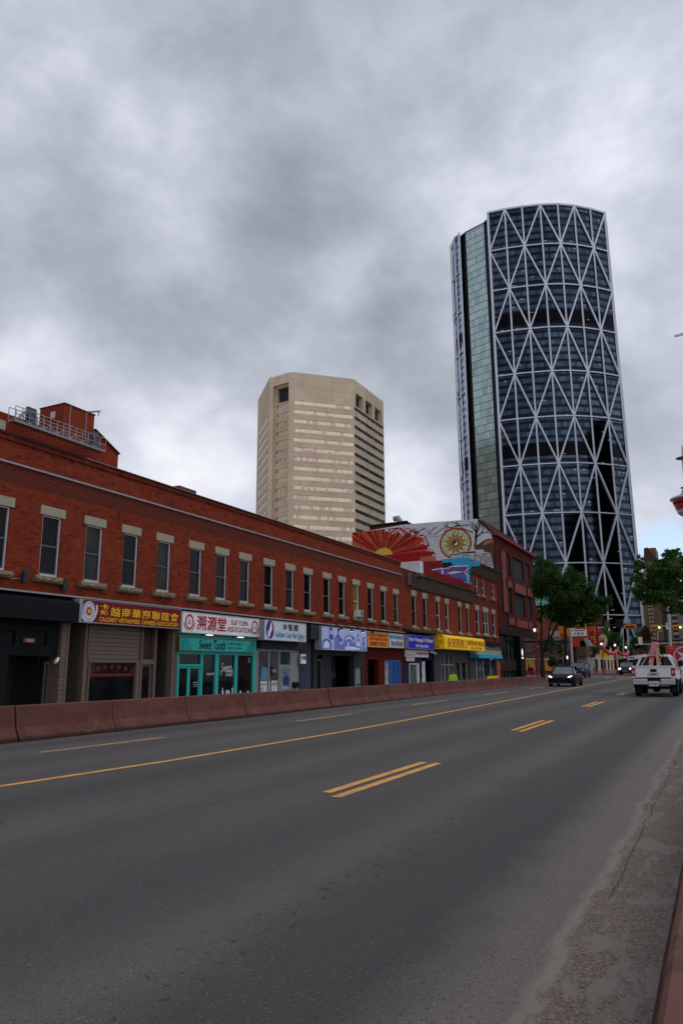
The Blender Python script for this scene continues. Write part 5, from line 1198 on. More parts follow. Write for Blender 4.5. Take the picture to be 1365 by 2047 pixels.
m = MB(); m.box(FX-.1, FX-.05, fy(950), fy(990), S0, z_+.3); m.build('shop_window', glassmat('end_shop_glass', (44, 50, 52), .05, .6), b3)
m = MB(); m.box(FX-.15, FX+.0, fy(950), fy(952), S0, z_); m.box(FX-.15, FX+.0, fy(957), fy(958), S0, z_); m.box(FX-.15, FX+.0, fy(963), fy(965), S0, z_); m.box(FX-.15, FX+.0, fy(952), fy(963), 1.4, 1.5); m.box(FX-.15, FX+.0, fy(978), fy(979), S0, z_); m.build('shop_window_frame', m_metal, b3)
m = MB(); m.box(FX-.2, FX+.02, fy(992), fy(997), S0, z_-.3); m.build('orange_pillar', M('orange_paint', (170, 74, 40), .7), b3)
m = MB(); m.box(FX-.2, FX+.0, fy(989.5), fy(992), S0, z_+.2); m.build('pale_pillar', m_wood, b3)
# small yellow board on the pavement
q = onX(974, 1352, -17); z0b = onX(974, 1362, -17).z; sg = T('sandwich_board', 'small yellow board with red characters peeping over the barrier', 'sign', (-17, q.y, z0b))
m = MB(); yb2 = onX(995, 1352, -17).y; m.box(-17.05, -17, q.y, yb2, z0b-.6, q.z); m.build('board', m_yaw, sg)
text('lettering', '永安藥房', (q.y+.1, yb2-.1, q.z-.38, q.z-.08), 'X', -17, m_redl, sg, .0)

# ================================================================== mural building (dark red, bay windows)
m_dred = brickmat('dark_red_brick', (80, 27, 19), (66, 22, 16), (46, 18, 15), dirt=.3)
mu = T('mural_building', 'dark red corner building with bay windows and a painted sunburst mural side', 'building', (FX-5, 88, 0))
ym0, ym1 = 78.7, 97.7
TOP = 16.2
Lpt = lambda x, y: onY(x, y, ym0)
m_ww = brickmat('white_painted_wall', (206, 204, 204), (196, 194, 196), (170, 168, 172), cd=(186, 184, 186), dirt=.12)
PM = [onY(x, y, ym0) for x, y in ((704, 1067), (800, 1049.5), (862, 1044), (957, 1037), (986.6, 1065.5))]
poly = [(p.x, p.z) for p in PM]; poly[-1] = (FX, poly[-1][1])
m = MB(); m.prism([(poly[0][0], ym0, 8)]+[(x, ym0, z) for x, z in poly[:-1]]+[(FX-.25, ym0, TOP+.1), (FX-.25, ym0, 8)], (0, .3, 0)); m.build('mural_wall', m_ww, mu)
# body behind the mural
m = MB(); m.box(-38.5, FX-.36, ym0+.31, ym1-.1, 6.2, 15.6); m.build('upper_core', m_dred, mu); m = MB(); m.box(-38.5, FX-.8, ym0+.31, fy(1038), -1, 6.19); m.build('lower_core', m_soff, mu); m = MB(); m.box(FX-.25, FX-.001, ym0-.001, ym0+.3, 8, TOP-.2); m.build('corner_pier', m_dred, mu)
m = MB(); m.prism([(poly[3][0]-.2, ym0+.31, 15.6), (poly[3][0]-.2, ym0+.31, poly[3][1]), (FX-.31, ym0+.31, TOP), (FX-.31, ym0+.31, 15.6)], (0, ym1-ym0-.5, 0)); m.build('sloped_roof', m_brick2, mu)
m = MB(); xr = poly[3][0]; zr = poly[3][1]
m.prism([(xr-.1, ym0-.05, zr-.35), (xr-.1, ym0-.05, zr+.06), (FX+.1, ym0-.05, TOP+.1), (FX+.1, ym0-.05, TOP-.3)], (0, .3, 0)); m.box(xr-.15, xr, ym0, ym1-2, zr-.3, zr+.1); m.build('roof_edge', M('dark_brown_trim', (50, 28, 23), .6), mu)
# mural drawing
R_ = random.Random(3)
def raypoly(c, th, pl):
    best = None; dx, dy = cos(th), sin(th)
    for (x1_, y1_), (x2_, y2_) in zip(pl, pl[1:]+pl[:1]):
        ex, ey = x2_-x1_, y2_-y1_; den_ = dx*ey-dy*ex
        if abs(den_) < 1e-9: continue
        t = ((x1_-c[0])*ey-(y1_-c[1])*ex)/den_; s_ = ((x1_-c[0])*dy-(y1_-c[1])*dx)/den_
        if t > 0 and -1e-6 <= s_ <= 1+1e-6 and (best is None or t < best): best = t
    return (c[0]+dx*best, c[1]+dy*best) if best else None
d0 = Dr('Y', ym0-.005, **Z6)
fan = [(62, 262), (60, 154), (215, 138), (360, 120), (480, 106), (565, 112), (640, 140), (705, 185), (738, 245), (742, 290), (780, 312), (792, 345), (795, 405), (830, 420), (650, 455), (435, 400)]
fan_uv = [d0.P(*p) for p in fan]; c_uv = d0.P(335, 352)
d0.poly(fan_uv); d0.build('sunburst', M('mural_red', (150, 14, 16), .65, var=.15), mu)
mats = [M('mural_orange', (196, 78, 26), .65, var=.12), M('mural_ochre', (156, 112, 48), .65), M('mural_bright_red', (184, 42, 28), .65), M('mural_dark_red', (112, 20, 28), .65)]
rays = {i: Dr('Y', ym0-.011-.002*i, **Z6) for i in range(4)}
th = .02; k = 0
while th < pi-.02:
    wd_ = R_.uniform(.02, .07); i = [0, 3, 2, 1, 0, 2, 3][k % 7]; k += 1
    a_ = raypoly(c_uv, th, fan_uv); b_ = raypoly(c_uv, th+wd_, fan_uv)
    if a_ and b_: rays[i].poly([c_uv, a_, b_])
    th += wd_+R_.uniform(.0, .04)
for i in range(4): rays[i].build('sun_rays', mats[i], mu)
d = Dr('Y', ym0-.022, **Z6); d.disc(c_uv[0], c_uv[1], 1.2, .9, 20, 0, pi); d.build('sun_disc', M('mural_yellow', (206, 170, 60), .6), mu)
d = Dr('Y', ym0-.024, **Z6); d.pp([(655, 445), (660, 365), (795, 360), (797, 408), (830, 418)]); d.build('salmon_patch', M('mural_salmon', (176, 92, 72), .65), mu)
def curl(d, x, y, r, w, turns=1.3, s=1):
    d.sp([(x+s*(r*(1-t/16*.6))*cos(2*pi*turns*t/16), y+(r*(1-t/16*.6))*sin(2*pi*turns*t/16)) for t in range(17)], w)
d = Dr('Y', ym0-.026, **Z6)
for x, y, r_, s_ in ((410, 132, 12, 1), (365, 128, 14, -1), (484, 142, 14, 1), (440, 140, 16, -1), (500, 165, 16, 1), (545, 128, 14, -1), (590, 160, 14, 1), (560, 145, 10, 1), (640, 180, 13, -1), (660, 160, 12, 1), (700, 225, 13, 1), (710, 250, 12, -1), (735, 285, 12, 1), (755, 305, 13, 1), (775, 352, 10, 1), (690, 195, 12, -1)): curl(d, x, y, r_, .09, s=s_)
for pts in ([(360, 122), (385, 145), (430, 140), (480, 122)], [(490, 100), (505, 120), (560, 120), (620, 140)], [(410, 168), (440, 140), (490, 130)], [(620, 185), (665, 190), (700, 180)], [(660, 252), (690, 240), (715, 215)], [(715, 312), (760, 300), (790, 330)]): d.sp(pts, .13, .05)
d.build('white_scrolls', m_grw, mu)
# CHINATOWN lettering in dark scrawl
def Q(x, y): return d0.P(x, y)
dk = M('mural_dark_scrawl', (70, 34, 30), .7)
dd = Dr('Y', ym0-.028, **Z6)
for pts in ([(175, 240), (150, 245), (132, 275), (150, 300)], [(185, 235), (192, 305)], [(210, 232), (212, 308)], [(188, 275), (212, 270)], [(232, 232), (238, 308)], [(252, 308), (255, 230), (285, 300), (286, 226)], [(300, 302), (315, 230), (330, 300)], [(305, 272), (326, 270)], [(368, 212), (440, 205)], [(402, 210), (410, 302)], [(440, 250), (450, 220), (470, 250), (455, 295), (440, 260)], [(375, 240), (385, 300)], [(490, 215), (505, 290), (520, 235), (535, 285), (550, 210)], [(565, 285), (568, 205), (600, 278), (608, 200)]): dd.sp(pts, .075)
dd.build('scrawled_lettering', dk, mu)
# zodiac wheel
u, v = d0.P(969, 247); Rw = 1.0
ul, _ = d0.P(828, 247); ur, _ = d0.P(1112, 247); _, vt = d0.P(969, 108); _, vb = d0.P(969, 386); Rx = (ur-ul)/2; Ry = (vt-vb)/2; u = (ul+ur)/2; v = (vt+vb)/2; e_ = Ry/Rx
d = Dr('Y', ym0-.012, **Z6); d.disc(u, v, Rx*.96, Ry*.96, 40); wh = d.build('wheel_field', M('mural_pale_green', (188, 190, 140), .65, var=.1), mu)
d = Dr('Y', ym0-.016, **Z6); d.ring(u, v, Rx*.92, Rx, 44, e=e_); d.build('wheel_rim', mats[2], mu)
d = Dr('Y', ym0-.016, **Z6); d.ring(u, v, Rx*.885, Rx*.915, 44, e=e_)
for i in range(12): a0_ = 2*pi*(i+.5)/12; d.stroke([(u+Rx*.5*cos(a0_), v+Ry*.5*sin(a0_)), (u+Rx*.9*cos(a0_), v+Ry*.9*sin(a0_))], .05); d.disc(u+Rx*.55*cos(a0_), v+Ry*.55*sin(a0_), .1, n=8)
for i in range(12):
    a0_ = 2*pi*i/12; cx_, cy_ = u+Rx*.73*cos(a0_), v+Ry*.73*sin(a0_); rr = R_.Random if False else R_
    d.stroke([(cx_+R_.uniform(-.28, .28), cy_+R_.uniform(-.24, .24)) for _ in range(5)], .025)
d.build('wheel_spokes', m_grk, mu)
d = Dr('Y', ym0-.018, **Z6); d.disc(u, v, Rx*.52, Ry*.52, 36); d.build('wheel_hub', M('mural_bronze', (122, 88, 50), .6, var=.5, scale=6), mu)
d = Dr('Y', ym0-.022, **Z6); d.ring(u, v, Rx*.44, Rx*.5, 40, e=e_)
for i in range(16): a0_ = 2*pi*i/16; d.disc(u+Rx*.33*cos(a0_), v+Ry*.33*sin(a0_), .1, n=7)
d.build('hub_ring', M('mural_gold', (190, 152, 84), .6), mu)
rr = Rx*.14; d = Dr('Y', ym0-.026, **Z6); d.disc(u, v, rr, n=24); yy_ = d.build('yin_yang_black', m_grk, mu)
d = Dr('Y', ym0-.03, **Z6); pts = [(u+rr*cos(t), v+rr*sin(t)) for t in [pi/2-pi*i/12 for i in range(13)]]+[(u+rr/2*cos(t), v-rr/2+rr/2*sin(t)) for t in [-pi/2-pi*i/8 for i in range(9)]][::1]+[(u-0+rr/2*cos(t), v+rr/2+rr/2*sin(t)) for t in [-pi/2+pi*i/8 for i in range(9)]]
d.poly(pts); d.build('yin_yang_white', m_grw, mu)
# tree with bare branches
m_br = M('mural_brown', (92, 56, 40), .65, var=.15)
d = Dr('Y', ym0-.014, **Z6); d.pp([(1130, 265), (1142, 222), (1155, 220), (1152, 262), (1180, 250), (1200, 232), (1255, 205), (1304, 210), (1312, 470), (1296, 420), (1285, 330), (1215, 320), (1218, 300), (1190, 302), (1150, 305), (1135, 295)])
d.build('painted_tree_base', m_br, mu)
d = Dr('Y', ym0-.015, **Z6); d.pp([(1205, 262), (1222, 236), (1265, 214), (1302, 222), (1302, 240), (1262, 246), (1230, 262)]); d.build('painted_tan_shade', M('mural_tan', (150, 108, 72), .65), mu)
d = Dr('Y', ym0-.032, **Z6); m_bk2 = M('mural_branch', (48, 42, 42), .7)
def br(x, y, ang, ln, wd_, dep):
    pts = [(x, y)]; a_ = ang
    for i in range(4): a_ += R_.uniform(-.25, .25); x += ln/4*cos(a_); y -= ln/4*sin(a_); pts.append((min(1300, x), max(y, 44 if x > 700 else 112-(x-480)*.04)))
    q = [p for p in pts if p[1] >= 40+max(0, (1170-p[0]))*.09-2 or True]
    q = [(px_, max(py_, 34+abs(1170-px_)*(.1 if px_ < 1170 else 1.0)+6)) for px_, py_ in pts]
    d.sp(q, wd_, wd_*.6)
    if dep:
        for s_ in (-1, 1):
            if R_.random() < .85: br(*q[-1], a_+s_*R_.uniform(.25, .7), ln*R_.uniform(.6, .85), wd_*.65, dep-1)
br(1148, 225, 1.75, 70, .28, 3); br(1148, 200, 1.3, 60, .22, 3); br(1148, 190, .6, 60, .2, 3); br(1120, 150, 2.7, 90, .14, 3)
for x_ in (1080, 1000, 900, 800, 700, 620): br(x_, 78+(1172-x_)*.075, 3.2+R_.uniform(-.1, .35), 95, .1, 3)
d.build('painted_branches', m_bk2, mu)
# silver block graffiti at the bottom right of the mural
d = Dr('Y', ym0-.034, **Z6)
d.pp([(915, 385), (925, 350), (1000, 345), (1010, 332), (1140, 318), (1205, 335), (1200, 415), (1110, 400), (1105, 378)]); d.pp([(1210, 340), (1280, 328), (1303, 445), (1222, 420)]); d.pp([(980, 340), (985, 325), (1140, 312), (1142, 330)]); d.build('silver_graffiti', M('graffiti_silver', (170, 168, 172), .5, var=.15), mu)
d = Dr('Y', ym0-.038, **Z6)
for pts in ([(915, 385), (925, 350), (1000, 345)], [(1000, 345), (1010, 332), (1140, 320), (1140, 355)], [(1030, 372), (1048, 348), (1085, 352), (1080, 376)], [(1135, 395), (1150, 350), (1185, 360), (1200, 412)], [(1210, 340), (1222, 420), (1303, 445), (1280, 328), (1210, 340)], [(1238, 405), (1245, 365), (1262, 365), (1272, 410), (1238, 405)], [(1240, 290), (1245, 305)], [(1232, 345), (1236, 360)], [(1260, 285), (1270, 305), (1285, 285)]): d.sp(pts, .09)
d.build('graffiti_outline', m_grk, mu)
# street front of the mural building
m_pink = brickmat('pink_panel', (128, 66, 60), (118, 60, 56), (98, 50, 47), w=.6, h=.6, mort=.02, cd=(140, 74, 72), dirt=.25)
wins = [((1007.7, 1019), (1103, 1146)), ((1023.7, 1045), (1112.5, 1152.5)), ((1049.4, 1058.3), (1126, 1164)), ((1012, 1022.4), (1176.6, 1224.5)), ((1027.7, 1047.7), (1183, 1228)), ((1053.4, 1062.3), (1193, 1234))]
hs = []
for (xa, xb), (yt, ybm) in wins: hs.append((fy(xa, y=yt+20), fy(xb, y=yt+20), fz(xa, ybm), fz(xa, yt)))
zlo = fz(1005, 1256)
m = wallholes(MB(), 'X', FX, ym0, ym1, zlo, TOP-.2, hs, .35); m.build('wall', m_dred, mu, fixn=False)
for a_, b_, lo, hi in hs:
    m = MB(); m.box(FX-.34, FX-.3, a_, b_, lo, hi); wn_ = m.build('window', glassmat('ribbed_glass', (48, 54, 50), .2, .3) if 'ribbed_glass' not in MATS else MATS['ribbed_glass'], mu)
    m = MB(); n = max(2, int((b_-a_)/.5))
    for q in range(n+1): yy = a_+(b_-a_)*q/n; m.box(FX-.29, FX-.2, yy-.03, yy+.03, lo, hi)
    child(wn_, m, 'mullions', m_gfr)
m = MB(); m.box(FX-.2, FX+.35, ym0-.1, ym1+.2, TOP-.2, TOP+.1); m.build('red_cornice', M('cornice_red', (120, 40, 34), .6), mu)
for (xa, xb), (yt, yb_), in (((999.5, 1009), (1098, 1220)), ((1010.6, 1023.4), (1156.6, 1171)), ((1026.6, 1049.4), (1163, 1182)), ((1052.6, 1062.6), (1174, 1190)), ((1015.2, 1028), (1232, 1247)), ((1030.7, 1053.4), (1236, 1252)), ((1055, 1064), (1243, 1256))):
    a_, b_ = fy(xa, y=yt+10), fy(xb, y=yt+10); hi, lo = fz(xa, yt), fz(xa, yb_)
    m = MB(); m.box(FX, FX+.06, a_, b_, lo, hi); m.build('pink_panel', m_pink, mu)
    m = MB(); t = .12; m.box(FX, FX+.12, a_-t, b_+t, hi, hi+t); m.box(FX, FX+.12, a_-t, b_+t, lo-t, lo); m.box(FX, FX+.12, a_-t, a_, lo, hi); m.box(FX, FX+.12, b_, b_+t, lo, hi); m.build('panel_frame', MATS['dark_brown_trim'], mu)
d = Dr('X', FX+.07)
for yy in (1130, 1165, 1195):
    u, v = fy(1004, y=yy), fz(1004, yy); d.poly([(u-.18, v-.5), (u+.18, v-.5), (u+.1, v), (u+.16, v+.3), (u, v+.55), (u-.16, v+.3), (u-.1, v)])
d.build('figure_ornament', m_blk, mu)
# ground storey set back under a dark soffit, black column
m = MB(); m.box(FX-.3, FX+.0, ym0+.3, ym1, fz(1005, 1268), zlo); m.build('dark_canopy_band', m_blk, mu)
gx = FX-.6
m = MB(); m.box(gx-.1, gx, fy(996), fy(1038), S0, 5.2); m.build('ground_floor_glass', M('green_lit_interior', (34, 60, 44), .1, var=.85, scale=1.2), mu)
m = MB()
for x_ in (997, 1003, 1009, 1016, 1022, 1029, 1036): m.box(gx, gx+.12, fy(x_)-.06, fy(x_)+.06, S0, 5.2)
m.box(gx, gx+.1, fy(996), fy(1038), 2.3, 2.5); m.build('ground_floor_mullions', m_blk, mu)
m = MB(); m.box(gx, gx+.2, ym0+.2, fy(1016), fz(1000, 1268)-.9, fz(1000, 1268)); m.box(gx, gx+.2, fy(1018), fy(1034), 4.6, 5.3); m.box(gx, gx+.25, fy(996), fy(1036), 1.2, 2.4); m.build('red_brown_panels', M('red_brown_panel', (40, 17, 13), .6), mu)
m = MB(); m.box(FX-.6, FX+.1, fy(1038), fy(1047), S0, 5.2); m.build('black_column', m_blk, mu)
cs = T('lit_sign', 'small glowing white round sign on the black column of the dark red building', 'sign', (FX+.1, fy(1041), 3.6)); d = Dr('X', FX+.13); u, v = fy(1041), fz(1041, 1304)
d.disc(u, v, .36, .42, 16); d.poly([(u-.45, v-.75), (u+.45, v-.75), (u+.45, v-.55), (u-.45, v-.55)]); d.build('lit_emblem', emis('sign_glow', (230, 228, 224), .9), cs)
# roof things
def roofbox(name, lab, cat, xa, xb, yt, Y, ybm, mat, grp=None):
    a_, b_ = onY(xa, yt, Y), onY(xb, yt, Y); r_ = T(name, lab, cat, (a_.x, Y, onY(xa, ybm, Y).z), grp); MB().box(a_.x, b_.x, Y, Y+2.5, onY(xa, ybm, Y).z, a_.z).build('housing', mat, r_); return r_
rb = T('roof_parapet', 'dark red brick roof structure behind the sunburst mural', 'roof structure', (-35, 84, 15)); p0, p1, p2 = onY(739, 1052, 84), onY(815, 1045, 84), onY(830, 1050, 84)
m = MB(); m.prism([(p0.x, 84, 14), (p0.x, 84, p0.z), (p1.x, 84, p1.z+.15), (p2.x, 84, p2.z), (p2.x, 84, 14)], (0, 3, 0)); m.build('brick_wall', m_brick2, rb); m = MB(); m.bar((p0.x, 83.9, p0.z), (p1.x, 83.9, p1.z+.15), .15, .25); m.build('coping', m_blk, rb)
p = onY(795, 1046, 85); vt_ = T('roof_vent', 'curved grey metal roof vent behind the mural', 'vent', p); MB().tube([(p.x+.3, 85, p.z-1.2), (p.x+.3, 85, p.z+.15), (p.x+.0, 85, p.z+.65), (p.x-.55, 85, p.z+.62)], [.42, .42, .4, .34], 14).build('duct', m_metal, vt_)
for (x_, y_, Y_, t_) in ((717, 1058, 78.4, 'small roof lamp standing at the left end of the mural wall'), (960, 1034, 78.9, 'small roof lamp at the peak of the mural wall'), (1027, 1075, 92, 'small roof lamp near the far end of the dark red roof')):
    p = onY(x_, y_, Y_); rl = T('roof_lamp', t_, 'lamp', p, 'small roof lamps'); MB().lathe([(.03, -.9), (.03, 0), (.2, .02), (.06, .3)], p, 8).build('lamp_post', m_metal, rl)
p = onX(850, 1128, -23.5); hb = T('roof_hut', 'low white painted roof hut behind the brick parapet left of the graffiti wall', 'roof hut', (-25, 61, 9)); a_, b_ = onY(786, 1117, 62), onY(838, 1117, 62)
MB().box(a_.x, b_.x, 62, 62.9, 8.4, onY(838, 1121, 62).z).build('hut_wall', m_ww, hb)
p0, p1 = onY(338, 968, 36), onY(381, 975, 36); rh = T('roof_hatch', 'low brown roof hatch above the long brick parapet', 'roof hatch', (p0.x, 36, 9.5)); z_ = onX(345, 967, -23).z
m = MB(); m.box(-24.5, -22.6, fy(345, X=-22.6), fy(381, X=-22.6), 8.9, onX(360, 970.5, -22.6).z); m.build('hatch_box', M('brown_sheet', (86, 60, 52), .7), rh)

# ================================================================== red brick building behind, with a swing stage
lbm = brickmat('orange_red_brick', (134, 52, 32), (122, 46, 29), (112, 46, 32), w=.3, h=.1, dirt=.35, cd=(120, 46, 36))
LX = -45
lb = T('brick_tower_block', 'taller plain red brick block with a penthouse behind the long building', 'building', (LX-8, 38, 0))
g1 = [onX(*p, LX) for p in ((-30, 818), (75, 846), (189, 860), (237, 909), (237, 1100), (-30, 1100))]
g1[0].z = g1[1].z = 20.1; g1[2].z = 21.3
pts = [(LX, g1[0].y-12, 20.1), (LX, g1[2].y, 20.1), (LX, g1[2].y, 21.35), (LX, g1[3].y, g1[3].z), (LX, g1[3].y, 0), (LX, g1[0].y-12, 0)]
m = MB(); m.prism(pts, (-22, 0, 0)); m.build('wall', lbm, lb)
yc0 = onX(130, 810, LX).y; yc1 = onX(190, 830, LX).y; zc = 22.6
wdt = (onY(130, 810, yc0).x-onY(81, 822, yc0).x)
m = MB(); m.box(LX-wdt, LX-.01, yc0, yc1, 20.0, zc); m.build('penthouse', lbm, lb)
m = MB(); m.box(LX-wdt-.05, LX+.05, yc0-.05, yc1+.05, zc, zc+.1); m.bar((LX+.02, g1[2].y, 21.4), (LX+.02, g1[3].y+.05, g1[3].z+.05), .3, .12); m.build('coping', M('dark_brown_trim2', (60, 36, 32), .6), lb)
m = MB(); yv = yc0-.06; a_ = onY(102, 824, yv); b_ = onY(110, 835, yv); m.box(a_.x, b_.x, yv, yv+.05, b_.z, a_.z); m.build('vent_grille', m_wfr, lb)
m = MB(); 
for x_ in (138, 171): m.box(LX, LX+.05, onX(x_, 850, LX).y, onX(x_, 850, LX).y+.06, 19.5, zc)
m.build('downpipe', m_metal, lb)
# swing stage
SXX = LX+1.2
q0, q1 = onX(23, 843, SXX), onX(205, 898, SXX); zs = (q0.z+q1.z)/2
gd = T('swing_stage', 'long silver window-cleaning swing stage hung along the red brick block', 'swing stage', (SXX, q0.y, zs))
m_al = M('aluminium', (140, 140, 142), .4, .3, .08)
m = MB(); m.box(SXX-.35, SXX+.35, q0.y, q1.y, zs-.15, zs-.05); m.build('platform', m_al, gd)
m = MB(); n = 14
for s_ in (-.35, .35):
    for hh in (.0, .45, 1.0): m.bar((SXX+s_, q0.y, zs+hh), (SXX+s_, q1.y, zs+hh), .045)
    for i in range(n+1):
        y = q0.y+(q1.y-q0.y)*i/n; m.bar((SXX+s_, y, zs), (SXX+s_, y, zs+1.0), .04)
        if i < n: y2 = q0.y+(q1.y-q0.y)*(i+1)/n; m.bar((SXX+s_, y, zs+(.45 if i % 2 else 0)), (SXX+s_, y2, zs+(0 if i % 2 else .45)), .035)
m.build('guard_rail', m_al, gd)
for px in (60, 190):
    y = onX(px, 860, SXX).y; m = MB(); m.box(SXX-.3, SXX+.3, y-.25, y+.25, zs, zs+.8); m.box(SXX-.1, SXX+.1, y-.4, y+.4, zs+.5, zs+1.4); m.build('hoist', M('hoist_grey', (70, 70, 74), .5), gd)
m = MB()
for (x0_, y0_, x1_, y1_) in ((40, 833, 58, 818), (52, 828, 72, 834), (60, 840, 60, 822)): m.bar(onX(x0_, y0_, SXX), onX(x1_, y1_, SXX), .16)
m.build('davit_beams', m_al, gd)
y = onX(185, 832, LX).y; da = T('roof_davit', 'small grey davit arm at the top right corner of the brick penthouse', 'davit', (LX, y, zc)); m = MB(); m.bar((LX-.5, y-.6, zc+.1), (LX+.5, y+.4, zc+.35), .12); m.bar((LX+.4, y+.3, zc+.35), (LX+.4, y+.3, zc-.1), .06); m.build('davit_arm', m_al, da)
# dark gutter strip along the left of the long roof
p = onX(10, 850, -24); gb = T('roof_ledge', 'grey stone ledge poking up at the far left above the brick parapet', 'ledge', (-30, 27, 14)); pa, pb = onX(0, 845, -40), onX(12, 852, -40)
MB().box(-41, -40, pa.y-6, pb.y, pb.z-.4, pb.z+.35).build('ledge_slab', m_lint, gb)
# ================================================================== vehicles
m_tyre = M('tyre_rubber', (13, 13, 14), .85, spec=.2); m_rim = M('wheel_rim', (120, 122, 126), .35, .7, .1); m_rimd = M('dark_rim', (44, 45, 48), .4, .6)
m_cgl = glassmat('car_glass', (16, 18, 20), .05, .35); m_wsc = glassmat('windscreen_glass', (88, 98, 98), .08, .5); m_head = emis('headlight_glow', (255, 244, 226), 4.0); m_tail = M('tail_light_red', (150, 12, 18), .25, coat=.5); m_chr = M('chrome', (176, 178, 182), .22, .9, .05); m_plast = M('black_trim', (11, 11, 12), .6, spec=.25)
def wheels(root, W, y1, y2, r, wd=.22, rim=m_rim, steer=0):
    for x in (-1, 1):
        for y in (y1, y2):
            c = (x*(W/2-wd/2+.01), y, r)
            a = -wd/2; prof = [(r*.62, a), (r*.9, a), (r, a+.04), (r, -a-.04), (r*.9, -a), (r*.62, -a)]
            w_ = MB().lathe(prof, (0, 0, 0), 22, 'x').build('wheel', m_tyre, root, loc=Vector(root['o'])+Vector(c), smooth=False)
            m = MB(); xo = x*(wd/2-.02); m.lathe([(r*.62, -.01), (r*.6, .012)], (xo, 0, 0), 20, 'x')
            for k in range(5):
                a_ = 2*pi*k/5; m.bar((xo+x*.012, 0, 0), (xo+x*.012, r*.58*cos(a_), r*.58*sin(a_)), .06, .03, up=(1, 0, 0))
            o = m.build('rim', rim, None, loc=(0, 0, 0)); o.parent = w_
def sect(y, hw, z0, z1, sh=.06, tuck=.05):
    """body cross-section, closed loop"""
    zm = z0+(z1-z0)*.55
    half = [(hw-.12, z0), (hw-tuck, z0+.06), (hw, zm-.05), (hw-.005, zm+.08), (hw-.05, z1-sh), (hw-.13, z1-.01), (hw*.45, z1+.025)]
    return [(x, y, z) for x, z in half]+[(-x, y, z) for x, z in reversed(half)]
def root_at(name, label, cat, loc, rz, group=None):
    r = T(name, label, cat, (0, 0, 0), group); r['o'] = (0.0, 0.0, 0.0); r['fin'] = (loc[0], loc[1], loc[2], rz); return r
def finish(r):
    f = r['fin']; r.location = f[:3]; r.rotation_euler = (0, 0, f[3]); del r['o']; del r['fin']
def car_common(name, label, loc, rz, L_, W, st, gh, paint, wr, wb, group=None, rim=m_rim, cat='car'):
    """front faces local -Y. st: stations (t,hw,z0,z1); gh: greenhouse (y0b,y0t,y1t,y1b,zb,zt,wb,wt)"""
    r = root_at(name, label, cat, loc, rz, group)
    m = MB(); m.loft([sect(t*L_, hw*W, z0, z1) for t, hw, z0, z1 in st]); m.build('body', paint, r, smooth=True)
    y0b, y0t, y1t, y1b, zb, zt, wbm, wt = gh
    A = [(wbm, y0b, zb), (wbm, y1b, zb), (wt, y1t, zt), (wt, y0t, zt)]
    m = MB(); mir = lambda p: (-p[0], p[1], p[2])
    m.face([mir(A[0]), A[0], A[3], mir(A[3])]); m.build('windscreen', m_wsc, r)
    m = MB(); m.face([A[1], mir(A[1]), mir(A[2]), A[2]]); m.build('rear_window', m_cgl, r)
    for s_ in (1, -1):
        m = MB(); m.face([(s_*x, y, z) for x, y, z in A]); m.build('side_window', m_cgl, r)
    ym_ = (y0t+y1t)/2
    m = MB(); m.loft([[(x, y, z) for x, z in ((wt+.01, zt-.03), (wt-.06, zt+dz*.6), (wt*.5, zt+dz), (-wt*.5, zt+dz), (-wt+.06, zt+dz*.6), (-wt-.01, zt-.03))] for y, dz in ((y0t-.03, .02), (y0t+.25, .05), (ym_, .065), (y1t-.2, .05), (y1t+.03, .02))]); m.build('roof', paint, r, smooth=True)
    m = MB()
    for s_ in (1, -1):
        m.bar((s_*wbm, y0b, zb), (s_*wt, y0t, zt), .07, .06); m.bar((s_*wbm, y1b, zb), (s_*wt, y1t, zt), .12, .08); yy = y0b+(y1b-y0b)*.52; m.bar((s_*(wbm+.005), yy, zb), (s_*(wt+.005), yy-.05, zt), .05, .08)
    m.build('pillars', paint, r)
    for s_ in (1, -1): m = MB(); m.box(s_*(W/2-.02), s_*(W/2+.17), y0b+.35, y0b+.5, zb+.02, zb+.17); m.build('wing_mirror', m_plast, r, bevel=.03)
    wheels(r, W, wb[0], wb[1], wr, rim=rim)
    return r
# dark saloon coming towards the camera
m_blu = M('midnight_blue_paint', (7, 8, 13), .35, 0, .05, spec=.15)
q = onZ(1098, 1374.7, .14); q2 = onZ(1150, 1373.2, .14); tx = (q.x+q2.x)/2
L_, W = 4.7, 1.85
r = car_common('saloon_car', 'dark midnight blue saloon car with lit headlights driving towards the camera', (-10.42, 57.2, g(57)), 0.0, L_, W,
  [(-.5, .36, .32, .56), (-.485, .42, .24, .64), (-.44, .47, .18, .72), (-.33, .495, .17, .80), (-.2, .5, .17, .90), (0, .5, .17, .94), (.25, .5, .17, .95), (.4, .49, .18, .98), (.47, .46, .24, .96), (.5, .42, .34, .9)],
  (-1.05, -.25, .75, 1.75, .90, 1.40, .80, .60), m_blu, .335, (-1.42, 1.42), rim=m_rimd)
for s_ in (1, -1):
    m = MB(); m.prism([(s_*.52, -L_/2+.09, .63), (s_*.74, -L_/2+.16, .67), (s_*.83, -L_/2+.36, .76), (s_*.66, -L_/2+.22, .74)], (0, -.03, .0)); m.build('headlight', m_head, r)
m = MB(); m.box(-.55, .55, -L_/2-.02, -L_/2+.06, .27, .38); m.build('lower_grille', m_plast, r); m = MB(); m.box(-.7, .7, -L_/2+.0, -L_/2+.1, .22, .245); m.build('chin_trim', m_chr, r)
finish(r)
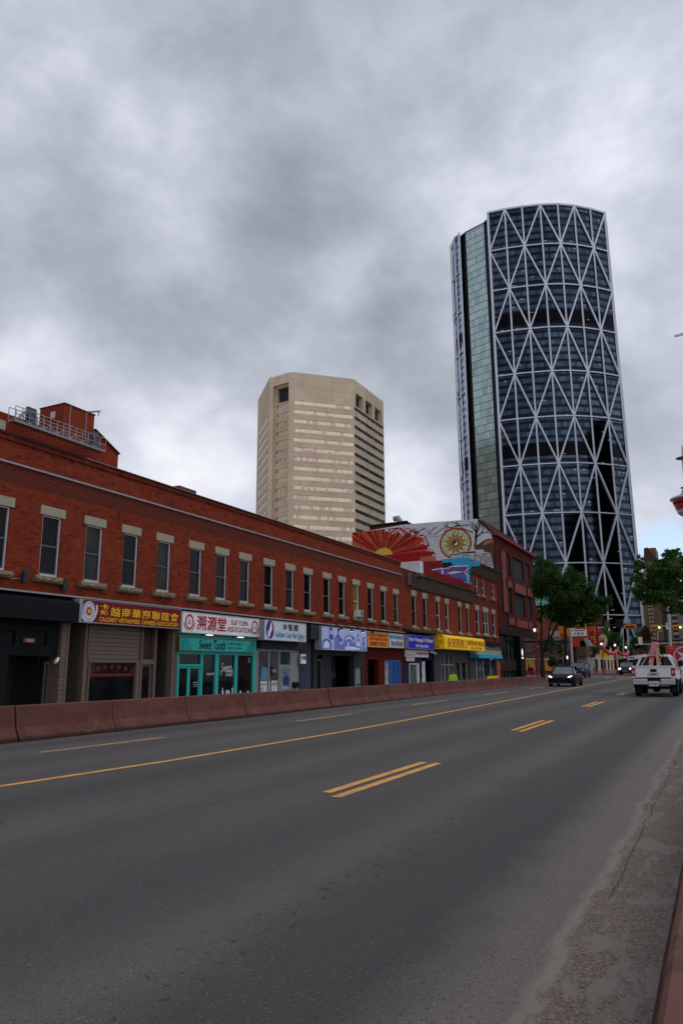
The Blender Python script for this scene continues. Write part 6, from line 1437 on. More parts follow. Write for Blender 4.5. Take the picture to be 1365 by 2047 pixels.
# SUV behind it
m_sv = M('dark_bronze_paint', (26, 22, 19), .35, 0, .05, spec=.25)
L_, W = 4.9, 1.95
def suv(name, lab, loc, paint, hl=True, rz=0, grp=None):
    r = car_common(name, lab, loc, rz, L_, W,
      [(-.5, .40, .48, .98), (-.49, .46, .42, 1.04), (-.46, .49, .34, 1.10), (-.3, .5, .32, 1.16), (-.2, .5, .32, 1.2), (.2, .5, .32, 1.22), (.45, .5, .34, 1.2), (.49, .48, .4, 1.15), (.5, .46, .5, 1.1)],
      (-1.0, -.45, 2.2, 2.38, 1.18, 1.78, .88, .74), paint, .39, (-1.5, 1.45), grp)
    m = MB(); m.box(-.52, .52, -L_/2-.02, -L_/2+.1, .72, 1.0); gr_ = m.build('grille', m_plast, r); m = MB(); m.box(-.5, .5, -L_/2-.035, -L_/2-.02, .84, .88); m.box(-.52, .52, -L_/2-.03, -L_/2-.02, .99, 1.02); child2(gr_, m, 'grille_bar', m_chr)
    for s_ in (1, -1): m = MB(); m.box(s_*.58, s_*.88, -L_/2-.02, -L_/2+.12, .78, 1.0); m.build('headlight', m_head if hl else m_chr, r, bevel=.03)
    m = MB(); m.box(-.92, .92, -L_/2-.09, -L_/2+.1, .45, .68); m.build('bumper', m_plast, r, bevel=.03); m = MB(); m.box(-.4, .4, -L_/2-.10, -L_/2-.08, .52, .64); m.build('number_plate', m_chr, r)
    finish(r); return r
def child2(par, mb, nm, mt):
    o = mb.build(nm, mt, None, loc=(0, 0, 0)); o.parent = par; return o
suv('sport_utility_vehicle', 'dark bronze sport utility vehicle with bright headlights, farther up the oncoming lane', (-12.15, 114.8, g(113)), m_sv)
# vehicle parked behind the tree
m_pb2 = M('deep_blue_paint', (14, 20, 50), .35, 0, .05, spec=.25)
r = suv('parked_car', 'deep blue car parked behind the tree trunk at the brick corner', (-14.9, 90.5, g(90)), m_pb2, hl=False)
# police vehicle at the right edge
m_wp = M('white_car_paint', (196, 200, 204), .3, .0, .05, coat=.5)
pr = onY(1350, 1350, 47)
r = suv('police_vehicle', 'white sport utility vehicle with blue lettering, half hidden behind the pickup at the right edge', (pr.x+1.2, 49.4, g(49)), m_wp, hl=False, rz=pi)
t_ = text('side_lettering', 'POLICE', (-.0, 1.3, .85, 1.05), 'X', .98, m_blul, r, .01); t_.location = (0, 0, 0)
for v_ in t_.data.vertices: v_.co = Vector((-.995, -v_.co.y+.6-r.location.y*0, v_.co.z)) if False else v_.co
# rewrite in local space on the side that faces the camera (local +X after the half turn)
bpy.data.objects.remove(t_)
def localtext(body, a, b, z0, z1, X, mat, par, nm='side_lettering'):
    sv = par.location.copy(), par.rotation_euler.copy(); par.location = (0, 0, 0); o = text(nm, body, (a, b, z0, z1), 'X', X, mat, par, .01); par.location = sv[0]; return o
o = localtext('POLICE', 1.0, 2.2, .82, 1.0, .985, m_blul, r)
# ---- white pickup seen from behind
PY = 38.6
pl_, pr_ = onY(1262.5, 1360, PY).x, onY(1350, 1360, PY).x; W = pr_-pl_; pxc = (pl_+pr_)/2; gz = g(PY)
print('pickup width', W, pl_, pr_)
k_ = W/2.03
pk = root_at('pickup_truck', 'white pickup truck seen from behind with striped boards in its bed', 'truck', (pxc, PY, gz), 0)
hw = W/2; L_ = 5.8; tg_t = onY(1306, 1331, PY).z-gz; bump_t = onY(1306, 1356, PY).z-gz; bump_b = onY(1306, 1369, PY).z-gz; roof_t = onY(1306, 1308.5, PY+2.3).z-gz
print('tg', tg_t, bump_t, bump_b, roof_t)
m_wt = M('white_truck_paint', (208, 204, 203), .3, 0, .06, coat=.6)
# bed: two sides, floor, tailgate; front local +Y here
m = MB()
for s_ in (1, -1): m.prism([(s_*hw, .02, bump_t), (s_*hw, .02, tg_t-.08), (s_*(hw-.05), .02, tg_t), (s_*(hw-.2), .02, tg_t), (s_*(hw-.2), .02, bump_t)], (0, 1.95, 0))
m.box(-hw+.2, hw-.2, .1, 1.95, bump_t+.05, bump_t+.12); m.build('cargo_bed', m_wt, pk)
m = MB(); m.loft([[(x, y, z) for x, z in ((-hw+.18, bump_t+.04), (hw-.18, bump_t+.04), (hw-.18, tg_t-.03), (-hw+.18, tg_t-.03))] for y in (-.02, .05)]); m.box(-hw+.13, hw-.13, -.05, .06, tg_t-.06, tg_t); tgo = m.build('tailgate', m_wt, pk, bevel=.012)
m = MB(); m.box(-.12, .17, -.035, -.018, tg_t-.29, tg_t-.15); child2(tgo, m, 'tailgate_handle', m_plast)
sv_ = pk.location.copy()
o = text('maker_lettering', 'GMC', (-.25, .28, tg_t-.46, tg_t-.33), 'Y', -.02, M('dark_red_badge', (96, 20, 24), .3), pk, .012)
for s_ in (1, -1):
    m = MB(); m.box(s_*(hw-.17), s_*(hw+.012), -.045, .12, bump_t+.12, tg_t-.09); lt_ = m.build('tail_light', m_tail, pk, bevel=.015); m = MB(); m.box(s_*(hw-.14), s_*(hw-.04), -.052, -.046, bump_t+.24, bump_t+.34); child2(lt_, m, 'reversing_lens', m_wfr)
m = MB(); m.box(-hw+.02, -.26, -.16, .03, bump_b, bump_t-.02); m.box(.30, hw-.02, -.16, .03, bump_b, bump_t-.02); m.box(-.26, .30, -.13, .03, bump_b-.02, bump_t-.10); bo = m.build('rear_bumper', m_chr, pk, bevel=.03)
m = MB(); m.box(-.26, .30, -.15, .0, bump_t-.12, bump_t-.0); m.box(-hw+.02, -hw+.25, -.155, .0, bump_t-.05, bump_t); child2(bo, m, 'bumper_step', m_plast)
m = MB(); m.box(-.18, .20, -.155, -.135, bump_t-.36, bump_t-.13); pt_ = m.build('number_plate', m_wp, pk); o = text('plate_lettering', 'FTE 461', (-.14, .16, bump_t-.31, bump_t-.18), 'Y', -.157, m_redl, pk, .02)
# cab
yc_ = 2.0; cz = tg_t-.02
def csec(y, hw_, z0, z1, hwt): return [(hw_, y, z0), (hw_, y, cz), (hwt, y, z1-.08), (hwt-.12, y, z1), (-hwt+.12, y, z1), (-hwt, y, z1-.08), (-hw_, y, cz), (-hw_, y, z0)]
m = MB(); m.loft([csec(yc_, hw-.03, bump_t-.1, roof_t, hw-.28), csec(yc_+1.9, hw-.03, bump_t-.1, roof_t+.02, hw-.26), csec(yc_+2.5, hw-.03, bump_t-.1, cz+.02, hw-.1)]); m.build('cab', m_wt, pk)
m = MB(); m.prism([(-hw+.16, yc_-.012, cz+.02), (hw-.16, yc_-.012, cz+.02), (hw-.37, yc_-.012, roof_t-.12), (-hw+.37, yc_-.012, roof_t-.12)], (0, .01, 0)); m.build('rear_window', m_cgl, pk)
m = MB(); m.box(-.25, .25, yc_-.04, yc_-.01, roof_t-.09, roof_t-.04); m.build('third_brake_light', m_tail, pk)
for s_ in (1, -1):
    m = MB(); m.face([(s_*(hw-.025), yc_+.2, cz+.02), (s_*(hw-.025), yc_+2.1, cz+.02), (s_*(hw-.25), yc_+1.7, roof_t-.12), (s_*(hw-.25), yc_+.3, roof_t-.12)]); m.build('side_window', m_cgl, pk)
    m = MB(); m.box(s_*(hw-.02), s_*(hw+.24), yc_+1.9, yc_+2.05, cz+.0, cz+.28); m.build('wing_mirror', m_plast, pk, bevel=.04)
    m = MB(); m.box(s_*(hw-.02), s_*(hw+.03), .75, 1.75, bump_b-.1, bump_b+.25); m.build('wheel_arch', m_plast, pk, bevel=.04)
m = MB(); m.loft([[(hw-.04, y, bump_t-.05), (hw-.04, y, z), (-hw+.04, y, z), (-hw+.04, y, bump_t-.05)] for y, z in ((yc_+2.5, cz), (L_-.3, cz-.05), (L_-.1, cz-.25))]); m.build('hood', m_wt, pk)
m = MB(); m.box(-hw+.06, hw-.06, 0.1, L_-.2, bump_b-.0, bump_t+.02); m.build('underbody', m_plast, pk); m = MB(); m.lathe([(.05, -.2), (.2, -.12), (.2, .12), (.05, .2)], (0, 1.25, .40), 12, 'x'); m.tube([(-hw+.3, 1.25, .4), (hw-.3, 1.25, .4)], .06, 8); m.build('rear_axle', m_plast, pk)
wheels(pk, W, 1.25, L_-1.1, .42, .27)
m = MB(); m.box(-hw+.05, -hw+.35, .62, .66, .18, .62); m.build('mud_flap', m_plast, pk); m = MB(); m.box(hw-.35, hw-.05, .62, .66, .18, .62); m.build('mud_flap', m_plast, pk)
finish(pk)
# striped boards stacked in the bed
m_str = None
def stripemat():
    m, nt, b = newmat('red_white_stripes'); s = nt.nodes.new('ShaderNodeSeparateXYZ'); L(nt, objco(nt), s.inputs[0])
    f = math_(nt, 'FRACT', math_(nt, 'MULTIPLY', math_(nt, 'ADD', math_(nt, 'ABSOLUTE', math_(nt, 'MULTIPLY', s.outputs[0], 2.0)), s.outputs[2]), 4.6))
    L(nt, mixc(nt, math_(nt, 'GREATER_THAN', f, .5), lin((176, 44, 44)), lin((206, 170, 164))), b.inputs['Base Color']); b.inputs['Roughness'].default_value = .5; return m
m_str = stripemat()
BY = PY+.9
def P3(x, y, Y=BY): return onY(x, y, Y)
def plank(a, b, w, t, dy=0):
    m = MB(); a = Vector(a)+Vector((0, dy, 0)); b = Vector(b)+Vector((0, dy, 0)); m.bar(a, b, w, t, up=(0, 1, 0)); return m
for (xa, ya_, xb, yb_, dy, lab) in ((1306.5, 1283, 1299, 1336, 0, 'left'), (1310, 1283, 1317, 1336, .15, 'right')):
    r = T('striped_board', 'red and white striped traffic board, %s leg of the A shape in the pickup bed' % lab, 'traffic board', P3(xb, yb_), 'striped boards in the pickup bed')
    plank(P3(xa, ya_), P3(xb, yb_), .20, .06, dy).build('board', m_str, r)
r = T('timber_plank', 'pale timber plank leaning on the right striped board in the pickup bed', 'plank', P3(1314, 1336)); plank(P3(1312, 1294), P3(1315.5, 1336), .13, .05, -.12).build('plank_body', M('pale_timber', (172, 150, 124), .7), r)
r = T('wooden_pole', 'thin pale wooden pole leaning left across the cab window of the pickup', 'pole', P3(1281, 1331)); m = MB(); m.tube([P3(1302, 1295, BY+.3), P3(1281, 1331, BY+.3)], .028, 6); m.build('pole_body', MATS['pale_timber'], r)
r = T('dark_pole', 'thin dark pole leaning right across the cab window of the pickup', 'pole', P3(1335, 1331)); m = MB(); m.tube([P3(1316, 1297, BY+.3), P3(1336, 1333, BY+.3)], .024, 6); m.build('pole_body', m_plast, r)
r = T('red_strap', 'short red strap tying the striped boards together in the pickup bed', 'strap', P3(1308, 1313)); m = MB(); p = P3(1308, 1313, BY); m.box(p.x-.32, p.x+.3, BY-.08, BY+.24, p.z-.04, p.z+.04); m.build('strap_band', m_tail, r)
# ---- red mail truck
MY = 58.0; a_, b_ = onY(1332, 1330, MY), onY(1332, 1291.5, MY); gz = g(MY)
mt_ = T('mail_truck', 'red mail delivery truck with a white arrow in a circle at the right edge', 'truck', (a_.x+1.1, MY, gz))
m_mr = M('mail_red_paint', (168, 8, 14), .35, 0, .05, coat=.4)
m = MB(); m.box(a_.x, a_.x+2.25, MY, MY+4.6, gz+.7, b_.z); bo = m.build('cargo_box', m_mr, mt_, bevel=.04)
m = MB(); m.box(a_.x+.2, a_.x+2.05, MY-.03, MY, gz+.85, b_.z-.22); m.build('roller_door', m_mr, mt_, bevel=.01)
pc = onY(1365.5, 1311, MY-.05); d = Dr('Y', MY-.045); d.ring(pc.x, pc.z, .58, .64, 32); d.build('round_emblem', m_wv, mt_)
d = Dr('Y', MY-.05); d.poly([(pc.x-.42, pc.z+.36), (pc.x+.3, pc.z+.0), (pc.x-.12, pc.z-.02), (pc.x-.25, pc.z+.08)]); d.poly([(pc.x-.12, pc.z-.04), (pc.x+.3, pc.z-.02), (pc.x-.42, pc.z-.36), (pc.x-.22, pc.z-.1)]); d.build('arrow_emblem', m_wv, mt_)
text('fleet_number', '2006', (a_.x+.28, a_.x+.5, b_.z-.19, b_.z-.13), 'Y', MY-.04, m_wv, mt_, .02)
m = MB(); m.box(a_.x+.1, a_.x+2.15, MY+4.6, MY+6.2, gz+.5, gz+2.3); m.build('cab', m_mr, mt_, bevel=.1); m = MB(); m.box(a_.x+.1, a_.x+2.15, MY-.1, MY+4.6, gz+.45, gz+.7); m.build('chassis', m_plast, mt_)
for x_ in (a_.x+.2, a_.x+2.05):
    for y_ in (MY+1, MY+5): MB().lathe([(.2, -.13), (.4, -.13), (.42, 0), (.4, .13), (.2, .13)], (x_, y_, gz+.42), 18, 'x').build('wheel', m_tyre, mt_)
# ---- white flatbed truck, oncoming, far
FY = 124.0; a_, b_ = onY(1256, 1335, FY), onY(1287, 1311, FY); gz = g(FY)
ft = T('flatbed_truck', 'white tow truck with red decals on its raised roof, far behind the pickup', 'truck', ((a_.x+b_.x)/2, FY, gz))
zt_ = onY(1270, 1313, FY).z
m = MB(); m.box(a_.x, b_.x, FY+.6, FY+2.4, gz+.6, gz+1.75); m.build('cab', m_wp, ft, bevel=.08); m = MB(); m.box(a_.x+.1, b_.x-.1, FY+.56, FY+.6, gz+1.2, gz+1.95); m.build('windscreen', m_cgl, ft); 
m = MB(); m.box(a_.x+.05, b_.x-.05, FY+.6, FY+2.4, gz+1.75, gz+2.1); m.build('cab_roof', m_blk, ft)
m = MB(); m.prism([(a_.x, FY+.3, zt_-.45), (b_.x, FY+.3, zt_-.1), (b_.x, FY+.3, zt_+.42), (a_.x, FY+.3, zt_+.1)], (0, 3.5, 0)); o = m.build('raised_deck', m_wp, ft)
m = MB(); m.box(a_.x+.15, a_.x+.9, FY+.27, FY+.29, zt_-.2, zt_+.0); m.box(b_.x-.45, b_.x-.1, FY+.27, FY+.29, zt_+.0, zt_+.4); m.build('red_decal', m_redl, ft)
for x_ in (a_.x+.15, b_.x-.15): MB().lathe([(.2, -.13), (.45, -.12), (.45, .12), (.2, .13)], (x_, FY+1.2, gz+.45), 14, 'x').build('wheel', m_tyre, ft)

# ================================================================== people
m_skin = M('skin', (170, 120, 96), .6); 
def person(label, loc, H, rz, cloth, legs, hair, pose='stand', vest=None, extra=None, bend=0):
    r = T('person', label, 'person', loc, None, rz)
    s = H/1.75
    def skinmesh(name, V, E, R, mat):
        me = bpy.data.meshes.new(name); me.from_pydata([(x*s, y*s, z*s) for x, y, z in V], E, []); o = bpy.data.objects.new(name, me); COL.objects.link(o); o.parent = r
        md = o.modifiers.new('skin', 'SKIN'); ss = o.modifiers.new('sub', 'SUBSURF'); ss.levels = 1; ss.render_levels = 1
        for i, rr in enumerate(R): 
            sv = me.skin_vertices[0].data[i]; q = rr if isinstance(rr, tuple) else (rr, rr); sv.radius = (q[0]*s, q[1]*s); sv.use_root = (i == 0)
        me.materials.append(mat); return o
    def mk(name, V, E, R, mat):
        # skin layers need an explicit layer
        me = bpy.data.meshes.new(name); me.from_pydata([(x*s, y*s, z*s) for x, y, z in V], E, []); o = bpy.data.objects.new(name, me); COL.objects.link(o); o.parent = r
        import bmesh
        bm = bmesh.new(); bm.from_mesh(me); ly = bm.verts.layers.skin.verify()
        for i, v in enumerate(bm.verts):
            q = R[i] if isinstance(R[i], tuple) else (R[i], R[i]); v[ly].radius = (q[0]*s, q[1]*s); v[ly].use_root = (i == 0)
        bm.to_mesh(me); bm.free()
        o.modifiers.new('skin', 'SKIN'); ss = o.modifiers.new('sub', 'SUBSURF'); ss.levels = 2; ss.render_levels = 2
        me.materials.append(mat); return o
    st = .16 if pose == 'walk' else .02; b = bend
    V = [(0, 0, .95), (0, b*.3, 1.15), (0, b*.7, 1.40), (0, b, 1.50), (0, b, 1.58), (0, b, 1.68),
         (.10, 0, .90), (.10, -st, .50), (.10, -st*.4 if pose == 'walk' else 0, .09), (.10, -.16-st*.4, .04), (-.10, 0, .90), (-.10, st*.7, .50), (-.10, st*1.6, .10), (-.10, st*1.6-.14, .04),
         (.19, b*.7, 1.42), (.25, b*.7+.06, 1.15), (.24, b*.7-.08, .92), (.24, b*.7-.11, .84), (-.19, b*.7, 1.42), (-.25, b*.7-.04, 1.15), (-.24, b*.7-.16, .93), (-.24, b*.7-.19, .85)]
    E = [(0, 1), (1, 2), (2, 3), (3, 4), (4, 5), (0, 6), (6, 7), (7, 8), (8, 9), (0, 10), (10, 11), (11, 12), (12, 13), (2, 14), (14, 15), (15, 16), (16, 17), (2, 18), (18, 19), (19, 20), (20, 21)]
    R = [(.15, .11), (.14, .10), (.17, .11), .055, .085, .09, .085, .06, .045, .04, .085, .06, .045, .04, .06, .045, .035, .03, .06, .045, .035, .03]
    mk('body', V, E, R, m_skin)
    mk('trousers', [V[0], V[6], V[7], (V[8][0], V[8][1], .13), V[10], V[11], (V[12][0], V[12][1], .13)], [(0, 1), (1, 2), (2, 3), (0, 4), (4, 5), (5, 6)], [(.17, .13), .105, .08, .065, .105, .08, .065], legs)
    mk('jacket', [(0, 0, .90), V[1], V[2], (0, b*.9, 1.47), V[14], V[15], V[16], V[18], V[19], V[20]], [(0, 1), (1, 2), (2, 3), (2, 4), (4, 5), (5, 6), (2, 7), (7, 8), (8, 9)], [(.18, .13), (.17, .13), (.19, .14), .07, .08, .065, .055, .08, .065, .055], cloth)
    m = MB(); 
    m.lathe([(.02, .115*s), (.07*s, .10*s), (.102*s, .05*s), (.104*s, -.01*s), (.09*s, -.05*s)], (0, (b+.015)*s, 1.675*s), 14); m.build('hair', hair, None, loc=(0, 0, 0)).parent = r
    for nm, q in (('nose', (0, b-.105, 1.65)),): MB().lathe([(.004, .02), (.016, 0), (.012, -.012)], (q[0]*s, q[1]*s, q[2]*s), 6).build(nm, m_skin, None, loc=(0, 0, 0)).parent = r
    if vest:
        m = MB()
        for x_ in (.10, -.10): m.tube([(x_*s, (b*.7+.15)*s, 1.43*s), (x_*.35*s, (b*.5+.165)*s, 1.22*s), (x_*.9*s, (b*.2+.15)*s, .95*s)], .022, 6)
        m.tube([(-.18*s, .0, 1.0*s), (0, .17*s, 1.0*s), (.18*s, 0, 1.0*s)], .025, 6); o = m.build('harness', vest, None, loc=(0, 0, 0)); o.parent = r
    return r
m_lime = M('lime_fabric', (176, 226, 44), .7); m_dkc = M('dark_clothes', (28, 28, 32), .8); m_jean = M('navy_clothes', (36, 40, 54), .8); m_hair = M('dark_hair', (30, 26, 24), .8); m_ghair = M('grey_cap', (70, 70, 72), .8)
p = onX(905, 1341.5, -17.2); hgt_p = p.z-low(p.y)-.02
person('worker in a lime shirt and dark harness, seen from behind over the barrier', (-17.2, p.y, low(p.y)), min(1.85, max(1.6, hgt_p+.05)), 0, m_lime, m_dkc, m_ghair, vest=m_dkc, bend=-.05)
p = onZ(1057, 1349, g(92)+.14)
person('person in black clothes walking beside the red newspaper box', (p.x, p.y, g(92)+.14), 1.72, pi*.5, m_dkc, m_dkc, m_hair, pose='walk', bend=-.08)
p = onZ(1199.5, 1348, g(128)+.14)
person('person in dark clothes standing at the far kerb by the red lamp post', (p.x, 128, g(128)+.14), 1.75, .3, m_dkc, m_jean, m_hair, pose='walk')
p = onZ(1063, 1350, g(90)+.14); nb_ = T('newspaper_box', 'bright red newspaper box on the brick corner', 'newspaper box', (p.x, p.y, g(90)+.14)); z_ = g(90)+.14
MB().box(p.x-.28, p.x+.28, p.y-.25, p.y+.25, z_+.35, z_+1.15).build('box_body', m_mr, nb_, bevel=.03); MB().box(p.x-.2, p.x+.2, p.y-.26, p.y-.25, z_+.7, z_+1.05).build('box_window', m_cgl, nb_); MB().box(p.x-.2, p.x+.2, p.y-.18, p.y+.18, z_, z_+.35).build('box_stand', m_mr, nb_)

# ================================================================== street furniture
m_rp = M('red_pole_paint', (134, 14, 15), .4, 0, .1); m_glow = emis('lantern_glow', (255, 250, 235), 3.0); m_lg2 = M('lantern_glass', (150, 152, 146), .2); m_gp = M('galvanised_pole', (150, 154, 160), .45, .3, .1); m_dp = M('dark_brown_pole', (28, 20, 17), .6, spec=.2)
def lamp(px, pyb, pyt, lab, Y):
    p = onY(px, pyb, Y); z0 = hgt(p.x, Y)+.12; zt = onY(px, pyt, Y).z
    r = T('street_lamp', lab, 'street lamp', (p.x, Y, z0), 'red street lamps with lanterns'); h = zt-z0
    MB().lathe([(.14, 0), (.14, .25), (.085, .35), (.07, h*.5), (.055, h-.95), (.1, h-.85), (.16, h-.72)], (p.x, Y, z0), 12).build('pole', m_rp, r)
    ln = MB().lathe([(.15, h-.72), (.23, h-.62), (.25, h-.22)], (p.x, Y, z0), 12).build('lantern', m_lg2, r)
    MB().lathe([(.32, h-.22), (.34, h-.19), (.18, h-.06), (.05, h+.0), (.03, h+.08)], (p.x, Y, z0), 12).build('lantern_cap', m_dp, r)
    MB().lathe([(.03, h-.6), (.1, h-.5), (.1, h-.38), (.03, h-.3)], (p.x, Y-.2, z0), 10).build('bulb', m_glow, r)
    return p.x, zt
lamp(1074.5, 1353, 1250.5, 'nearest red street lamp with a lit lantern beside the left tree trunk', 76)
l2 = lamp(1206.5, 1347, 1280.5, 'red street lamp at the left end of the red dragon garland', 106)
l3 = lamp(1232.5, 1340, 1283.5, 'red street lamp in the middle of the red dragon garland', 117)
l4 = lamp(1254, 1340, 1288.5, 'red street lamp at the right end of the red dragon garland', 128)
gl_ = T('garland', 'red and pink dragon shaped garland strung between three red street lamps', 'garland', (l3[0], 117, 4)); m = MB(); pts = []; rad = []
A_ = [Vector((onY(1206, 1297, 106).x, 106, onY(1206, 1298, 106).z)), Vector((onY(1232, 1301, 117).x, 117, onY(1232, 1301, 117).z)), Vector((onY(1255, 1304, 128).x, 128, onY(1255, 1304, 128).z))]
for i in range(2):
    for t in range(14): f = t/14; p = A_[i].lerp(A_[i+1], f); p.z -= .55*4*f*(1-f)*.9; pts.append(p); rad.append(.22+.05*(t % 2))
pts.append(A_[2]); rad.append(.25); m.tube(pts, rad, 8); m.build('garland_body', M('garland_red', (178, 60, 66), .7, var=.5, scale=3), gl_)
m_ty = M('signal_yellow', (206, 126, 20), .45); m_grn2 = emis('green_signal', (120, 255, 210), 5.0); m_lens = M('dark_lens', (60, 34, 14), .3)
def hsig(px0, px1, pyt, pyb, Y, label, lit=None, face=-1, group=None):
    a, b = onY(px0, pyt, Y), onY(px1, pyb, Y); xa, xb, z1, z0 = a.x, b.x, a.z, onY(px0, pyb, Y).z
    r = T('traffic_light', label, 'traffic light', (xa, Y, z0), group)
    MB().box(xa, xb, Y, Y+.03, z0, z1).build('backboard', m_ty, r); MB().box(xa+.12, xb-.12, Y-.12*1, Y, z0+.1, z1-.1).build('housing', m_ty, r)
    w = (xb-xa-.24)/3
    for k in range(3):
        c = (xa+.12+w*(k+.5), Y-.121, (z0+z1)/2); rr = min(w*.42, (z1-z0)*.36)
        MB().lathe([(rr, -.03), (rr*.96, 0)], c, 14, 'y').build('lens', m_grn2 if lit == k else m_lens, r)
        d_ = MB(); n = 10; 
        for i in range(n):
            t0, t1 = pi*i/n, pi*(i+1)/n; q = [(c[0]+rr*1.1*cos(t), c[2]+rr*1.1*sin(t)) for t in (t0, t1)]
            d_.face([(q[0][0], Y-.13, q[0][1]), (q[1][0], Y-.13, q[1][1]), (q[1][0], Y-.32, q[1][1]-.03), (q[0][0], Y-.32, q[0][1]-.03)])
        d_.build('visor', m_ty, r)
    return r
SY = 92
TG = 'traffic lights over the street'
hsig(1302, 1322.5, 1249, 1260.5, 84, 'left of the two horizontal traffic lights showing green, above the pickup', 2, group=TG)
hsig(1344, 1364.5, 1249, 1259.5, 84, 'right of the two horizontal traffic lights showing green, at the right edge', 2, group=TG)
hsig(1149, 1172, 1247.5, 1258, SY, 'unlit amber traffic light hanging above the restaurant sign', group=TG)
hsig(1247.5, 1271.5, 1248.5, 1257.5, SY, 'unlit amber traffic light near the right end of the dark mast arm', group=TG)
hsig(1294, 1304, 1286.5, 1291, 140, 'small distant amber traffic light left of the far mast', group=TG); hsig(1339, 1350, 1283, 1288, 140, 'small distant amber traffic light above the red mail truck', group=TG)
mp = T('signal_mast', 'dark brown signal mast with a long arm reaching right over the street', 'mast', (onY(1129, 1340, SY).x, SY, g(SY)))
pb = onY(1129, 1340, SY); pt = onY(1129, 1244, SY); MB().tube([(pb.x, SY+.1, g(SY)), (pt.x, SY+.1, pt.z)], [.2, .15], 12).build('pole', m_dp, mp)
e_ = onY(1285, 1247.5, SY); s_0 = onY(1129, 1250.5, SY); MB().tube([(s_0.x, SY+.15, s_0.z), (e_.x, SY+.15, e_.z+.0)], [.13, .06], 10).build('arm', m_dp, mp)
for (xa, xb, yt, yb_) in ((1117, 1124, 1253, 1266), (1131, 1139, 1257, 1269)):
    a, b = onY(xa, yt, SY), onY(xb, yb_, SY); m = MB(); m.box(a.x, b.x, SY-.2, SY+.3, b.z, a.z); m.build('side_signal_head', m_ty, mp, bevel=.05)
a, b = onY(1115, 1318, SY), onY(1123, 1327, SY); m = MB(); m.box(a.x, b.x, SY-.1, SY+.1, b.z, a.z); m.build('walk_signal', m_plast, mp); m = MB(); p = onY(1133, 1313, SY); m.box(p.x-.05, p.x+.1, SY-.12, SY-.1, p.z-.25, p.z+.1); m.build('walk_light', emis('walk_glow', (240, 250, 255), 1.5), mp)
def board(name, lab, cat, xa, xb, yt, yb_, Y, mat, th=.06, grp=None):
    a, b = onY(xa, yt, Y), onY(xb, yb_, Y); r = T(name, lab, cat, (a.x, Y, onY(xa, yb_, Y).z), grp); m = MB(); m.box(a.x, b.x, Y, Y+th, onY(xa, yb_, Y).z, a.z); m.build('panel', mat, r); return r, a.x, b.x, onY(xa, yb_, Y).z, a.z
board('street_sign', 'dark square sign back on the mast arm beside the unlit amber traffic light', 'sign', 1228.5, 1246, 1238, 1255, SY-.2, m_plast)
board('street_sign', 'brown grey sign back hanging across the middle of the mast arm', 'sign', 1207.5, 1218.5, 1240, 1256, SY-.2, M('brown_grey_sign', (84, 76, 70), .7))
p = onY(1167.5, 1245, SY); bc = T('dome_camera', 'small pale round camera on top of the mast arm', 'camera', p); MB().lathe([(.02, -.25), (.15, -.18), (.2, 0), (.15, .16), (.03, .22)], p, 12).build('dome', M('pale_yellow_plastic', (190, 184, 130), .4), bc)
r, a, b, z0, z1 = board('no_turn_sign', 'white no left turn sign between the two green traffic lights', 'sign', 1329, 1338.5, 1245, 1258, 83.8, m_white)
u, v = (a+b)/2, z0+(z1-z0)*.66; d = Dr('Y', 83.79); d.ring(u, v, .15, .2, 20); d.stroke([(u-.13, v+.13), (u+.13, v-.13)], .045); d.build('red_ring', m_redl, r)
d = Dr('Y', 83.785); d.stroke([(u+.06, v-.1), (u+.06, v+.03), (u-.08, v+.03)], .04); d.build('turn_arrow', m_blkl, r); text('lettering', 'BUSES EXCEPTED', (a+.05, b-.05, z0+.06, z0+.14), 'Y', 83.79, m_blkl, r)
mr = T('signal_mast', 'pale grey signal mast arm reaching in from the right edge to the green lights', 'mast', (3.2, 84.3, g(84)))
a = onY(1304, 1252, 84.25); b = onY(1362, 1251, 84.25); MB().tube([(3.2, 84.3, b.z+.1), (b.x, 84.25, b.z), (a.x, 84.25, a.z)], [.11, .09, .05], 10).build('arm', m_gp, mr); MB().tube([(3.2, 84.3, g(84)), (3.2, 84.3, b.z+.4)], [.18, .13], 12).build('pole', m_gp, mr)
fp = T('utility_pole', 'pale grey pole hanging signs behind the no left turn sign', 'pole', onY(1337, 1340, 100)); a, b = onY(1334, 1195, 100), onY(1341, 1340, 100); MB().tube([(b.x, 100, g(100)), (a.x, 100, a.z)], .2, 10).build('pole_body', m_gp, fp)
gp = T('sign_pole', 'pale grey sign pole standing in front of the restaurant sign', 'pole', onY(1142, 1335, 100)); a, b = onY(1139.5, 1264, 100), onY(1143.5, 1340, 100); MB().tube([(b.x, 100, g(100)), (a.x, 100, a.z)], [.19, .16], 10).build('pole_body', m_gp, gp)
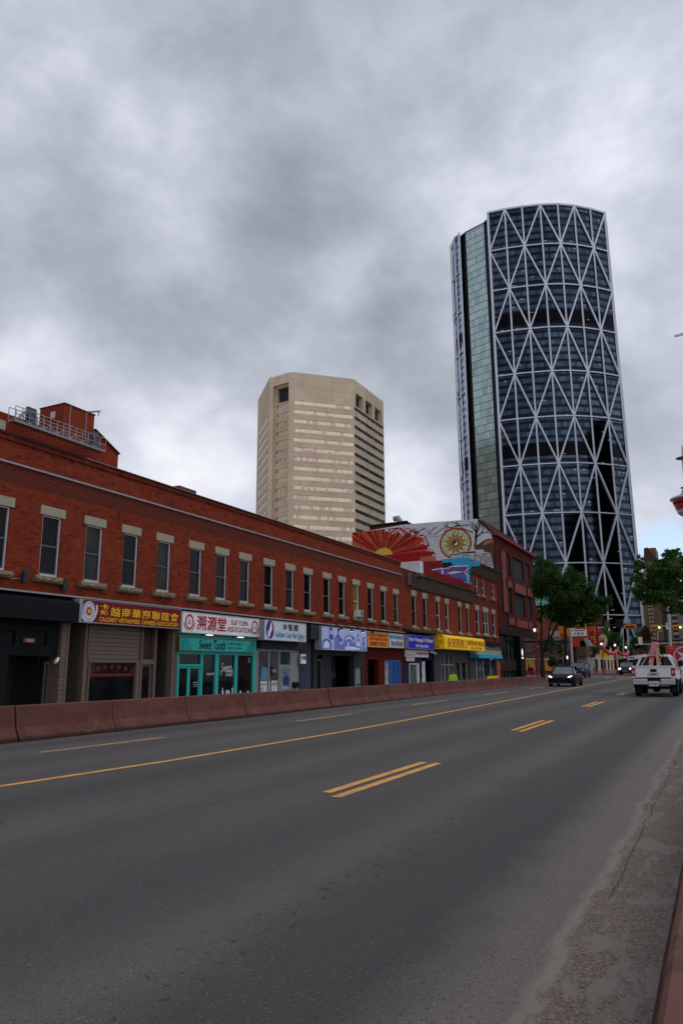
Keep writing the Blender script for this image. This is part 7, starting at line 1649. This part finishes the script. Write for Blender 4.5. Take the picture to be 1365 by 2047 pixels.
# far masts and street lights
fm = T('signal_mast', 'black curved signal mast far down the street behind the pickup', 'mast', onY(1259, 1330, 150)); P_ = [onY(*q, 150) for q in ((1258, 1335), (1258, 1310), (1262, 1296), (1270, 1287), (1284, 1283.5), (1365, 1279), (1390, 1278))]; MB().tube(P_, .16, 8).build('arm', m_plast, fm)
fm = T('signal_mast', 'second distant grey mast arm below the black one', 'mast', onY(1365, 1284, 140)); P_ = [onY(*q, 140) for q in ((1268, 1289), (1300, 1287.5), (1392, 1283))]; MB().tube(P_, .1, 8).build('arm', m_gp, fm)
board('street_sign', 'cream square sign back on the black curved mast', 'sign', 1274, 1284, 1273.5, 1288.5, 149.6, M('cream_sign', (206, 196, 160), .6))
for (x0_, yt_, yb_, hx, Y_, lb_) in ((1253.5, 1231, 1345, 1258.5, 150, 'tall grey street light with its arm over the unlit amber light'), (1244.5, 1255, 1330, 1248, 190, 'slimmer grey street light left of the tall one'), (1313.5, 1262, 1330, 1317, 170, 'grey street light between the pickup and the green light')):
    a, b = onY(x0_, yt_, Y_), onY(x0_+1, yb_, Y_); sl = T('street_light', lb_, 'street light', (b.x, Y_, g(Y_)), 'far grey street lights'); MB().tube([(b.x, Y_, g(Y_)), (a.x, Y_, a.z)], [.13, .09], 8).build('pole', m_gp, sl); c = onY(hx, yt_-.3, Y_); m = MB(); m.bar(a, c, .12); m.box(c.x-.1, c.x+.5, Y_-.1, Y_+.1, c.z-.1, c.z+.05); m.build('lamp_arm', m_gp, sl)
# ================================================================== buildings beyond the cross street
def facey(name, mb, mat, root): return mb.build(name, mat, root)
def rect(m, xa, xb, yt, yb, Y, dep): a, b = onY(xa, yt, Y), onY(xb, yt, Y); z0 = onY(xa, yb, Y).z; m.box(a.x, b.x, Y, Y+dep, z0, a.z); return a.x, b.x, z0, a.z
m_stone = brickmat('rubble_stone', (116, 90, 82), (72, 58, 54), (44, 37, 35), w=.7, h=.22, mort=.02, cd=(52, 44, 44), dirt=.5)
m_tan = M('ochre_board', (178, 128, 62), .7); m_cream = M('cream_stucco', (178, 166, 146), .8, var=.15); m_conc = M('grey_concrete', (132, 128, 122), .85, var=.2, scale=1); m_org = M('orange_stucco', (136, 60, 32), .75, var=.12)
st = T('stone_building', 'low rubble stone clad building beyond the brick corner, with ochre boarded windows', 'building', (-30, 121, 0))
m = MB(); rect(m, 1040, 1128, 1283.5, 1362, 121, 12); m.build('stone_wall', m_stone, st)
m = MB(); rect(m, 1040, 1129, 1281.5, 1284, 120.9, 12); m.build('dark_coping', m_plast, st)
for xa, xb in ((1046, 1068), (1080, 1108)): m = MB(); rect(m, xa, xb, 1319, 1341, 120.9, .2); m.build('boarded_window', m_tan, st); m = MB(); rect(m, xa-1.5, xb+1.5, 1316, 1318.9, 120.8, .3); m.build('window_lintel', m_cream, st)
ub = T('upper_brick_building', 'brown brick building with a teal gable roof rising behind the stone building', 'building', (-30, 140, 0))
m = MB(); rect(m, 1040, 1140, 1220, 1290, 140, 12); m.build('brick_wall', brickmat('brown_brick', (136, 78, 58), (120, 66, 50), (110, 80, 70), w=.4, h=.15, cd=(100, 56, 44)), ub)
m = MB(); rect(m, 1040, 1140, 1217.5, 1220, 139.7, 12); m.build('cream_band', m_cream, ub); m = MB(); rect(m, 1040, 1135, 1210, 1217.5, 139.9, 12); m.build('red_eave', M('dark_red_eave', (84, 26, 34), .6), ub)
a, b, c = onY(1050, 1210, 139.5), onY(1078, 1189, 139.5), onY(1122, 1210, 139.5); m = MB(); m.prism([a, b, c], (0, 12, 0)); m.build('teal_gable_roof', M('verdigris_copper', (108, 168, 152), .6), ub)
m = MB(); rect(m, 1095, 1130, 1262, 1281, 133, 3); m.build('cream_parapet', m_cream, ub); m = MB(); rect(m, 1052, 1070, 1274, 1276, 125, .3)
for i in range(8): rect(m, 1053+i*2, 1053.6+i*2, 1266, 1274, 125, .1)
rect(m, 1052, 1070, 1265, 1266, 125, .1); m.build('balcony_rail', m_cream, ub)
ob = T('orange_building', 'orange fronted restaurant building with a white slatted gable, across the side street', 'building', (-24, 126, 0))
m = MB(); rect(m, 1117, 1172, 1246, 1282, 126, 8); m.build('orange_wall', m_org, ob); m = MB(); rect(m, 1128, 1150, 1280, 1350, 127, 8); m.build('lower_orange_wall', M('rust_orange', (140, 66, 42), .75), ob)  # orange wall above, lower wall in rust orange
m = MB(); a, b, c, d_ = onY(1139, 1225, 125.8), onY(1145, 1222, 125.8), onY(1182, 1293, 125.8), onY(1168, 1293, 125.8); m.prism([onY(1139, 1250, 125.8), onY(1139, 1226, 125.8), onY(1148, 1232, 125.8), onY(1160, 1250, 125.8)], (0, .4, 0)); m.build('white_gable', m_ww, ob)
m = MB()
for i in range(6): m.bar(onY(1143+i*2.4, 1228+i*3.2, 125.7), onY(1143+i*2.4, 1249, 125.7), .09)
m.build('gable_slats', m_plast, ob)
m = MB(); m.prism([onY(1166, 1277, 125), onY(1170, 1275, 125), onY(1183, 1294, 125), onY(1172, 1294, 125)], (0, 6, 0)); m.build('slanted_side_roof', m_conc, ob)
m = MB(); rect(m, 1143, 1158, 1281, 1293, 125.8, .4); m.build('orange_sign_board', M('orange_red_board', (178, 64, 40), .7), ob); m = MB(); rect(m, 1158, 1168, 1276, 1293, 126.2, .4); m.build('dark_opening', m_soff, ob)
m = MB(); rect(m, 1150, 1171, 1293, 1312, 122, 4); m.build('brown_canopy_box', M('brown_canopy', (78, 66, 56), .8, var=.3), ob); m = MB(); rect(m, 1152, 1173, 1312, 1351, 123, 5); m.build('concrete_panel', m_conc, ob)
a = onY(1155, 1287, 125.7); b = onY(1166, 1282, 125.7); 
r, a, b, z0, z1 = board('restaurant_sign', 'white restaurant sign with black characters in front of the orange building', 'sign', 1134.5, 1171.5, 1256.5, 1272, 119, m_white, .3)
text('lettering', 'nour Restaurant', (a+.2, b-.15, z0+(z1-z0)*.62, z0+(z1-z0)*.88), 'Y', 119, m_blkl, r, .02); text('lettering', '光飯店', (a+(b-a)*.3, a+(b-a)*.86, z0+(z1-z0)*.12, z0+(z1-z0)*.5), 'Y', 119, m_blkl, r, .015, space=1.3)
r, a, b, z0, z1 = board('small_sign', 'small dark red sign left of the mast pole above the stone wall', 'sign', 1112, 1124, 1273, 1278.5, 118, M('dark_red_sign', (96, 26, 34), .6), .1); text('lettering', 'CENTRE', (a+.1, b-.1, z0+.1, z1-.1), 'Y', 118, m_wv, r)
# row of small shops along the far left pavement
sh = T('shop_row', 'row of small cream and red shop fronts down the far left pavement', 'building', (-22, 150, 0)); SXF = -21.5
yA = onX(1173, 1320, SXF).y; yB = onX(1236, 1320, SXF).y
m = MB(); m.box(SXF-12, SXF, yA, yB, 0, onX(1180, 1297, SXF).z); m.build('shop_wall', m_cream, sh)
m = MB(); m.box(SXF-12, SXF+.5, yA, onX(1205, 1320, SXF).y, onX(1180, 1303, SXF).z, onX(1180, 1294, SXF).z); m.build('dark_red_fascia', MATS['dark_red_eave'], sh)
for xa, xb in ((1182, 1187), (1190, 1193.5), (1199, 1203), (1206, 1209), (1213, 1216), (1220, 1222), (1226, 1231)): m = MB(); m.box(SXF, SXF+.06, onX(xa, 1320, SXF).y, onX(xb, 1320, SXF).y, 0, 3.1); m.build('shop_opening', m_cgl, sh)
r, a, b, z0, z1 = board('yellow_awning', 'yellow shop banner on the far left pavement behind the red lamp post', 'awning', 1198, 1218, 1300, 1315, 138, m_yaw, .8)
d = Dr('Y', 137.9); 
for i in range(3): d.stroke([(a+.4+i*.9, z0+.5), (a+.8+i*.9, z0+1.0), (a+.6+i*.9, z0+.4)], .12)
d.build('red_print', m_redl, r)
r, a, b, z0, z1 = board('red_sign', 'dark red sign with pale print near the middle garland lamp', 'sign', 1225, 1232, 1306, 1321, 150, MATS['dark_red_sign'], .2); text('lettering', '光華\n商場', (a+.1, b-.1, z0+.2, z1-.2), 'Y', 150, m_wv, r)
gr = T('green_roof_kiosk', 'low building with a pale green striped sloping roof past the garland', 'building', (-16, 185, 1)); m = MB(); m.prism([onY(1234, 1303, 185), onY(1249, 1316, 185), onY(1234, 1318, 185)], (0, 6, 0)); m.build('striped_roof', M('green_striped_roof', (136, 152, 118), .7, var=.3, scale=4), gr); m = MB(); rect(m, 1234, 1247, 1317, 1345, 185.5, 5); m.build('kiosk_wall', m_dred, gr)
# red neon gate sign
gt_ = T('pagoda_sign', 'tall red pagoda shaped vertical sign with small yellow lights behind the mast arm', 'sign', onY(1187, 1290, 128)); m_pr = M('pagoda_red', (150, 24, 30), .5)
m = MB(); rect(m, 1183, 1192.5, 1238, 1290, 128, .8); m.build('sign_shaft', m_pr, gt_)
for yy, w_ in ((1240, 10), (1266, 10), (1283, 5)):
    m = MB(); p = onY(1187.7, yy, 127.9); sc = w_*.09; m.prism([(p.x-sc*1.1, 127.8, p.z+.15), (p.x-sc*1.2, 127.8, p.z+.5), (p.x-sc, 127.8, p.z+.2), (p.x, 127.8, p.z+.5), (p.x+sc, 127.8, p.z+.2), (p.x+sc*1.2, 127.8, p.z+.5), (p.x+sc*1.1, 127.8, p.z+.15), (p.x+sc*.7, 127.8, p.z-.3), (p.x-sc*.7, 127.8, p.z-.3)], (0, 1.2, 0)); m.build('pagoda_tier', m_pr, gt_)
m = MB(); rect(m, 1198, 1200, 1235, 1268, 128.4, .3); rect(m, 1192, 1204, 1238, 1241, 128.4, .3); m.build('side_frame', m_pr, gt_)
m = MB()
for i in range(9): p = onY(1187.7+.6*(i % 2), 1240+i*5.5, 127.7); m.box(p.x-.08, p.x+.08, 127.6, 127.75, p.z-.14, p.z+.14)
m.build('yellow_lights', M('yellow_bulb', (220, 170, 50), .4), gt_)
ov = T('oval_sign', 'cream oval sign with dark print above the far shops', 'sign', onY(1203, 1281, 134)); c = onY(1203, 1281.5, 134); ru = onY(1213, 1281, 134).x-c.x; rv = c.z-onY(1203, 1296, 134).z
m = MB(); m.prism([(c.x+ru*cos(2*pi*i/24)*(1 if abs(cos(2*pi*i/24)) < .8 else .95), 134, c.z+rv*sin(2*pi*i/24)) for i in range(24)], (0, .3, 0)); m.build('oval_board', M('cream_sign', (206, 196, 160), .6), ov)
d = Dr('Y', 133.98); d.ring(c.x, c.z, ru*.86, ru*.92, 28, e=rv/ru); d.build('oval_border', m_grk, ov)
text('lettering', '唐人街', (c.x-ru*.45, c.x+ru*.45, c.z+rv*.45, c.z+rv*.65), 'Y', 133.98, m_grk, ov); text('lettering', 'MARKET', (c.x-ru*.6, c.x+ru*.6, c.z+rv*.2, c.z+rv*.36), 'Y', 133.98, m_grk, ov, .02); d = Dr('Y', 133.97); d.stroke([(c.x-ru*.5, c.z), (c.x+ru*.1, c.z+.1), (c.x+ru*.5, c.z-.1)], .25); d.build('red_script', m_redl, ov)

# ================================================================== far towers
def facade(name, c1, cw, wx_, wz, fw, fh, sz=0):
    m, nt, b = newmat(name); vec, sep = uvwall(nt); s = nt.nodes.new('ShaderNodeSeparateXYZ'); L(nt, vec, s.inputs[0])
    fx = math_(nt, 'FRACT', math_(nt, 'DIVIDE', s.outputs[0], wx_)); fz_ = math_(nt, 'FRACT', math_(nt, 'DIVIDE', s.outputs[1], wz))
    k = math_(nt, 'MULTIPLY', math_(nt, 'LESS_THAN', fx, fw), math_(nt, 'LESS_THAN', fz_, fh))
    n = noise_(nt, vec, .2, 4); base = mixc(nt, ramp(nt, n, [(.3, 0.), (.7, 1.)]), tuple(v*.85 for v in lin(c1)), lin(c1))
    L(nt, mixc(nt, k, base, lin(cw)), b.inputs['Base Color']); b.inputs['Roughness'].default_value = .8; return m
ap = T('apartment_tower', 'tan and brown apartment tower with two columns of pale windows beside the glass tower', 'tower', onY(1292, 1300, 440))
m_tn = M('tan_concrete', (150, 124, 98), .85, var=.1, scale=.1); m_bn = M('brown_concrete', (112, 84, 66), .85, var=.12, scale=.1)
Y_ = 440
m = MB(); a = onY(1286, 1094, Y_); b = onY(1309, 1094, Y_); m.box(a.x, b.x, Y_, Y_+20, 0, onY(1290, 1096, Y_).z); m.build('tan_front', m_tn, ap); m = MB(); m.box(a.x-5, a.x-.01, Y_+.3, Y_+20, 0, onY(1290, 1190, Y_).z); m.build('tan_side_bay', m_tn, ap)
m = MB(); a2 = onY(1309, 1094, Y_+.5); b2_ = onY(1333, 1094, Y_); m.box(a2.x+.02, b2_.x, Y_+.5, Y_+30, 0, onY(1325, 1142, Y_).z); m.build('brown_wing', m_bn, ap)
m = MB(); m.prism([onY(1286, 1096, Y_-.2), onY(1293, 1094, Y_-.2), onY(1314, 1122, Y_-.2), onY(1286, 1122, Y_-.2)], (0, 25, 0)); m.build('sloped_top', m_bn, ap)
m_pw = M('pale_window_panel', (206, 198, 178), .5); m_dw = M('dark_window', (34, 38, 40), .2)
for k in range(15):
    zc_ = onY(1300, 1208+k*8.2-24, Y_).z
    for xx in (1297.5, 1303.5):
        a = onY(xx, 1250, Y_-.3).x; m = MB(); m.box(a, a+1.0, Y_-.25, Y_, zc_-1.25, zc_+.35); m.build('window_panel', m_pw, ap); m = MB(); m.box(a, a+1.0, Y_-.2, Y_, zc_+.37, zc_+.95); m.build('window', m_dw, ap)
bt_ = T('balcony_tower', 'pale grey apartment tower with stacked balconies behind the green traffic lights', 'tower', onY(1345, 1300, 380)); Y_ = 380
m = MB(); a = onY(1334, 1190, Y_); b = onY(1358, 1190, Y_); zt_ = onY(1345, 1182, Y_).z; m.box(a.x, b.x, Y_, Y_+22, 0, zt_); m.build('tower_wall', m_conc, bt_)
for k in range(16):
    z_ = zt_-2-k*2.9
    if z_ < 6: break
    m = MB(); m.box(a.x+.8, b.x-2.2, Y_-1.3, Y_-.02, z_-1.1, z_); m.build('balcony', m_cream, bt_); m = MB(); m.box(a.x+.8, b.x-2.2, Y_-.04, Y_-.01, z_, z_+1.5); m.build('window', m_dw, bt_)
# low brown mass beyond
lo_ = T('brick_block', 'low dark brown building far down the street behind the signal masts', 'building', onY(1290, 1340, 260)); m = MB(); rect(m, 1256, 1400, 1290, 1345, 260, 20); m.build('wall', M('far_brown_brick', (84, 62, 54), .85, var=.3, scale=.3), lo_)
# observation tower cut by the right edge
OY = 730; c = onY(1374, 1000, OY); zp = lambda y: onY(1366, y, OY).z; sc_ = (onY(1374, 1000, OY).x-onY(1337, 1000, OY).x)/37
ot = T('observation_tower', 'observation tower with a round red pod, cut by the right photo edge', 'tower', (c.x, OY, 0))
m = MB(); m.lathe([(5.5, 0), (4.5, zp(1030))], (c.x, OY, 0), 24); m.build('shaft', m_cream, ot)
R1 = 37*sc_
m = MB(); m.lathe([(R1*.45, zp(1031)), (R1*.62, zp(1026)), (R1*.66, zp(1020))], (c.x, OY, 0), 32); m.build('pod_base', m_gp, ot)
m = MB(); m.lathe([(R1*.68, zp(1020)), (R1*.8, zp(1009))], (c.x, OY, 0), 32); m.build('lower_red_band', m_mr, ot); m = MB(); m.lathe([(R1*.8, zp(1008.9)), (R1*.83, zp(1005))], (c.x, OY, 0), 32); m.build('pod_windows', m_plast, ot)
m = MB(); m.lathe([(R1*.84, zp(1004.9)), (R1*.88, zp(1000.5))], (c.x, OY, 0), 32); m.build('upper_red_band', m_mr, ot); m = MB(); m.lathe([(R1*.9, zp(1000)), (R1*1.0, zp(998.5)), (R1*.97, zp(996)), (R1*.5, zp(990)), (R1*.3, zp(985)), (R1*.3, zp(980)), (R1*.1, zp(979))], (c.x, OY, 0), 32); m.build('pod_roof', m_gp, ot)
m = MB(); m.lathe([(2.2, zp(979)), (1.5, zp(916)), (.5, zp(890))], (c.x, OY, 0), 10); m.build('mast', m_wfr, ot)
for y_, rr in ((975.5, .33), (916, .42)): m = MB(); m.lathe([(R1*rr*.5, zp(y_+2)), (R1*rr, zp(y_)), (R1*rr, zp(y_-1))], (c.x, OY, 0), 20); m.build('mast_disc', m_bn, ot)
cr = T('crane_jib', 'tip of a tower crane jib poking in at the right edge', 'crane', onY(1348, 673, 420)); m = MB(); a, b = onY(1347.5, 674, 420), onY(1420, 655, 420)
for dz in (0, 1.0): m.bar(a+Vector((0, 0, dz)), b+Vector((0, 0, dz)), .3)
for i in range(16): f0, f1_ = i/16, (i+1)/16; m.bar(a.lerp(b, f0)+Vector((0, 0, (i % 2)*1.0)), a.lerp(b, f1_)+Vector((0, 0, ((i+1) % 2)*1.0)), .22)
m.build('jib_lattice', m_bn, cr); m = MB(); m.box(b.x-.8, b.x+.8, 419.5, 421, 0, b.z+6); m.build('tower_mast', m_bn, cr)

# three office towers standing beyond the right photo edge; the curved glass mirrors them
m_offt = facade('dark_office_front', (44, 46, 50), (18, 22, 28), 3.2, 3.9, .8, .6)
for (x_, y_, w_, d_, h_, lb_) in ((50, 215, 50, 60, 105, 'lowest and nearest dark office tower beyond the right photo edge'), (58, 300, 50, 60, 150, 'middle dark office tower beyond the right photo edge'), (60, 385, 60, 80, 185, 'tallest and farthest dark office tower beyond the right photo edge')):
    ot2 = T('dark_office_tower', lb_, 'tower', (x_+w_/2, y_+d_/2, 1.2)); MB().box(x_, x_+w_, y_, y_+d_, 0, h_).build('tower_wall', m_offt, ot2); MB().box(x_+8, x_+w_-8, y_+8, y_+d_-8, h_, h_+5).build('plant_room', m_bn, ot2)

# ================================================================== trees
def leafmat(name, c1, c2, c3):
    m, nt, b = newmat(name); oi = objco(nt); n = noise_(nt, oi, .9, 3, .6)
    wn_ = nt.nodes.new('ShaderNodeTexWhiteNoise'); gi = nt.nodes.new('ShaderNodeNewGeometry'); L(nt, gi.outputs['Random Per Island'], wn_.inputs['Vector'])
    col = mixc(nt, wn_.outputs['Value'], lin(c1), lin(c2)); col = mixc(nt, ramp(nt, n, [(.45, 0.), (.7, .7)]), col, lin(c3)); L(nt, col, b.inputs['Base Color']); b.inputs['Roughness'].default_value = .6
    b.inputs['Specular IOR Level'].default_value = .2
    tr = nt.nodes.new('ShaderNodeBsdfTranslucent'); L(nt, col, tr.inputs[0]); ms = nt.nodes.new('ShaderNodeMixShader'); ms.inputs[0].default_value = .4
    o = nt.nodes['Material Output']; L(nt, b.outputs[0], ms.inputs[1]); L(nt, tr.outputs[0], ms.inputs[2]); L(nt, ms.outputs[0], o.inputs[0]); return m
m_leaf = leafmat('elm_leaf', (32, 54, 22), (54, 84, 34), (80, 110, 50)); m_leaf2 = leafmat('bright_leaf', (46, 74, 30), (76, 110, 48), (104, 134, 66)); m_leafr = leafmat('rusty_leaf', (96, 52, 34), (70, 62, 34), (110, 72, 44)); m_bark = M('bark', (46, 38, 34), .9, var=.4, scale=6, bumpd=.02)
def tree(label, base, blobs, limbs, n, leaf, mat, seed, trunk_r=.18, group=None, name='street_tree'):
    R = random.Random(seed); r = T(name, label, 'tree', base, group)
    m = MB()
    for lb in limbs: m.tube([Vector(p) for p in lb[0]], lb[1], 8)
    # twigs from limb ends into the blobs
    for (c, rad, wgt) in blobs:
        for _ in range(3):
            q = Vector(c)+Vector([R.uniform(-.6, .6)*rad[i] for i in range(3)]); e = min((Vector(l[0][-1]) for l in limbs), key=lambda t: (t-q).length); m.tube([e, e.lerp(q, .5)+Vector((0, 0, -.15)), q], [.05, .03, .012], 5)
    m.build('trunk', m_bark, r)
    cr_ = MB(); tot = sum(b[2] for b in blobs)
    for c, rad, wgt in blobs:
        k = int(n*wgt/tot); subs = []
        for _ in range(22): 
            d_ = Vector((R.gauss(0, 1), R.gauss(0, 1), R.gauss(0, 1))).normalized(); f = R.uniform(.35, 1.02); subs.append((Vector(c)+Vector([d_[i]*rad[i]*f for i in range(3)]), R.uniform(.25, .6)*min(rad)))
        for _ in range(k):
            sc, sr = R.choice(subs); d_ = Vector((R.gauss(0, 1), R.gauss(0, 1), R.gauss(0, .8))); d_ = d_.normalized()*sr*(R.random()**.55)*(1.0 if R.random() < .9 else 1.8); p = sc+d_
            s = leaf*R.uniform(.6, 1.3); a = Vector((R.gauss(0, 1), R.gauss(0, 1), R.gauss(0, .7))).normalized(); b = a.cross(Vector((R.gauss(0, 1), R.gauss(0, 1), R.gauss(0, 1)))).normalized()
            cr_.face([p-a*s, p-b*s*.45, p+a*s, p+b*s*.45])
    cr_.build('crown', mat, r, fixn=False); return r
TY = 77
def tp(x, y, Y=TY): return onY(x, y, Y)
pxm = 1/ (onY(1160, 1200, TY).x-onY(1159, 1200, TY).x)
def blob(x, y, rx, ry, Y=TY, w=None, dz=0):
    c = onY(x, y, Y); s = onY(x+1, y, Y).x-c.x; return (tuple(c), (rx*s*1.12, min(rx, ry)*s, ry*s*1.1), w or rx*ry)
base = tp(1084.5, 1356); base = Vector((base.x, TY, g(TY)+.1))
limbs = [([base, tp(1084, 1330), tp(1083, 1310), tp(1086, 1300)], [.26, .2, .19, .17]), ([tp(1084, 1312), tp(1081, 1285), tp(1082, 1250), tp(1080, 1215), tp(1084, 1180)], [.15, .12, .1, .07, .04]), ([tp(1086, 1300), tp(1096, 1282), tp(1106, 1262), tp(1118, 1240), tp(1135, 1215), tp(1150, 1195)], [.16, .14, .12, .1, .07, .04]), ([tp(1095, 1284), tp(1098, 1255), tp(1106, 1230), tp(1108, 1200)], [.1, .08, .06, .04]), ([tp(1118, 1240), tp(1140, 1238), tp(1170, 1230)], [.08, .06, .04])]
tree('large street tree with a broad dark green crown in front of the glass tower', base,
     [blob(1095, 1145, 26, 22), blob(1085, 1128, 13, 14), blob(1083, 1160, 20, 16), blob(1110, 1170, 34, 34), blob(1115, 1215, 34, 26), blob(1140, 1160, 24, 26), blob(1148, 1200, 38, 34), blob(1165, 1185, 26, 24), blob(1175, 1215, 32, 24), blob(1200, 1205, 22, 14), blob(1150, 1240, 34, 12), blob(1125, 1225, 24, 20), blob(1078, 1182, 14, 14), blob(1100, 1290, 12, 12, w=60), blob(1078, 1225, 7, 22, w=45), blob(1120, 1300, 7, 14, w=30)], limbs, 60000, .13, m_leaf, 5)
TY2 = 47; b0 = Vector((2.4, TY2, g(TY2)))
t2 = lambda x, y: onY(x, y, TY2)
limbs = [([b0, (2.3, TY2, 2.5), (2.0, TY2, 4.0)], [.26, .2, .17]), ([(2.0, TY2, 4.0), t2(1400, 1215), t2(1360, 1195), t2(1320, 1180)], [.14, .11, .08, .04]), ([(2.0, TY2, 4.0), t2(1420, 1180), t2(1380, 1140), t2(1350, 1115)], [.13, .1, .07, .04]), ([t2(1400, 1215), t2(1370, 1222), t2(1330, 1225)], [.07, .05, .03])]
def blob2(x, y, rx, ry, w=None): return blob(x, y, rx, ry, TY2, w)
tree('tree with bright tips whose crown enters from the right edge above the traffic lights', b0,
     [blob2(1345, 1140, 34, 28), blob2(1345, 1108, 24, 12, 200), blob2(1310, 1150, 28, 26), blob2(1278, 1130, 12, 22, 170), blob2(1275, 1170, 14, 26), blob2(1300, 1185, 30, 22), blob2(1335, 1180, 36, 28), blob2(1372, 1160, 30, 44), blob2(1350, 1215, 26, 16, 260), blob2(1300, 1203, 18, 8, 90), blob2(1400, 1150, 34, 44), blob2(1440, 1170, 34, 50), blob2(1320, 1125, 18, 10)], limbs, 60000, .085, m_leaf2, 9)
for i, (x, y, rx, ry, Y_, lab, mt) in enumerate(((1205, 1272, 20, 18, 215, 'distant green tree behind the oval sign', m_leaf2), (1230, 1282, 18, 18, 205, 'distant green tree behind the middle red lamp', m_leaf), (1185, 1285, 16, 16, 225, 'distant green tree left of the oval sign', m_leaf2), (1250, 1300, 15, 18, 195, 'distant green tree behind the right garland lamp', m_leaf2), (1278, 1285, 18, 16, 215, 'distant green tree left of the cream sign back', m_leaf), (1290, 1268, 9, 22, 210, 'distant rusty leaved tree against the glass tower', m_leafr), (1320, 1300, 16, 12, 225, 'distant dark tree behind the far mast arms', m_leaf))):
    c = onY(x, y, Y_); b_ = Vector((c.x, Y_, g(Y_)))
    tree(lab, b_, [blob(x-rx*.4, y+2, rx*.7, ry*.7, Y_), blob(x+rx*.4, y+4, rx*.7, ry*.6, Y_), blob(x, y-ry*.3, rx*.6, ry*.6, Y_)], [([b_, (c.x, Y_, c.z-.5)], [.25, .12])], 2600, .34, mt, 20+i, group='distant trees down the street', name='distant_tree')
for i, (x, y, rx, ry, Y_, lab, mt) in enumerate(((1188, 1305, 10, 12, 112, 'small dark street tree before the far shop fronts', m_leaf), (1103, 1322, 10, 9, 84, 'small shrubby young tree beside the large trunk', m_leaf))):
    c = onY(x, y, Y_); b_ = Vector((c.x, Y_, hgt(c.x, Y_)+.1)); tree(lab, b_, [blob(x, y, rx, ry, Y_), blob(x+2, y-ry*.6, rx*.6, ry*.6, Y_)], [([b_, (c.x, Y_, c.z)], [.08, .04])], 1100, .12, mt, 50+i)
